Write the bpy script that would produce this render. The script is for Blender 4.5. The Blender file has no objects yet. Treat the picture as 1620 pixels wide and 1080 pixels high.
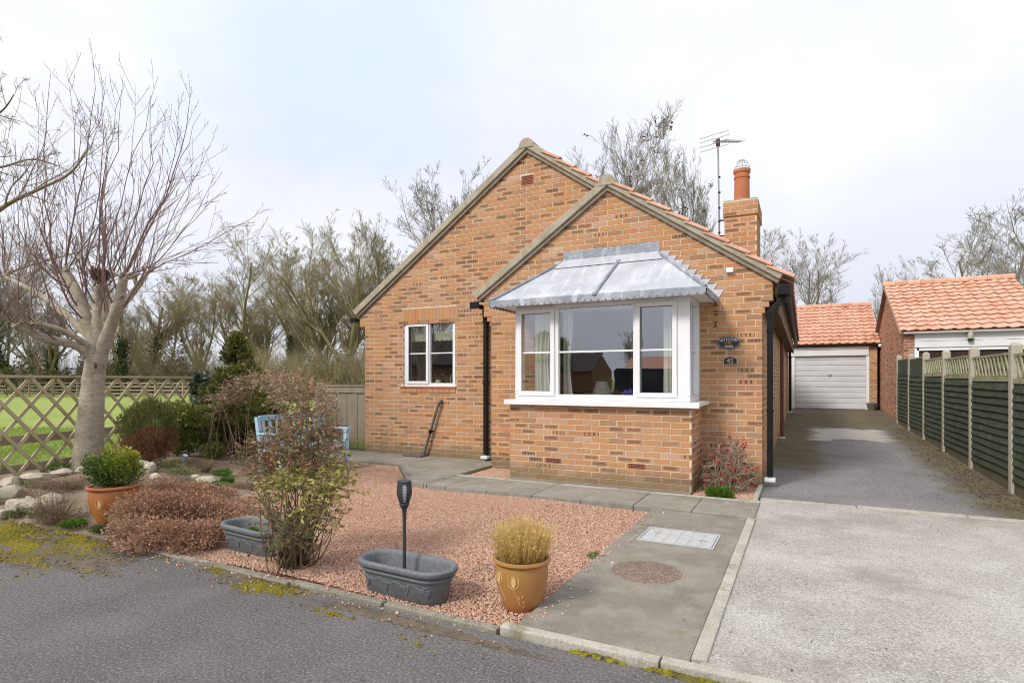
import bpy, bmesh, math, random
import numpy as np
from mathutils import Vector, Matrix
# ------------------------------------------------------------------ camera, sky, sun, exposure
SC = bpy.context.scene
COL = SC.collection
YAW = math.radians(27.0); CY, SY = math.cos(YAW), math.sin(YAW)
FPX, CX0, HY, CAMZ = 904.0, 810.0, 600.0, 1.36
cam_d = bpy.data.cameras.new('camera'); cam = bpy.data.objects.new('camera', cam_d); COL.objects.link(cam)
cam.location = (0, 0, CAMZ); cam.rotation_euler = (math.pi/2, 0, YAW)
cam_d.sensor_width = 36.0; cam_d.lens = FPX/1620*36.0; cam_d.shift_y = 60/1620
cam_d.clip_start = 0.05; cam_d.clip_end = 2000
SC.camera = cam
SUN_EL, SUN_AZ = math.radians(42), math.radians(205)      # azimuth from +Y (north), clockwise: behind the camera and to its left
world = bpy.data.worlds.new('World'); SC.world = world; world.use_nodes = True
wn, wl = world.node_tree.nodes, world.node_tree.links
wn.clear()
def wnode(t, **kw):
    n = wn.new(t)
    for k, v in kw.items(): setattr(n, k, v)
    return n
wout = wnode('ShaderNodeOutputWorld'); wbg = wnode('ShaderNodeBackground')
sky = wnode('ShaderNodeTexSky', sky_type='NISHITA', sun_disc=False, sun_elevation=SUN_EL, sun_rotation=SUN_AZ)
sky.air_density = 1.0; sky.dust_density = 1.5; sky.ozone_density = 1.0
SKY_STR = 0.12
wbg.inputs[1].default_value = SKY_STR
tc = wnode('ShaderNodeTexCoord')
mp = wnode('ShaderNodeMapping'); mp.inputs['Scale'].default_value = (1.0, 1.0, 1.7); mp.inputs['Location'].default_value = (3.1, 0.4, 0.2)
wl.new(tc.outputs['Generated'], mp.inputs[0])
def wnoise(scale, det, rough=.55):
    n = wnode('ShaderNodeTexNoise'); n.inputs['Scale'].default_value = scale; n.inputs['Detail'].default_value = det; n.inputs['Roughness'].default_value = rough
    wl.new(mp.outputs[0], n.inputs['Vector']); return n
n1 = wnoise(1.6, 7); n2 = wnoise(3.4, 8, .6)
def wmath(op, a, b=None, c=None):
    n = wnode('ShaderNodeMath', operation=op)
    for i, v in enumerate((a, b, c)):
        if v is None: continue
        if isinstance(v, (int, float)): n.inputs[i].default_value = v
        else: wl.new(v, n.inputs[i])
    return n.outputs[0]
def wramp(fac, stops):
    r = wnode('ShaderNodeValToRGB'); e = r.color_ramp.elements
    while len(e) < len(stops): e.new(.5)
    for x, (p, c) in zip(e, stops): x.position = p; x.color = (*c, 1)
    wl.new(fac, r.inputs[0]); return r.outputs[0]
def wmix(f, a, b):
    m = wnode('ShaderNodeMix', data_type='RGBA')
    if isinstance(f, (int, float)): m.inputs[0].default_value = f
    else: wl.new(f, m.inputs[0])
    for i, v in ((6, a), (7, b)):
        if isinstance(v, tuple): m.inputs[i].default_value = (*v, 1)
        else: wl.new(v, m.inputs[i])
    return m.outputs[2]
# cloud deck: a pale grey lavender veil with brighter white billows, thinning to a few blue gaps
k = 1.0/SKY_STR
veil = wramp(n1.outputs[0], [(0.36, (.415*k, .430*k, .494*k)), (0.50, (.455*k, .468*k, .515*k)), (0.62, (.51*k, .52*k, .541*k))])
# a gap in the deck where the sky behind shows pale blue
gap = wnode('ShaderNodeVectorMath', operation='DISTANCE')
gd = Vector((-.34*CY - SY, -.34*SY + CY, .60)).normalized()
gs = wnode('ShaderNodeMapping'); gs.inputs['Scale'].default_value = (1, 1, 1.7)
wl.new(tc.outputs['Generated'], gs.inputs[0]); wl.new(gs.outputs[0], gap.inputs[0]); gap.inputs[1].default_value = (gd.x, gd.y, gd.z*1.7)
g1 = wmath('ADD', gap.outputs['Value'], wmath('MULTIPLY', wmath('SUBTRACT', n2.outputs[0], .5), .55))
gm = wnode('ShaderNodeMapRange', interpolation_type='SMOOTHSTEP'); wl.new(g1, gm.inputs[0])
gm.inputs[1].default_value = .36; gm.inputs[2].default_value = .08; gm.inputs[3].default_value = 0; gm.inputs[4].default_value = .55
bluesky = wmix(.85, sky.outputs[0], (.335*k, .41*k, .55*k))
col = wmix(gm.outputs[0], veil, bluesky)
# an overcast deck is brighter towards the zenith: one smooth law over the whole dome
zs = wnode('ShaderNodeSeparateXYZ'); wl.new(tc.outputs['Generated'], zs.inputs[0])
lum = wmath('MULTIPLY_ADD', wmath('MAXIMUM', zs.outputs[2], 0.0), .45, .92)
vm = wnode('ShaderNodeVectorMath', operation='SCALE'); wl.new(col, vm.inputs[0]); wl.new(lum, vm.inputs['Scale'])
wl.new(vm.outputs[0], wbg.inputs[0]); wl.new(wbg.outputs[0], wout.inputs[0])
world.cycles.sampling_method = 'MANUAL'; world.cycles.sample_map_resolution = 512
sun_d = bpy.data.lights.new('sun', 'SUN'); sun_d.energy = 1.5; sun_d.angle = math.radians(14); sun_d.color = (1.0, .95, .88)
sun = bpy.data.objects.new('sun', sun_d); COL.objects.link(sun)
sdir = Vector((math.sin(SUN_AZ)*math.cos(SUN_EL), math.cos(SUN_AZ)*math.cos(SUN_EL), math.sin(SUN_EL)))
sun.rotation_euler = sdir.to_track_quat('Z', 'Y').to_euler(); sun.location = sdir*30
SC.view_settings.view_transform = 'Standard'; SC.view_settings.look = 'None'; SC.view_settings.gamma = 1
SC.view_settings.use_curve_mapping = False
SC.view_settings.exposure = 0.95
SC.render.engine = 'CYCLES'
SC.cycles.pixel_filter_type = 'BLACKMAN_HARRIS'; SC.cycles.filter_width = 1.05
try:
    SC.cycles.max_bounces = 6; SC.cycles.transparent_max_bounces = 12; SC.cycles.diffuse_bounces = 3
except Exception: pass

# ------------------------------------------------------------------ helpers
rnd = random.Random(7)
def at(px, py, z=0.0):                  # the point at height z that the photograph shows at (px, py), for siting things
    d = (CAMZ-z)*FPX/(py-HY); r = (px-CX0)/FPX*d
    return Vector((r*CY-d*SY, r*SY+d*CY, z))
def atd(px, py, d):                     # the point at distance d along the view axis
    r = (px-CX0)/FPX*d
    return Vector((r*CY-d*SY, r*SY+d*CY, CAMZ+(HY-py)/FPX*d))
def atY(px, py, Y):
    u = (px-CX0)/FPX; d = Y/(u*SY+CY)
    return atd(px, py, d)

WORLD = set()                           # things whose parts are written in world coordinates
def thing(name, label, cat, loc=(0, 0, 0), rotz=0.0, group=None, world=False):
    o = bpy.data.objects.new(name, None); COL.objects.link(o); o.empty_display_size = .1
    o.location = loc; o.rotation_euler = (0, 0, rotz); o['label'] = label; o['category'] = cat
    if group: o['group'] = group
    if world: WORLD.add(o.name)
    return o
def tag(o, label, cat, group=None):
    o['label'] = label; o['category'] = cat
    if group: o['group'] = group
    return o
def put(name, mesh, parent=None, mat=None, loc=None, kind=None):
    o = bpy.data.objects.new(name, mesh); COL.objects.link(o)
    if mat is not None and len(mesh.materials) == 0: mesh.materials.append(mat)
    o.color = (0, 0, 0, 1)
    if parent is not None:
        o.parent = parent
        if parent.name in WORLD: o.matrix_parent_inverse = parent.matrix_basis.inverted()
    if loc is not None: o.location = loc
    if kind: o['kind'] = kind
    return o
def copy_tree(o, parent=None):
    c = o.copy(); COL.objects.link(c)
    if parent is not None: c.parent = parent
    for ch in list(o.children): copy_tree(ch, c)
    return c

class MB:
    """collects faces for one mesh object"""
    def __init__(s): s.V = []; s.F = []; s.U = {}; s.A = {}
    def face(s, pts):
        b = len(s.V); s.V += [tuple(p) for p in pts]; s.F.append(tuple(range(b, b+len(pts)))); return s
    def add(s, V, F):
        b = len(s.V); s.V += [tuple(v) for v in V]; s.F += [tuple(b+i for i in f) for f in F]; return s
    def box(s, x0, y0, z0, x1, y1, z1):
        V = [(x0,y0,z0),(x1,y0,z0),(x1,y1,z0),(x0,y1,z0),(x0,y0,z1),(x1,y0,z1),(x1,y1,z1),(x0,y1,z1)]
        return s.add(V, [(0,3,2,1),(4,5,6,7),(0,1,5,4),(1,2,6,5),(2,3,7,6),(3,0,4,7)])
    def bar(s, a, b, w, h, up=(0, 0, 1)):
        """rectangular bar from a to b, w across, h along up"""
        a, b = Vector(a), Vector(b); d = (b-a).normalized(); u = Vector(up)
        sd = d.cross(u).normalized(); u = sd.cross(d).normalized()
        V = [p+sd*sx*w/2+u*sz*h/2 for p in (a, b) for sx, sz in ((-1,-1),(1,-1),(1,1),(-1,1))]
        return s.add(V, [(0,1,2,3),(7,6,5,4),(0,4,5,1),(1,5,6,2),(2,6,7,3),(3,7,4,0)])
    def prism(s, poly, off):
        """poly: list of 3-d points (planar), extruded by vector off"""
        n = len(poly); off = Vector(off); P = [Vector(p) for p in poly]
        V = P+[p+off for p in P]
        F = [tuple(range(n-1, -1, -1)), tuple(range(n, 2*n))]+[(i, (i+1) % n, n+(i+1) % n, n+i) for i in range(n)]
        return s.add(V, F)
    def tube(s, pts, rad, sides=8, cap=True):
        pts = [Vector(p) for p in pts]; n = len(pts)
        if not hasattr(rad, '__len__'): rad = [rad]*n
        b = len(s.V); nrm = None
        for i, p in enumerate(pts):
            t = (pts[min(i+1, n-1)]-pts[max(i-1, 0)]).normalized()
            if nrm is None:
                nrm = t.cross(Vector((0, 0, 1)) if abs(t.z) < .9 else Vector((1, 0, 0))).normalized()
            else: nrm = (nrm-t*nrm.dot(t)).normalized()
            bn = t.cross(nrm)
            for j in range(sides):
                a = 2*math.pi*j/sides
                s.V.append(tuple(p+(nrm*math.cos(a)+bn*math.sin(a))*rad[i]))
        for i in range(n-1):
            for j in range(sides):
                s.F.append((b+i*sides+j, b+i*sides+(j+1) % sides, b+(i+1)*sides+(j+1) % sides, b+(i+1)*sides+j))
        if cap:
            s.F.append(tuple(b+j for j in range(sides-1, -1, -1))); s.F.append(tuple(b+(n-1)*sides+j for j in range(sides)))
        return s
    def lathe(s, prof, seg=32, c=(0, 0, 0), a0=0.0):
        """prof: (r, z) from outside bottom round to inside; closed revolve"""
        b = len(s.V); n = len(prof)
        for r, z in prof:
            for j in range(seg):
                a = a0+2*math.pi*j/seg; s.V.append((c[0]+r*math.cos(a), c[1]+r*math.sin(a), c[2]+z))
        for i in range(n-1):
            for j in range(seg):
                s.F.append((b+i*seg+j, b+i*seg+(j+1) % seg, b+(i+1)*seg+(j+1) % seg, b+(i+1)*seg+j))
        if prof[0][0] > 1e-5: s.F.append(tuple(b+j for j in range(seg-1, -1, -1)))
        if prof[-1][0] > 1e-5: s.F.append(tuple(b+(n-1)*seg+j for j in range(seg)))
        return s
    def ball(s, c, r, seg=8, rings=5, sq=(1, 1, 1)):
        c = Vector(c); b = len(s.V)
        s.V.append((c.x, c.y, c.z+r*sq[2]))
        for i in range(1, rings):
            ph = math.pi*i/rings
            for j in range(seg):
                a = 2*math.pi*j/seg
                s.V.append((c.x+r*sq[0]*math.sin(ph)*math.cos(a), c.y+r*sq[1]*math.sin(ph)*math.sin(a), c.z+r*sq[2]*math.cos(ph)))
        s.V.append((c.x, c.y, c.z-r*sq[2])); e = len(s.V)-1
        for j in range(seg): s.F.append((b, b+1+j, b+1+(j+1) % seg))
        for i in range(rings-2):
            for j in range(seg):
                p = b+1+i*seg
                s.F.append((p+j, p+seg+j, p+seg+(j+1) % seg, p+(j+1) % seg))
        p = b+1+(rings-2)*seg
        for j in range(seg): s.F.append((p+j, e, p+(j+1) % seg))
        return s
    def mesh(s, name, mat=None, smooth=False):
        me = bpy.data.meshes.new(name); me.from_pydata(s.V, [], s.F)
        if mat is not None: me.materials.append(mat)
        if smooth:
            me.polygons.foreach_set('use_smooth', [True]*len(me.polygons))
        me.update(); return me
    def build(s, name, mat, parent=None, smooth=False, bevel=0.0, kind=None, fix=True):
        me = s.mesh(name, mat, smooth)
        if fix:
            bm = bmesh.new(); bm.from_mesh(me)
            if bevel:
                bmesh.ops.remove_doubles(bm, verts=bm.verts, dist=1e-5)
            bmesh.ops.recalc_face_normals(bm, faces=bm.faces)
            if bevel:
                bmesh.ops.bevel(bm, geom=[e for e in bm.edges if len(e.link_faces) == 2 and e.calc_face_angle(0) > .5], offset=bevel, segments=2, affect='EDGES', profile=.6)
            bm.to_mesh(me); bm.free()
        if smooth and not bevel:
            me.set_sharp_from_angle(angle=math.radians(42))
        return put(name, me, parent, kind=kind)

def np_mesh(name, V, F, mat, attr=None, smooth=False):
    """V (n,3), F (m,k) uniform polygons, attr (n,3) point vector stored as 'brnd'"""
    V = np.ascontiguousarray(V, np.float32); F = np.ascontiguousarray(F, np.int32); m, k = F.shape
    me = bpy.data.meshes.new(name)
    me.vertices.add(len(V)); me.vertices.foreach_set('co', V.ravel())
    me.loops.add(m*k); me.loops.foreach_set('vertex_index', F.ravel())
    me.polygons.add(m); me.polygons.foreach_set('loop_start', np.arange(0, m*k, k, dtype=np.int32))
    if smooth: me.polygons.foreach_set('use_smooth', np.ones(m, bool))
    if attr is not None:
        a = me.attributes.new('brnd', 'FLOAT_VECTOR', 'POINT'); a.data.foreach_set('vector', np.ascontiguousarray(attr, np.float32).ravel())
    me.update(calc_edges=True)
    if mat is not None: me.materials.append(mat)
    return me
# ------------------------------------------------------------------ materials
class NT:
    def __init__(s, name):
        s.m = bpy.data.materials.new(name); s.m.use_nodes = True; s.t = s.m.node_tree; s.t.nodes.clear()
        s.out = s.n('ShaderNodeOutputMaterial'); s.b = s.n('ShaderNodeBsdfPrincipled'); s.l(s.b.outputs[0], s.out.inputs[0])
        s.pos = s.n('ShaderNodeNewGeometry').outputs['Position']; s.obj = s.n('ShaderNodeTexCoord').outputs['Object']
    def n(s, t, **kw):
        x = s.t.nodes.new(t)
        for k, v in kw.items(): setattr(x, k, v)
        return x
    def l(s, a, b): s.t.links.new(a, b)
    def setin(s, sock, v):
        if isinstance(v, (int, float)): sock.default_value = v
        elif isinstance(v, tuple): sock.default_value = (*v, 1) if len(sock.default_value) == 4 and len(v) == 3 else v
        else: s.l(v, sock)
    def noise(s, scale, det=4, rough=.55, vec=None, dist=0.0, sc3=None):
        x = s.n('ShaderNodeTexNoise'); x.inputs['Scale'].default_value = scale; x.inputs['Detail'].default_value = det
        x.inputs['Roughness'].default_value = rough; x.inputs['Distortion'].default_value = dist
        v = vec if vec is not None else s.pos
        if sc3:
            mpn = s.n('ShaderNodeMapping'); mpn.inputs['Scale'].default_value = sc3; s.l(v, mpn.inputs[0]); v = mpn.outputs[0]
        s.l(v, x.inputs['Vector']); return x.outputs['Fac']
    def vor(s, scale, vec=None, feature='F1', out='Distance', rand=1.0):
        x = s.n('ShaderNodeTexVoronoi', feature=feature); x.inputs['Scale'].default_value = scale; x.inputs['Randomness'].default_value = rand
        s.l(vec if vec is not None else s.pos, x.inputs['Vector']); return x.outputs[out]
    def math(s, op, a, b=0.0, c=0.0, clamp=False):
        x = s.n('ShaderNodeMath', operation=op); x.use_clamp = clamp
        for i, v in enumerate((a, b, c)): s.setin(x.inputs[i], v)
        return x.outputs[0]
    def ramp(s, f, stops, interp='LINEAR'):
        r = s.n('ShaderNodeValToRGB'); e = r.color_ramp.elements; r.color_ramp.interpolation = interp
        while len(e) < len(stops): e.new(.5)
        for x, (p, c) in zip(e, stops):
            x.position = p; x.color = (*c, 1) if isinstance(c, tuple) else (c, c, c, 1)
        s.l(f, r.inputs[0]); return r.outputs[0]
    def step(s, f, lo, hi, a=0.0, b=1.0):
        x = s.n('ShaderNodeMapRange', interpolation_type='SMOOTHSTEP'); s.setin(x.inputs[0], f)
        x.inputs[1].default_value = lo; x.inputs[2].default_value = hi; x.inputs[3].default_value = a; x.inputs[4].default_value = b
        return x.outputs[0]
    def mix(s, f, a, b, mode='MIX'):
        x = s.n('ShaderNodeMix', data_type='RGBA', blend_type=mode); s.setin(x.inputs[0], f); s.setin(x.inputs[6], a); s.setin(x.inputs[7], b)
        return x.outputs[2]
    def sep(s, v):
        x = s.n('ShaderNodeSeparateXYZ'); s.l(v, x.inputs[0]); return x.outputs
    def bump(s, h, strength=.3, dist=.01, prev=None):
        x = s.n('ShaderNodeBump'); x.inputs['Strength'].default_value = strength; x.inputs['Distance'].default_value = dist
        s.l(h, x.inputs['Height'])
        if prev is not None: s.l(prev, x.inputs['Normal'])
        return x.outputs[0]
    def done(s, col=None, rough=.85, normal=None, spec=.3, metal=0.0, **kw):
        if col is not None: s.setin(s.b.inputs['Base Color'], col)
        s.setin(s.b.inputs['Roughness'], rough); s.b.inputs['Specular IOR Level'].default_value = spec; s.b.inputs['Metallic'].default_value = metal
        if normal is not None: s.l(normal, s.b.inputs['Normal'])
        for k, v in kw.items(): s.setin(s.b.inputs[k], v)
        return s.m
    def tone(s):                        # per-piece random tone: the mesh's 'brnd' vector plus the object's colour
        a = s.n('ShaderNodeAttribute', attribute_name='brnd'); o = s.n('ShaderNodeObjectInfo')
        v = s.n('ShaderNodeVectorMath', operation='ADD'); s.l(a.outputs['Vector'], v.inputs[0]); s.l(o.outputs['Color'], v.inputs[1])
        return s.sep(v.outputs[0])

def simple(name, c1, c2=None, scale=8.0, rough=.8, bump=0.0, bscale=60.0, spec=.3, metal=0.0, objc=True, det=5, sc3=None):
    t = NT(name); v = t.obj if objc else t.pos
    c2 = c2 or tuple(x*.75 for x in c1)
    f = t.noise(scale, det, .6, v, sc3=sc3)
    c = t.mix(t.step(f, .35, .65), c1, c2)
    nb = t.bump(t.noise(bscale, 4, .6, v), bump, .004) if bump else None
    return t.done(c, rough, nb, spec, metal)

# --- brick
def brick_mat(name, stops, wear=True):
    t = NT(name); r, g, b = t.tone()
    base = t.ramp(r, stops)
    uv = t.n('ShaderNodeUVMap', uv_map='UVMap').outputs[0]; u, v, _ = t.sep(uv)
    nz = t.noise(38, 4, .6); nf = t.noise(170, 3, .6)
    base = t.mix(t.step(nz, .3, .75, 0, .45), base, t.mix(.5, base, (.55, .36, .22)))
    base = t.mix(.10, base, (.53, .30, .17)); drift = t.noise(.85, 5, .6); base = t.mix(t.step(drift, .38, .62, .0, .24), base, (.52, .35, .22)) if wear else base
    # kiss marks: a dark smoked patch along the middle of some faces
    ed = t.math('MULTIPLY', t.math('MULTIPLY', t.step(u, .06, .14), t.step(u, .94, .86)), t.math('MULTIPLY', t.step(v, .12, .3), t.step(v, .9, .7)))
    kiss = t.math('MULTIPLY', ed, t.math('MULTIPLY', t.step(g, .76, .80), t.step(nz, .30, .55, .3, .75)))
    base = t.mix(kiss, base, (.12, .08, .05))
    # drag marks: short dark bars on a few faces
    bars = t.step(t.math('SINE', t.math('MULTIPLY_ADD', u, t.math('MULTIPLY_ADD', g, 14.0, 18.0), t.math('MULTIPLY', r, 9.0))), .1, .45)
    bars = t.math('MULTIPLY', t.math('MULTIPLY', bars, t.step(b, .955, .97)), t.math('MULTIPLY', t.step(v, .08, .2), t.step(v, .92, .82)))
    base = t.mix(t.math('MULTIPLY', bars, t.step(nz, .3, .6, .35, .85)), base, (.05, .04, .035))
    base = t.mix(t.step(nf, .2, .8, .0, .35), base, t.mix(.6, base, (.12, .06, .03)))
    if wear:                            # rising damp and algae on the lowest courses
        z = t.sep(t.pos)[2]
        d = t.math('MULTIPLY', t.step(t.math('ADD', z, t.math('MULTIPLY', t.math('SUBTRACT', t.noise(3.0, 3), .5), .25)), .30, .07), .80)
        base = t.mix(d, base, (.20, .15, .085))
    nb = t.bump(t.math('ADD', t.noise(120, 5, .65), t.math('MULTIPLY', nz, 1.2)), .45, .003)
    return t.done(base, .9, nb, .2)
BRICK = brick_mat('clay_brick', [(0, (.52, .235, .092)), (.18, (.55, .27, .105)), (.30, (.49, .20, .088)), (.42, (.55, .285, .135)), (.54, (.48, .225, .11)), (.64, (.56, .35, .225)), (.72, (.46, .20, .095)), (.82, (.37, .195, .10)), (.90, (.32, .175, .095)), (.96, (.55, .265, .08)), (1, (.60, .41, .29))])
BRICK2 = brick_mat('red_brick', [(0, (.42, .16, .085)), (.3, (.47, .21, .13)), (.55, (.38, .13, .07)), (.75, (.50, .27, .19)), (.88, (.20, .09, .065)), (1, (.15, .085, .07))], False)
def mortar_mat():
    t = NT('mortar'); n = t.noise(14, 5, .6)
    c = t.mix(t.step(n, .3, .7), (.68, .59, .455), (.58, .50, .38))
    z = t.sep(t.pos)[2]
    c = t.mix(t.step(t.math('ADD', z, t.math('MULTIPLY', t.math('SUBTRACT', t.noise(3.0, 3), .5), .25)), .24, .05, 0, .6), c, (.16, .13, .07))
    return t.done(c, .95, t.bump(t.noise(200, 3), .4, .003), .1)
MORTAR = mortar_mat()
def tile_mat(name, c1, c2, c3):
    t = NT(name); r, g, b = t.tone()
    base = t.ramp(r, [(0, c1), (.5, c2), (1, c3)])
    n = t.noise(9, 5, .6); base = t.mix(t.step(n, .45, .75, 0, .55), base, (.36, .17, .10))
    n3 = t.noise(45, 4, .6); base = t.mix(t.step(n3, .60, .72, 0, .55), base, (.20, .15, .11))
    return t.done(base, .85, t.bump(n3, .3, .003), .25)
TILE = tile_mat('clay_pantile', (.62, .325, .215), (.68, .40, .29), (.56, .27, .17))
TILE2 = tile_mat('weathered_pantile', (.57, .29, .19), (.62, .36, .255), (.48, .215, .135))
def verge_mat():
    t = NT('lichened_verge'); n = t.noise(7, 6, .65); f = t.noise(70, 4, .65)
    c = t.mix(t.step(n, .35, .65), (.44, .39, .30), (.33, .285, .205))
    c = t.mix(t.step(f, .56, .64, 0, .7), c, (.52, .50, .42)); c = t.mix(t.step(t.noise(48, 4, .6), .62, .68, 0, .6), c, (.42, .36, .12))
    return t.done(c, .95, t.bump(f, .6, .006), .15)
VERGE = verge_mat()
UNDERCLOAK = simple('undercloak_board', (.30, .25, .19), (.22, .18, .13), 6, .9, .2)
BLACKPL = simple('black_plastic', (.007, .007, .008), (.010, .010, .010), 5, .5, 0, spec=.22)
WHITEPVC = simple('white_pvc', (.82, .82, .82), (.78, .78, .78), 3, .3, 0, spec=.5)
WHITEWOOD = simple('white_painted_board', (.76, .76, .76), (.71, .71, .70), 3, .5, 0)
def lead_mat(name, c1, c2):
    t = NT(name); n = t.noise(2.6, 6, .65, t.obj, 0.6); f = t.noise(34, 4, .65, t.obj)
    streak = t.noise(9, 5, .6, t.obj, sc3=(1.0, .22, .22))
    c = t.mix(t.step(n, .35, .68), c1, c2); c = t.mix(t.step(streak, .5, .72, 0, .55), c, (.72, .74, .77))
    c = t.mix(t.step(f, .60, .68, 0, .65), c, (.36, .35, .33)); d = t.noise(75, 3, .6, t.obj); c = t.mix(t.step(d, .62, .70, 0, .6), c, (.30, .30, .30)); dent = t.noise(11, 3, .5, t.obj, 1.0)
    return t.done(c, t.step(n, .3, .7, .42, .62), t.bump(t.math('ADD', dent, t.math('MULTIPLY', f, .3)), .45, .02), .5, .12)
LEAD = lead_mat('weathered_lead', (.42, .445, .485), (.52, .54, .575))
LEADDK = lead_mat('grey_lead', (.22, .24, .28), (.33, .35, .38))
def concrete_mat(name, cols, speck, patch=1.0, sp=130, bumpk=.5, rough=.93, moss=0.0):
    t = NT(name); a = t.noise(.55*patch, 6, .6); b = t.noise(2.4*patch, 6, .62); g = t.noise(sp, 3, .7); g2 = t.noise(sp*.32, 4, .65)
    c = t.mix(t.step(a, .34, .66), cols[0], cols[1]); c = t.mix(t.step(b, .42, .72, 0, .75), c, cols[2])
    c = t.mix(t.step(g, .52, .66, 0, .75), c, speck[0]); c = t.mix(t.step(g, .46, .34, 0, .7), c, speck[1])
    c = t.mix(t.step(g2, .60, .70, 0, .5), c, speck[1])
    if moss:
        c = t.mix(t.math('MULTIPLY', t.step(t.noise(3.1, 6, .7), .56, .66), moss), c, (.17, .15, .06))
    return t.done(c, rough, t.bump(t.math('ADD', g, g2), bumpk, .004), .2)
ASPHALT = concrete_mat('road_asphalt', [(.128, .119, .114), (.100, .093, .090), (.152, .140, .130)], [(.27, .255, .245), (.042, .039, .038)], 1.0, 70, .9)
def stained_concrete():
    m = concrete_mat('driveway_concrete', [(.42, .395, .355), (.29, .27, .235), (.47, .445, .405)], [(.62, .595, .55), (.11, .095, .08)], .8, 95, .9)
    t = m.node_tree; b = [n for n in t.nodes if n.type == 'BSDF_PRINCIPLED'][0]; src = b.inputs['Base Color'].links[0].from_socket
    g = t.nodes.new('ShaderNodeNewGeometry'); n = t.nodes.new('ShaderNodeTexNoise'); n.inputs['Scale'].default_value = .62; n.inputs['Detail'].default_value = 8; n.inputs['Roughness'].default_value = .68
    t.links.new(g.outputs['Position'], n.inputs['Vector']); r = t.nodes.new('ShaderNodeMapRange'); r.interpolation_type = 'SMOOTHSTEP'; t.links.new(n.outputs['Fac'], r.inputs[0]); r.inputs[1].default_value = .47; r.inputs[2].default_value = .66; r.inputs[4].default_value = .62
    x = t.nodes.new('ShaderNodeMix'); x.data_type = 'RGBA'; t.links.new(r.outputs[0], x.inputs[0]); t.links.new(src, x.inputs[6]); x.inputs[7].default_value = (.205, .18, .145, 1); t.links.new(x.outputs[2], b.inputs['Base Color'])
    return m
DRIVECON = stained_concrete()
OLDCON = concrete_mat('plain_concrete', [(.40, .375, .335), (.25, .23, .20), (.46, .435, .395)], [(.60, .575, .53), (.115, .10, .085)], .9, 95, .9)
PATHCON = concrete_mat('path_concrete', [(.235, .215, .175), (.155, .142, .118), (.315, .285, .235)], [(.42, .39, .33), (.10, .09, .075)], 2.0, 150, .35, .9, .35)
SLABCON = concrete_mat('paving_slab', [(.275, .255, .215), (.19, .175, .145), (.34, .31, .255)], [(.46, .43, .37), (.12, .11, .09)], 2.6, 150, .3, .9, .4)
KERBOLD = concrete_mat('weathered_kerb', [(.27, .245, .195), (.20, .18, .14), (.31, .28, .22)], [(.42, .40, .33), (.10, .09, .065)], 4, 90, .6, .95, .8)
EDGECON = concrete_mat('edging_concrete', [(.42, .40, .34), (.33, .31, .25), (.49, .46, .39)], [(.56, .54, .48), (.20, .18, .14)], 3.5, 110, .5, .93, .55)
def drive_mat():
    t = NT('drive_asphalt'); a = t.noise(.8, 6, .62); g = t.noise(110, 3, .7); g2 = t.noise(34, 4, .65)
    c = t.mix(t.step(a, .35, .65), (.165, .155, .155), (.235, .22, .215)); g3 = t.noise(24, 5, .75); c = t.mix(t.step(g3, .52, .66, 0, .6), c, (.33, .32, .31)); c = t.mix(t.step(g3, .46, .36, 0, .6), c, (.10, .093, .09)); c = t.mix(t.step(g, .52, .66, 0, .7), c, (.36, .35, .34)); c = t.mix(t.step(g, .46, .34, 0, .65), c, (.09, .085, .08))
    x, y, z = t.sep(t.pos); wob = t.math('MULTIPLY', t.math('SUBTRACT', t.noise(1.3, 7, .7), .5), 3.6)
    # moss and leaf dirt: along the fence, along the house wall and across the far end
    e1 = t.step(t.math('ADD', x, t.math('ADD', t.math('MULTIPLY', wob, .32), 0.0)), 1.42, 1.90)
    e2 = t.math('MULTIPLY', t.step(t.math('ADD', x, t.math('MULTIPLY', wob, .35)), .70, .05), t.step(t.math('ADD', y, wob), 8.8, 10.0))
    e3 = t.step(t.math('ADD', y, t.math('MULTIPLY', wob, 1.6)), 14.8, 16.6)
    m = t.math('MAXIMUM', t.math('MAXIMUM', e1, e2), e3)
    m = t.math('MULTIPLY', m, t.step(g2, .30, .58, .35, 1.0))
    mc = t.mix(t.step(t.noise(2.2, 5, .6), .42, .62), (.095, .065, .036), (.115, .108, .028))
    c = t.mix(t.math('MULTIPLY', m, .93), c, mc)
    # the worn pale concrete patch in front of the garage
    px = t.math('MULTIPLY', t.step(t.math('ADD', x, t.math('MULTIPLY', wob, .3)), .02, .35), t.step(t.math('ADD', x, t.math('MULTIPLY', wob, .3)), 1.75, 1.35))
    py = t.math('MULTIPLY', t.step(t.math('ADD', y, wob), 13.2, 13.6), t.step(t.math('ADD', y, wob), 16.0, 15.5))
    c = t.mix(t.math('MULTIPLY', t.math('MULTIPLY', t.math('MULTIPLY', px, py), .9), t.step(g2, .3, .55, .45, 1)), c, (.50, .465, .40))
    return t.done(c, .94, t.bump(t.math('ADD', g, g2), .7, .004), .2)
DRIVEASP = drive_mat()
def grass_ground():
    t = NT('grass_ground'); a = t.noise(.35, 6, .6); b = t.noise(7, 5, .65); f = t.noise(60, 3, .6)
    c = t.mix(t.step(a, .35, .65), (.27, .35, .085), (.34, .395, .12)); c = t.mix(t.step(b, .45, .7, 0, .6), c, (.29, .32, .10)); c = t.mix(t.step(f, .5, .3, 0, .4), c, (.08, .14, .02))
    return t.done(c, .95, t.bump(t.math('ADD', b, f), .8, .03), .1)
GRASSG = grass_ground()
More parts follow.
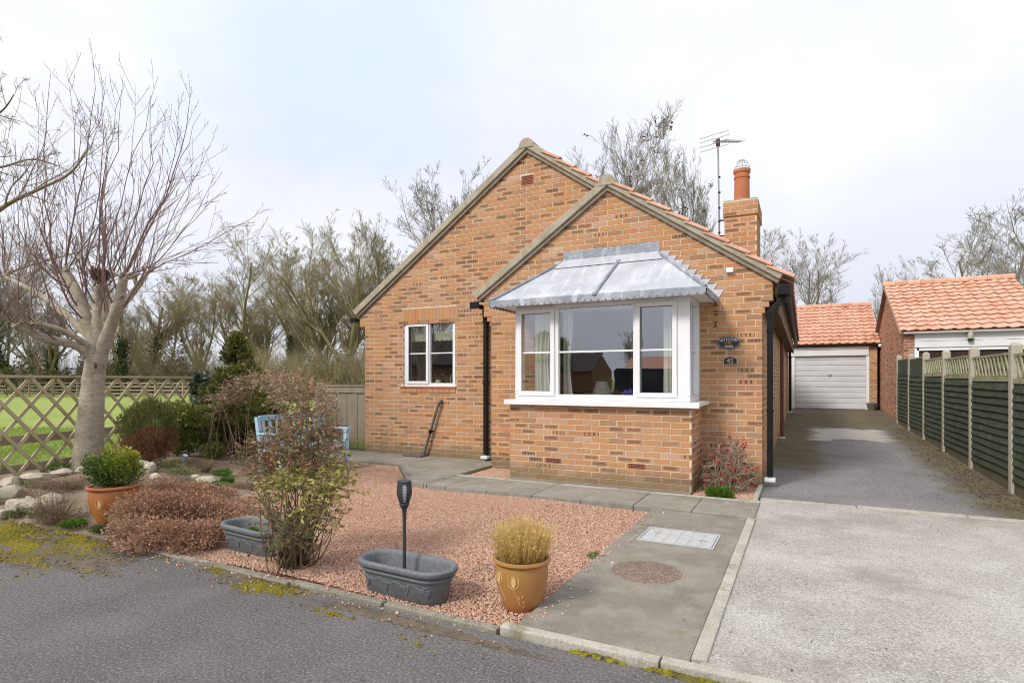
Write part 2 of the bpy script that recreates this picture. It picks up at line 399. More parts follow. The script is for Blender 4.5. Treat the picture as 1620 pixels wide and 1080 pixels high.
def soil_mat():
    t = NT('garden_soil'); a = t.noise(2.2, 6, .65); f = t.noise(42, 4, .65)
    c = t.mix(t.step(a, .35, .65), (.19, .14, .10), (.29, .215, .16)); c = t.mix(t.step(f, .55, .68, 0, .8), c, (.42, .33, .25)); c = t.mix(t.step(t.noise(1.3, 5, .6), .56, .64, 0, .55), c, (.13, .15, .05))
    return t.done(c, .97, t.bump(t.math('ADD', f, a), .9, .02), .1)
SOIL = soil_mat()
def gravel_mat(stone):
    t = NT('gravel_stone' if stone else 'gravel_bed')
    if stone:
        r, g, b = t.tone(); f = t.noise(90, 3, .6)
        c = t.ramp(r, [(0, (.43, .235, .155)), (.3, (.51, .315, .215)), (.6, (.57, .40, .295)), (.8, (.38, .21, .135)), (.92, (.62, .47, .36)), (1, (.64, .53, .44))])
        c = t.mix(t.step(f, .4, .7, 0, .3), c, (.30, .12, .09))
        return t.done(c, .9, None, .15)
    v = t.vor(75, out='Color'); f = t.sep(v)[0]
    c = t.ramp(f, [(0, (.25, .115, .075)), (.5, (.37, .185, .125)), (1, (.45, .255, .185))])
    return t.done(c, .95, t.bump(t.vor(75), .4, .01), .1)
GRAVEL, GRAVELBED = gravel_mat(True), gravel_mat(False)
def wood_mat(name, c1, c2, c3, grain=(1, 1, .08), sc=30, mossc=None, zlo=None):
    t = NT(name); r, g, b = t.tone()
    n = t.noise(sc, 6, .65, t.pos, .4, grain); a = t.noise(2.5, 5, .6)
    c = t.mix(t.step(n, .3, .7), c1, c2); c = t.mix(t.step(a, .4, .7, 0, .6), c, c3)
    c = t.mix(t.math('MULTIPLY', r, .35), c, t.mix(.6, c, c3))
    if mossc: c = t.mix(t.step(t.noise(6, 5, .65), .48, .64, 0, .75), c, mossc)
    if zlo is not None: c = t.mix(t.step(t.math('ADD', t.sep(t.pos)[2], t.math('MULTIPLY', t.math('SUBTRACT', t.noise(5, 4), .5), .4)), zlo+.25, zlo, 0, .85), c, (.14, .17, .035))
    return t.done(c, .85, t.bump(n, .5, .004), .2)
TRELLIS = wood_mat('trellis_timber', (.56, .48, .32), (.45, .375, .235), (.39, .35, .20), (1, 1, 1), 16, (.40, .37, .17))
GATEWOOD = wood_mat('gate_timber', (.35, .30, .22), (.26, .22, .16), (.20, .17, .11), (1, 1, .05), 26, None, .08)
GREENWOOD = wood_mat('green_stained_timber', (.045, .060, .042), (.066, .082, .056), (.032, .042, .030), (1, .06, 1), 26, (.085, .10, .05))
GREYLATT = wood_mat('weathered_trellis_slat', (.40, .38, .27), (.30, .29, .19), (.20, .22, .11), (1, 1, 1), 18, (.17, .20, .08))
RAILWOOD = wood_mat('rail_timber', (.29, .24, .17), (.35, .29, .22), (.22, .18, .13), (1, 1, 1), 14)
DARKWOOD = wood_mat('dark_brown_boards', (.055, .030, .024), (.040, .022, .018), (.07, .045, .035), (1, 1, .05), 30)
BROWNFASCIA = wood_mat('brown_fascia', (.17, .115, .075), (.22, .155, .10), (.14, .095, .06), (1, .1, 1), 20)
POSTCON = concrete_mat('concrete_post', [(.42, .39, .31), (.37, .34, .26), (.46, .42, .33)], [(.54, .51, .43), (.22, .20, .15)], 2.0, 160, .3, .9, .35)
GRAVELBOARD = concrete_mat('gravel_board', [(.085, .085, .060), (.12, .105, .075), (.10, .11, .06)], [(.20, .18, .13), (.05, .05, .035)], 2.0, 120, .3, .9, .4)
def bark(name, c1, c2, c3, ring=True, sc=9):
    t = NT(name); n = t.noise(sc, 6, .65, t.pos, .3, (1, 1, 3.5) if ring else (1.4, 1.4, .5)); a = t.noise(3.0, 5, .6); f = t.noise(60, 4, .65)
    c = t.mix(t.step(n, .32, .68), c1, c2); c = t.mix(t.step(a, .48, .68, 0, .75), c, c3); c = t.mix(t.step(f, .56, .66, 0, .6), c, tuple(x*.4 for x in c2)); c = t.mix(t.step(t.noise(13, 5, .7), .57, .66, 0, .65), c, tuple(x*.55 for x in c3))
    return t.done(c, .9, t.bump(t.math('ADD', n, t.math('MULTIPLY', f, .5)), .7, .012), .15)
BARKPALE = bark('pale_cherry_bark', (.47, .41, .325), (.335, .28, .215), (.295, .265, .16))
BARKTWIG = simple('reddish_twig', (.165, .095, .085), (.23, .15, .125), 3, .7)
BARKMOSS = bark('mossy_bark', (.28, .24, .125), (.20, .165, .095), (.29, .275, .11), False)
BARKGREY = bark('grey_bark', (.19, .155, .125), (.13, .105, .085), (.20, .18, .12), False)
TWIGOLIVE = simple('olive_twig', (.34, .29, .165), (.25, .205, .12), .35, .85, objc=False)
TWIGGREY = simple('grey_twig', (.34, .30, .26), (.26, .225, .195), .35, .85, objc=False)  # lightened so the trees behind the house look hazy; haze put into the colour
TWIGBLUE = simple('far_grey_twig', (.40, .37, .36), (.33, .30, .29), .35, .85, objc=False)  # paler still: distance haze painted into the twig colour
TWIGLET = simple('reddish_twiglet', (.32, .215, .15), (.22, .15, .10), 12, .9)
STEMBROWN = simple('woody_stem', (.17, .12, .075), (.10, .07, .045), 12, .9, .3)
def leaf_mat(name, stops, rough=.6, spec=.3, trans=.25):
    t = NT(name); r, g, b = t.tone(); c = t.ramp(r, stops); c = t.mix(t.math('MULTIPLY', g, .28), c, t.mix(.5, c, (.02, .02, .008)))
    m = t.done(c, rough, None, spec)
    if trans:
        tr = t.n('ShaderNodeBsdfTranslucent'); t.l(c, tr.inputs[0]); mx = t.n('ShaderNodeMixShader'); mx.inputs[0].default_value = trans
        t.l(t.b.outputs[0], mx.inputs[1]); t.l(tr.outputs[0], mx.inputs[2]); t.l(mx.outputs[0], t.out.inputs[0])
    return m
L_IVY = leaf_mat('ivy_leaf', [(0, (.04, .062, .022)), (.6, (.075, .105, .035)), (1, (.15, .17, .065))])
L_VIVY = leaf_mat('variegated_ivy_leaf', [(0, (.035, .060, .030)), (.5, (.07, .10, .055)), (.75, (.30, .33, .27)), (1, (.52, .54, .46))])
L_SCRUB = leaf_mat('scrub_leaf', [(0, (.17, .14, .08)), (.4, (.27, .22, .125)), (.75, (.20, .20, .08)), (1, (.33, .26, .16))])
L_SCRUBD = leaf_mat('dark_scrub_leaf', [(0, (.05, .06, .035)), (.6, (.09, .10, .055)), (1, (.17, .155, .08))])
L_CONIF = leaf_mat('golden_conifer_spray', [(0, (.04, .06, .02)), (.4, (.11, .135, .035)), (.75, (.29, .275, .055)), (1, (.50, .40, .075))])
L_JUNI = leaf_mat('green_conifer_spray', [(0, (.06, .085, .026)), (.4, (.16, .20, .045)), (.8, (.32, .34, .075)), (1, (.45, .42, .11))])
L_BRONZE = leaf_mat('bronze_conifer_spray', [(0, (.10, .115, .035)), (.42, (.22, .235, .07)), (.5, (.24, .10, .06)), (1, (.36, .16, .10))])
L_BOX = leaf_mat('box_leaf', [(0, (.035, .08, .02)), (.4, (.10, .175, .03)), (.7, (.28, .32, .04)), (1, (.50, .46, .06))], .4, .5)
L_HEATH = leaf_mat('russet_leaf', [(0, (.30, .155, .09)), (.35, (.48, .29, .185)), (.65, (.40, .22, .135)), (.85, (.60, .44, .31)), (1, (.36, .30, .16))])
L_PIER = leaf_mat('bronze_pink_leaf', [(0, (.20, .18, .08)), (.3, (.38, .28, .15)), (.6, (.54, .34, .25)), (.85, (.64, .50, .37)), (1, (.34, .32, .13))])
L_NANR = leaf_mat('reddish_bamboo_leaf', [(0, (.13, .16, .05)), (.35, (.25, .255, .085)), (.62, (.36, .17, .115)), (.85, (.50, .23, .17)), (1, (.44, .40, .20))])
L_NANY = leaf_mat('yellow_green_leaf', [(0, (.19, .215, .05)), (.4, (.38, .37, .09)), (.75, (.54, .50, .15)), (1, (.30, .28, .09))])
L_STRAW = leaf_mat('straw_blade', [(0, (.74, .48, .15)), (.35, (.90, .67, .25)), (.75, (.93, .78, .38)), (1, (.82, .54, .17))], .55, .3, .5)
L_GREEN = leaf_mat('fresh_green_leaf', [(0, (.055, .14, .018)), (.5, (.11, .225, .025)), (1, (.20, .32, .045))])
L_SEDUM = leaf_mat('grey_green_leaf', [(0, (.09, .12, .045)), (.5, (.19, .225, .075)), (1, (.33, .33, .17))])
L_DRY = leaf_mat('dry_stalk', [(0, (.22, .15, .10)), (.5, (.36, .26, .175)), (1, (.47, .36, .25))])
L_RED = leaf_mat('red_petal', [(0, (.42, .012, .014)), (.6, (.58, .025, .025)), (1, (.68, .08, .06))])
L_DEAD = leaf_mat('fallen_leaf', [(0, (.10, .055, .03)), (.5, (.21, .115, .06)), (1, (.40, .26, .17))])
L_GRASS = leaf_mat('grass_blade', [(0, (.22, .33, .06)), (.5, (.34, .45, .10)), (1, (.48, .54, .17))])
L_MOSS = leaf_mat('moss_clump', [(0, (.08, .065, .03)), (.3, (.125, .105, .03)), (.6, (.20, .165, .02)), (.85, (.285, .225, .025)), (1, (.15, .14, .03))], .9, .1, 0)
def moss_mat():
    t = NT('yellow_moss'); a = t.noise(6, 6, .65); f = t.noise(55, 4, .7)
    c = t.mix(t.step(a, .35, .65), (.32, .275, .018), (.135, .12, .03)); c = t.mix(t.step(f, .44, .62, 0, .8), c, (.12, .10, .045)); c = t.mix(t.step(t.noise(17, 5, .65), .5, .62, 0, .6), c, (.13, .11, .06))
    return t.done(c, .97, t.bump(f, 1.0, .012), .1)
MOSS = moss_mat()
def rock_mat():
    t = NT('pale_stone'); n = t.noise(5, 6, .65, t.obj); f = t.noise(38, 5, .65, t.obj); r, g, b = t.tone()
    c = t.mix(t.step(n, .35, .65), (.54, .47, .37), (.38, .33, .255)); c = t.mix(t.step(f, .53, .64, 0, .75), c, (.20, .17, .125)); c = t.mix(t.step(t.noise(3, 4, .6), .52, .65, 0, .5), c, (.24, .245, .12))
    return t.done(c, .95, t.bump(t.math('ADD', n, f), .7, .02), .15)
ROCK = rock_mat()
PLANTER = simple('grey_plastic_stone', (.118, .130, .138), (.155, .168, .175), 40, .62, .35, 150, .35)
def pot_mat(name, c1, c2, c3):
    t = NT(name); n = t.noise(3.2, 5, .55, t.obj); s2 = t.noise(5, 4, .6, t.obj, .5, (1, 1, 2.6)); f = t.noise(80, 3, .6, t.obj)
    c = t.mix(t.step(n, .36, .64), c1, c2); c = t.mix(t.step(s2, .55, .68, 0, .55), c, c3)
    return t.done(c, .36, t.bump(f, .08, .002), .5)
POTYEL = pot_mat('ochre_glazed_pot', (.36, .195, .050), (.40, .165, .058), (.31, .205, .055))
POTRED = pot_mat('terracotta_glazed_pot', (.37, .120, .040), (.42, .165, .055), (.30, .10, .045))
POTDECO = simple('pale_slip', (.66, .46, .20), (.58, .38, .14), 20, .5)
TERRA = simple('terracotta', (.50, .185, .085), (.42, .145, .07), 4, .8, .1)
BENCHBLUE = simple('sky_blue_paint', (.42, .60, .72), (.36, .54, .66), 7, .55, .15)
TORCHBLK = simple('charcoal_plastic', (.030, .031, .034), (.042, .043, .047), 20, .5, 0, spec=.5)
def emit_free_white():
    return simple('frosted_white', (.66, .68, .72), (.60, .62, .66), 4, .35, 0, spec=.5)
FROST = emit_free_white()
GREYPIPE = simple('grey_waste_pipe', (.125, .110, .105), (.16, .14, .135), 9, .5, .1)
GALV = simple('galvanised_steel', (.52, .54, .57), (.42, .44, .47), 12, .42, .1, spec=.5, metal=.6)
ALU = simple('aluminium_rod', (.38, .39, .41), (.30, .31, .33), 12, .4, 0, spec=.5, metal=.5)
MANHOLE = simple('pale_steel_cover', (.46, .465, .46), (.40, .40, .395), 12, .6, .3, 120)
DOORSTEEL = simple('white_steel_door', (.60, .61, .62), (.55, .56, .57), 2, .45, 0)
VENT = simple('terracotta_vent', (.33, .11, .065), (.27, .09, .055), 9, .85, .2)
CILLTILE = simple('clay_sill_tile', (.42, .135, .075), (.34, .105, .06), 12, .8, .2)
DARKHOLE = simple('dark_void', (.008, .008, .008), (.012, .011, .01), 3, .9)  # near-black strips on the vent faces paint the shade inside the openings
SIGNBLK = simple('gloss_black_sign', (.008, .009, .014), (.012, .012, .018), 3, .25, 0, spec=.5)
SIGNWHT = simple('white_lettering', (.80, .82, .86), (.76, .78, .82), 3, .5)
SIGNGOLD = simple('gold_lettering', (.72, .52, .16), (.62, .43, .12), 8, .4)
SIGNORG = simple('orange_emblem', (.62, .22, .05), (.52, .30, .08), 30, .5)
CURTAIN = simple('cream_curtain', (.80, .78, .70), (.74, .71, .63), 3, .9)
ROOMW = simple('room_wall', (.34, .29, .22), (.30, .26, .20), 2, .9)
ROOMF = simple('room_floor', (.13, .10, .08), (.10, .08, .06), 2, .8)
CREAM = simple('cream_ceramic', (.62, .56, .40), (.56, .50, .35), 5, .4, spec=.5)
PURPLE = simple('purple_cloth', (.16, .10, .42), (.10, .07, .3), 6, .7)
def blind_mat():
    t = NT('patterned_blind'); n = t.noise(26, 4, .7, t.obj, 1.2)
    c = t.mix(t.step(n, .42, .62), (.62, .58, .46), (.36, .33, .24)); return t.done(c, .9)
BLIND = blind_mat()
def glass_mat():
    t = NT('window_glass'); fr = t.n('ShaderNodeFresnel'); fr.inputs[0].default_value = 1.55
    k = t.math('ADD', t.math('MULTIPLY', fr.outputs[0], 1.1), .25, clamp=True)
    bf_ = t.n('ShaderNodeNewGeometry').outputs['Backfacing']; k = t.math('MULTIPLY', k, t.math('SUBTRACT', 1.0, bf_))   # the sheet reflects once, at the face the light meets first
    tr = t.n('ShaderNodeBsdfTransparent'); tr.inputs[0].default_value = (.96, .985, .975, 1)
    gl = t.n('ShaderNodeBsdfGlossy'); gl.inputs[0].default_value = (.92, .95, 1, 1); gl.inputs[1].default_value = .004
    nb = t.bump(t.noise(1.7, 2, .5, t.obj), .05, .02); t.l(nb, gl.inputs['Normal'])
    mx = t.n('ShaderNodeMixShader'); t.l(k, mx.inputs[0]); t.l(tr.outputs[0], mx.inputs[1]); t.l(gl.outputs[0], mx.inputs[2]); t.l(mx.outputs[0], t.out.inputs[0])
    return t.m
GLASS = glass_mat()
CARPAINT = simple('dark_blue_car_paint', (.012, .014, .030), (.016, .018, .036), 2, .2, 0, spec=.6)
CARGLASS = simple('car_glass', (.01, .012, .014), (.012, .014, .016), 2, .08, 0, spec=.7)
# ------------------------------------------------------------------ brickwork
def clip(poly, a, b, c):                # keep a*x + b*y <= c
    out = []
    for i in range(len(poly)):
        p, q = poly[i], poly[(i+1) % len(poly)]
        dp, dq = a*p[0]+b*p[1]-c, a*q[0]+b*q[1]-c
        if dp <= 0: out.append(p)
        if (dp < 0 < dq) or (dq < 0 < dp):
            t = dp/(dp-dq); out.append((p[0]+(q[0]-p[0])*t, p[1]+(q[1]-p[1])*t))
    return out
def below(p, q):                        # half-plane under the line p->q (p left of q)
    dx, dz = q[0]-p[0], q[1]-p[1]
    return (-dz, dx, -dz*p[0]+dx*p[1])
def area(P): return abs(sum(P[i][0]*P[(i+1) % len(P)][1]-P[(i+1) % len(P)][0]*P[i][1] for i in range(len(P))))/2
BL, BH, CS, BS = .215, .065, .075, .225
def brick_wall(O, sd, nrm, s0, s1, z0, z1, planes=(), holes=(), keep=None, phase=0.0, seed=1, zbase=-.055, returns=None):
    """bricks of a stretcher-bond wall; (s, z) run along sd and up from O. Gives dicts with their clipped outlines."""
    R = random.Random(seed); out = []
    O, sd, nrm = Vector(O), Vector(sd), Vector(nrm)
    j = 0
    while zbase+j*CS < z1:
        z = zbase+j*CS
        if z+BH > z0:
            s = s0-BS+((j % 2)*BS/2+phase) % BS
            s = s0+(((j % 2)*BS/2+phase) % BS)-BS
            while s < s1:
                segs = [(max(s, s0), min(s+BL, s1))]
                for hx0, hx1, hz0, hz1 in holes:
                    if z+BH*.6 > hz0 and z+BH*.4 < hz1:
                        ns = []
                        for a, b in segs:
                            if b <= hx0 or a >= hx1: ns.append((a, b))
                            else:
                                if a < hx0: ns.append((a, hx0-.006))
                                if b > hx1: ns.append((hx1+.006, b))
                        segs = ns
                for a, b in segs:
                    if b-a < .018: continue
                    P = [(a, max(z, z0)), (b, max(z, z0)), (b, min(z+BH, z1)), (a, min(z+BH, z1))]
                    for pl in planes:
                        P = clip(P, *pl)
                        if len(P) < 3: break
                    if len(P) < 3 or area(P) < .0006: continue
                    c = (sum(p[0] for p in P)/len(P), sum(p[1] for p in P)/len(P))
                    if keep and not keep(*c): continue
                    out.append(dict(O=O, sd=sd, n=nrm, P=P, c=c, s=s, z=z, full=(len(P) == 4 and abs(b-a-BL) < 1e-6 and abs(area(P)-BL*BH) < 1e-6), r=(R.random(), R.random(), R.random()), jit=R.uniform(-.001, .0015)))
                s += BS
        j += 1
    return out
_brick_cache = {}
def brick_mesh(b, mat, rel=True):
    ox, oz = b['c'] if rel else (0, 0)
    key = (mat.name, tuple(b['sd']), tuple(b['n'])) if (b['full'] and rel) else None
    if key and key in _brick_cache: return _brick_cache[key]
    V, F, U = brick_geo(b, ox, oz, 0 if rel else b['jit'], rel)
    me = bpy.data.meshes.new('brick'); me.from_pydata(V, [], F); me.materials.append(mat)
    uvl = me.uv_layers.new(name='UVMap'); li = np.empty(len(me.loops), np.int32); me.loops.foreach_get('vertex_index', li)
    uvl.data.foreach_set('uv', np.array(U, np.float32)[li].ravel())
    if key: _brick_cache[key] = me
    return me
def brick_geo(b, ox, oz, jit, rel):
    P, sd, n = b['P'], b['sd'], b['n']; k = len(P); cx, cz = b['c']
    base = Vector((0, 0, 0)) if rel else b['O']
    V, U = [], []
    for off, sh in ((-.006, 1.0), (.0018, 1.0), (.0042, .0)):
        for s, z in P:
            ss, zz = s, z
            if sh == .0:               # softened arris
                ss -= math.copysign(min(.002, abs(s-cx)*.5), s-cx); zz -= math.copysign(min(.002, abs(z-cz)*.5), z-cz)
            V.append(tuple(base+sd*(ss-ox)+Vector((0, 0, zz-oz))+n*(off+jit))); U.append(((s-b['s'])/BL, (z-b['z'])/BH))
    F = [tuple(range(2*k, 3*k))]
    for q in (0, k):
        F += [(q+i, q+(i+1) % k, q+k+(i+1) % k, q+k+i) for i in range(k)]
    # orient outwards
    a, b2, c = (Vector(V[i]) for i in F[0][:3])
    if (b2-a).cross(c-a).dot(n) < 0: F = [tuple(reversed(f)) for f in F]
    return V, F, U
def px_size(b):
    p = b['O']+b['sd']*b['c'][0]+Vector((0, 0, b['c'][1]))
    v = p-Vector((0, 0, CAMZ)); d = -SY*v.x+CY*v.y
    if d < .5: return 0
    x = CX0+FPX*(CY*v.x+SY*v.y)/d; y = HY-FPX*(p.z-CAMZ)/d
    if not (-10 < x < 1630 and -10 < y < 1090): return 0
    return area(b['P'])*max(0, -v.normalized().dot(b['n']))/d/d
def lay_bricks(thing_, groups, mat, most=300, mass_parent=None, mass_name='brick'):
    """groups: list of (part, bricks). The largest in view become objects under their wall part, the rest one mass."""
    allb = [(px_size(b), i, p, b) for p, bs in groups for i, b in enumerate(bs)]
    allb.sort(key=lambda t: -t[0])
    for w, i, p, b in allb[:most]:
        me = brick_mesh(b, mat); o = put('brick', me, p)
        o.location = b['O']+b['sd']*b['c'][0]+Vector((0, 0, b['c'][1]))+b['n']*b['jit']
        o.color = (*b['r'], 1)
    V, F, U, A = [], [], [], []
    for w, i, p, b in allb[most:]:
        v, f, u = brick_geo(b, 0, 0, b['jit'], False); n = len(V)
        V += v; F += [tuple(n+q for q in ff) for ff in f]; U += u; A += [b['r']]*len(v)
    if V:
        me = bpy.data.meshes.new(mass_name); me.from_pydata(V, [], F); me.materials.append(mat)
        uvl = me.uv_layers.new(name='UVMap'); li = np.empty(len(me.loops), np.int32); me.loops.foreach_get('vertex_index', li)
        uvl.data.foreach_set('uv', np.array(U, np.float32)[li].ravel())
        at_ = me.attributes.new('brnd', 'FLOAT_VECTOR', 'POINT'); at_.data.foreach_set('vector', np.array(A, np.float32).ravel())
        put(mass_name, me, mass_parent or thing_, kind='stuff')

# ------------------------------------------------------------------ the house
def gz(y): return max(0.0, (y-7.5)*.0214)          # the drive climbs gently to the garage
YA, YB, YC = 8.30, 7.85, 7.07
H = thing('house', 'orange brick bungalow with twin gables and a lead roofed bay window', 'house', (-3.9, 10, 0), world=True)
A_L, A_AP, A_R = (-7.47, 2.515), (-3.94, 4.985), (-.36, 2.49)
B_L, B_AP, B_R = (-4.57, 2.585), (-2.47, 4.025), (-.29, 2.55)
KW = (-6.43, -5.33, 1.235, 2.40)                   # kitchen window opening: x0 x1 z0 z1
BW = (-3.50, -1.28, 1.06, 2.37)                    # opening behind the bay
def wall_mass(name, Y, polys, thick=.10):
    m = MB()
    for P in polys: m.prism([(x, Y, z) for x, z in P], (0, thick, 0))
    return m.build(name, MORTAR, H)
def lineat(p, q, x): return p[1]+(q[1]-p[1])*(x-p[0])/(q[0]-p[0])
wallA = wall_mass('gable_wall', YA, [
    [(-7.32, -.1), (KW[0], -.1), (KW[0], 2.40), (-7.32, 2.40)], [(KW[0], -.1), (KW[1], -.1), (KW[1], KW[2]), (KW[0], KW[2])],
    [(KW[1], -.1), (-4.2, -.1), (-4.2, 2.40), (KW[1], 2.40)], [(-7.44, 2.40), (-4.2, 2.40), (-4.2, lineat(A_L, A_AP, -4.2)), (-7.44, lineat(A_L, A_AP, -7.44))],
    [(-4.2, 2.40), (-.40, 2.40), (-.40, lineat(A_AP, A_R, -.40)), A_AP, (-4.2, lineat(A_L, A_AP, -4.2))]])
wallB = wall_mass('wing_wall', YB, [
    [(-4.36, -.1), (BW[0], -.1), (BW[0], 2.37), (-4.36, 2.37)], [(BW[0], -.1), (BW[1], -.1), (BW[1], BW[2]), (BW[0], BW[2])],
    [(BW[1], -.1), (-.46, -.1), (-.46, 2.37), (BW[1], 2.37)], [(-4.50, 2.37), (-.35, 2.37), (-.35, lineat(B_AP, B_R, -.35)), B_AP, (-4.50, lineat(B_L, B_AP, -4.50))]])
m = MB(); m.box(-3.63, YC, -.1, -1.19, YC+.10, 1.03); m.box(-1.29, YC+.10, -.1, -1.19, YB, 1.03); m.box(-3.63, YC+.10, -.1, -3.53, YB, 1.03)
wallC = m.build('bay_wall', MORTAR, H)
SW = (13.9, 15.1, 1.15, 2.2)                       # side window: y0 y1 z0 z1
SD = (17.4, 18.3, .1, 2.2)
m = MB()
for y0, y1, z0, z1 in ((YB+.10, SW[0], -.1, 2.42), (SW[0], SW[1], -.1, SW[2]), (SW[0], SW[1], SW[3], 2.42), (SW[1], SD[0], -.1, 2.42), (SD[0], SD[1], SD[3], 2.42), (SD[1], 20.8, -.1, 2.42)):
    m.box(-.56, y0, z0, -.46, y1, z1)
wallS = m.build('side_wall', MORTAR, H)
m = MB(); m.box(-4.36, YB+.10, -.1, -4.26, YA, 2.5); m.box(-7.32, YA+.10, -.1, -7.22, 20.8, 2.5); m.box(-7.22, 20.7, -.1, -.56, 20.8, 2.5)
m.build('rear_wall', MORTAR, H)
gA = brick_wall((0, YA, 0), (1, 0, 0), (0, -1, 0), -7.32, -4.30, 0, 2.345, [below(A_L, A_AP)], [KW, (KW[0]-.02, KW[1]+.02, 2.40, 2.622), (KW[0]-.05, KW[1]+.03, 1.12, 1.25)], seed=3)
gA2 = brick_wall((0, YA, 0), (1, 0, 0), (0, -1, 0), -7.45, -.5, 2.345, 5.0, [below(A_L, A_AP), below(A_AP, A_R)], [(KW[0]-.02, KW[1]+.02, 2.39, 2.622), (-4.06, -3.84, 4.49, 4.64)],
                 keep=lambda x, z: x < -4.4 or z > lineat(B_L, B_AP, min(x, -2.47))+.05, seed=4)
airs = [(-3.09, -2.875, .245, .31), (-1.96, -1.745, .245, .31)]
gB = brick_wall((0, YB, 0), (1, 0, 0), (0, -1, 0), -4.36, -.46, -.02, 2.195, [], [(-3.55, -1.27, -.1, 2.44)], seed=5)
for k_, (z0, z1, xr, xl) in enumerate(((2.195, 2.27, -.43, -4.39), (2.27, 2.345, -.38, -4.44))):
    gB += brick_wall((0, YB, 0), (1, 0, 0), (0, -1, 0), xl, xr, z0, z1, [], [(-3.55, -1.27, -.1, 2.44)], seed=6+k_)
gB += brick_wall((0, YB, 0), (1, 0, 0), (0, -1, 0), -4.50, -.335, 2.345, 4.03, [below(B_L, B_AP), below(B_AP, B_R)], [(-3.55, -1.27, -.1, 2.44)], seed=9)
gC = brick_wall((0, YC, 0), (1, 0, 0), (0, -1, 0), -3.63, -1.19, -.055, 1.028, [], airs, phase=.06, seed=10)
gCr = brick_wall((-1.19, YC, 0), (0, 1, 0), (1, 0, 0), .008, YB-YC, -.055, 1.028, phase=.11, seed=11)
gS = brick_wall((-.46, 0, 0), (0, 1, 0), (1, 0, 0), YB+.01, 20.8, -.02, 2.40, [], [SW, SD], seed=12)
lay_bricks(H, [(wallA, gA+gA2), (wallB, gB), (wallC, gC+gCr), (wallS, gS)], BRICK, 300)
# corbelled eave courses at the front right corner
m = MB()
for z0, z1, x in ((2.195, 2.267, -.43), (2.273, 2.342, -.38), (2.348, 2.50, -.335)):
    m.box(-.46, YB+.003, z0, x, YB+.20, z1)
m.build('corbel', simple('corbel_brick', (.44, .19, .085), (.36, .15, .07), 9, .9, .4), H)
# soldier course over the kitchen window, sill of clay tiles under it
xs = KW[0]-.015
while xs < KW[1]+.005:
    m = MB(); m.box(xs, YA-.006, 2.405, xs+.064, YA+.004, 2.405+.212); me = m.mesh('soldier_brick', BRICK)
    uvl = me.uv_layers.new(name='UVMap')
    o = put('soldier_brick', me, wallA); o.color = (rnd.random()*.62, .5*rnd.random(), .95*rnd.random(), 1); xs += .0745
sill = MB(); sill.box(KW[0]-.05, YA-.028, 1.205, KW[1]+.03, YA+.06, 1.232); sill = sill.build('window_sill', CILLTILE, H, bevel=.004)
for k_ in range(10):
    x = KW[0]-.045+k_*.1165; m = MB(); m.box(x, YA-.016, 1.135, x+.110, YA+.006, 1.2); me = m.mesh('sill_brick', BRICK); me.uv_layers.new(name='UVMap')
    o = put('sill_brick', me, sill); o.color = (rnd.random()*.6, .3, .3, 1)
# vents
m = MB()
for z in (4.495, 4.568): m.box(-4.055, YA-.010, z, -3.845, YA+.004, z+.066)
v = m.build('air_brick', VENT, H); v['label'] = 'slotted red vent high in the gable'
m = MB()
for z in (4.51, 4.54, 4.583, 4.613): m.box(-4.045, YA-.012, z, -3.855, YA-.009, z+.008)
m.build('slot', DARKHOLE, v)
for x0, x1, z0, z1 in airs:
    m = MB(); m.box(x0, YC-.009, z0+.002, x1, YC+.004, z1-.002); v = m.build('air_brick', VENT, H); m = MB()
    for i in range(9):
        for j in range(3): m.box(x0+.012+i*.0218, YC-.0105, z0+.010+j*.019, x0+.025+i*.0218, YC-.008, z0+.021+j*.019)
    m.build('slot', DARKHOLE, v)

# verges: mortar bedded bands along the gable slopes, with an undercloak board below
def offs(p, q, d):
    L = math.hypot(q[0]-p[0], q[1]-p[1]); nx, nz = -(q[1]-p[1])/L, (q[0]-p[0])/L
    return (p[0]+nx*d, p[1]+nz*d), (q[0]+nx*d, q[1]+nz*d)
def meet(a, b, c, d):
    x1, y1, x2, y2, x3, y3, x4, y4 = *a, *b, *c, *d
    D = (x1-x2)*(y3-y4)-(y1-y2)*(x3-x4)
    return ((x1*y2-y1*x2)*(x3-x4)-(x1-x2)*(x3*y4-y3*x4))/D, ((x1*y2-y1*x2)*(y3-y4)-(y1-y2)*(x3*y4-y3*x4))/D
def band(L, AP, R, d0, d1, Y0, Y1, name, mat, splitx=0, bev=0):
    apx = {}
    for d in (d0, d1):
        l, r = offs(L, AP, d), offs(AP, R, d); apx[d] = meet(*l, *r)
    for side, (p, q) in ((0, (L, AP)), (1, (AP, R))):
        a0, a1 = offs(p, q, d0), offs(p, q, d1)
        P = [a0[0], apx[d0], apx[d1], a1[0]] if side == 0 else [apx[d0], a0[1], a1[1], apx[d1]]
        MB().prism([(x, Y0, z) for x, z in P], (0, Y1-Y0, 0)).build(name, mat, H, bevel=bev)
band(A_L, A_AP, A_R, .055, .165, YA-.075, YA+.16, 'verge', VERGE, bev=.012)
band(A_L, A_AP, A_R, .004, .053, YA-.045, YA+.12, 'undercloak', UNDERCLOAK)
band(B_L, B_AP, B_R, .055, .160, YB-.075, YB+.16, 'verge', VERGE, bev=.012)
band(B_L, B_AP, B_R, .004, .053, YB-.045, YB+.12, 'undercloak', UNDERCLOAK)
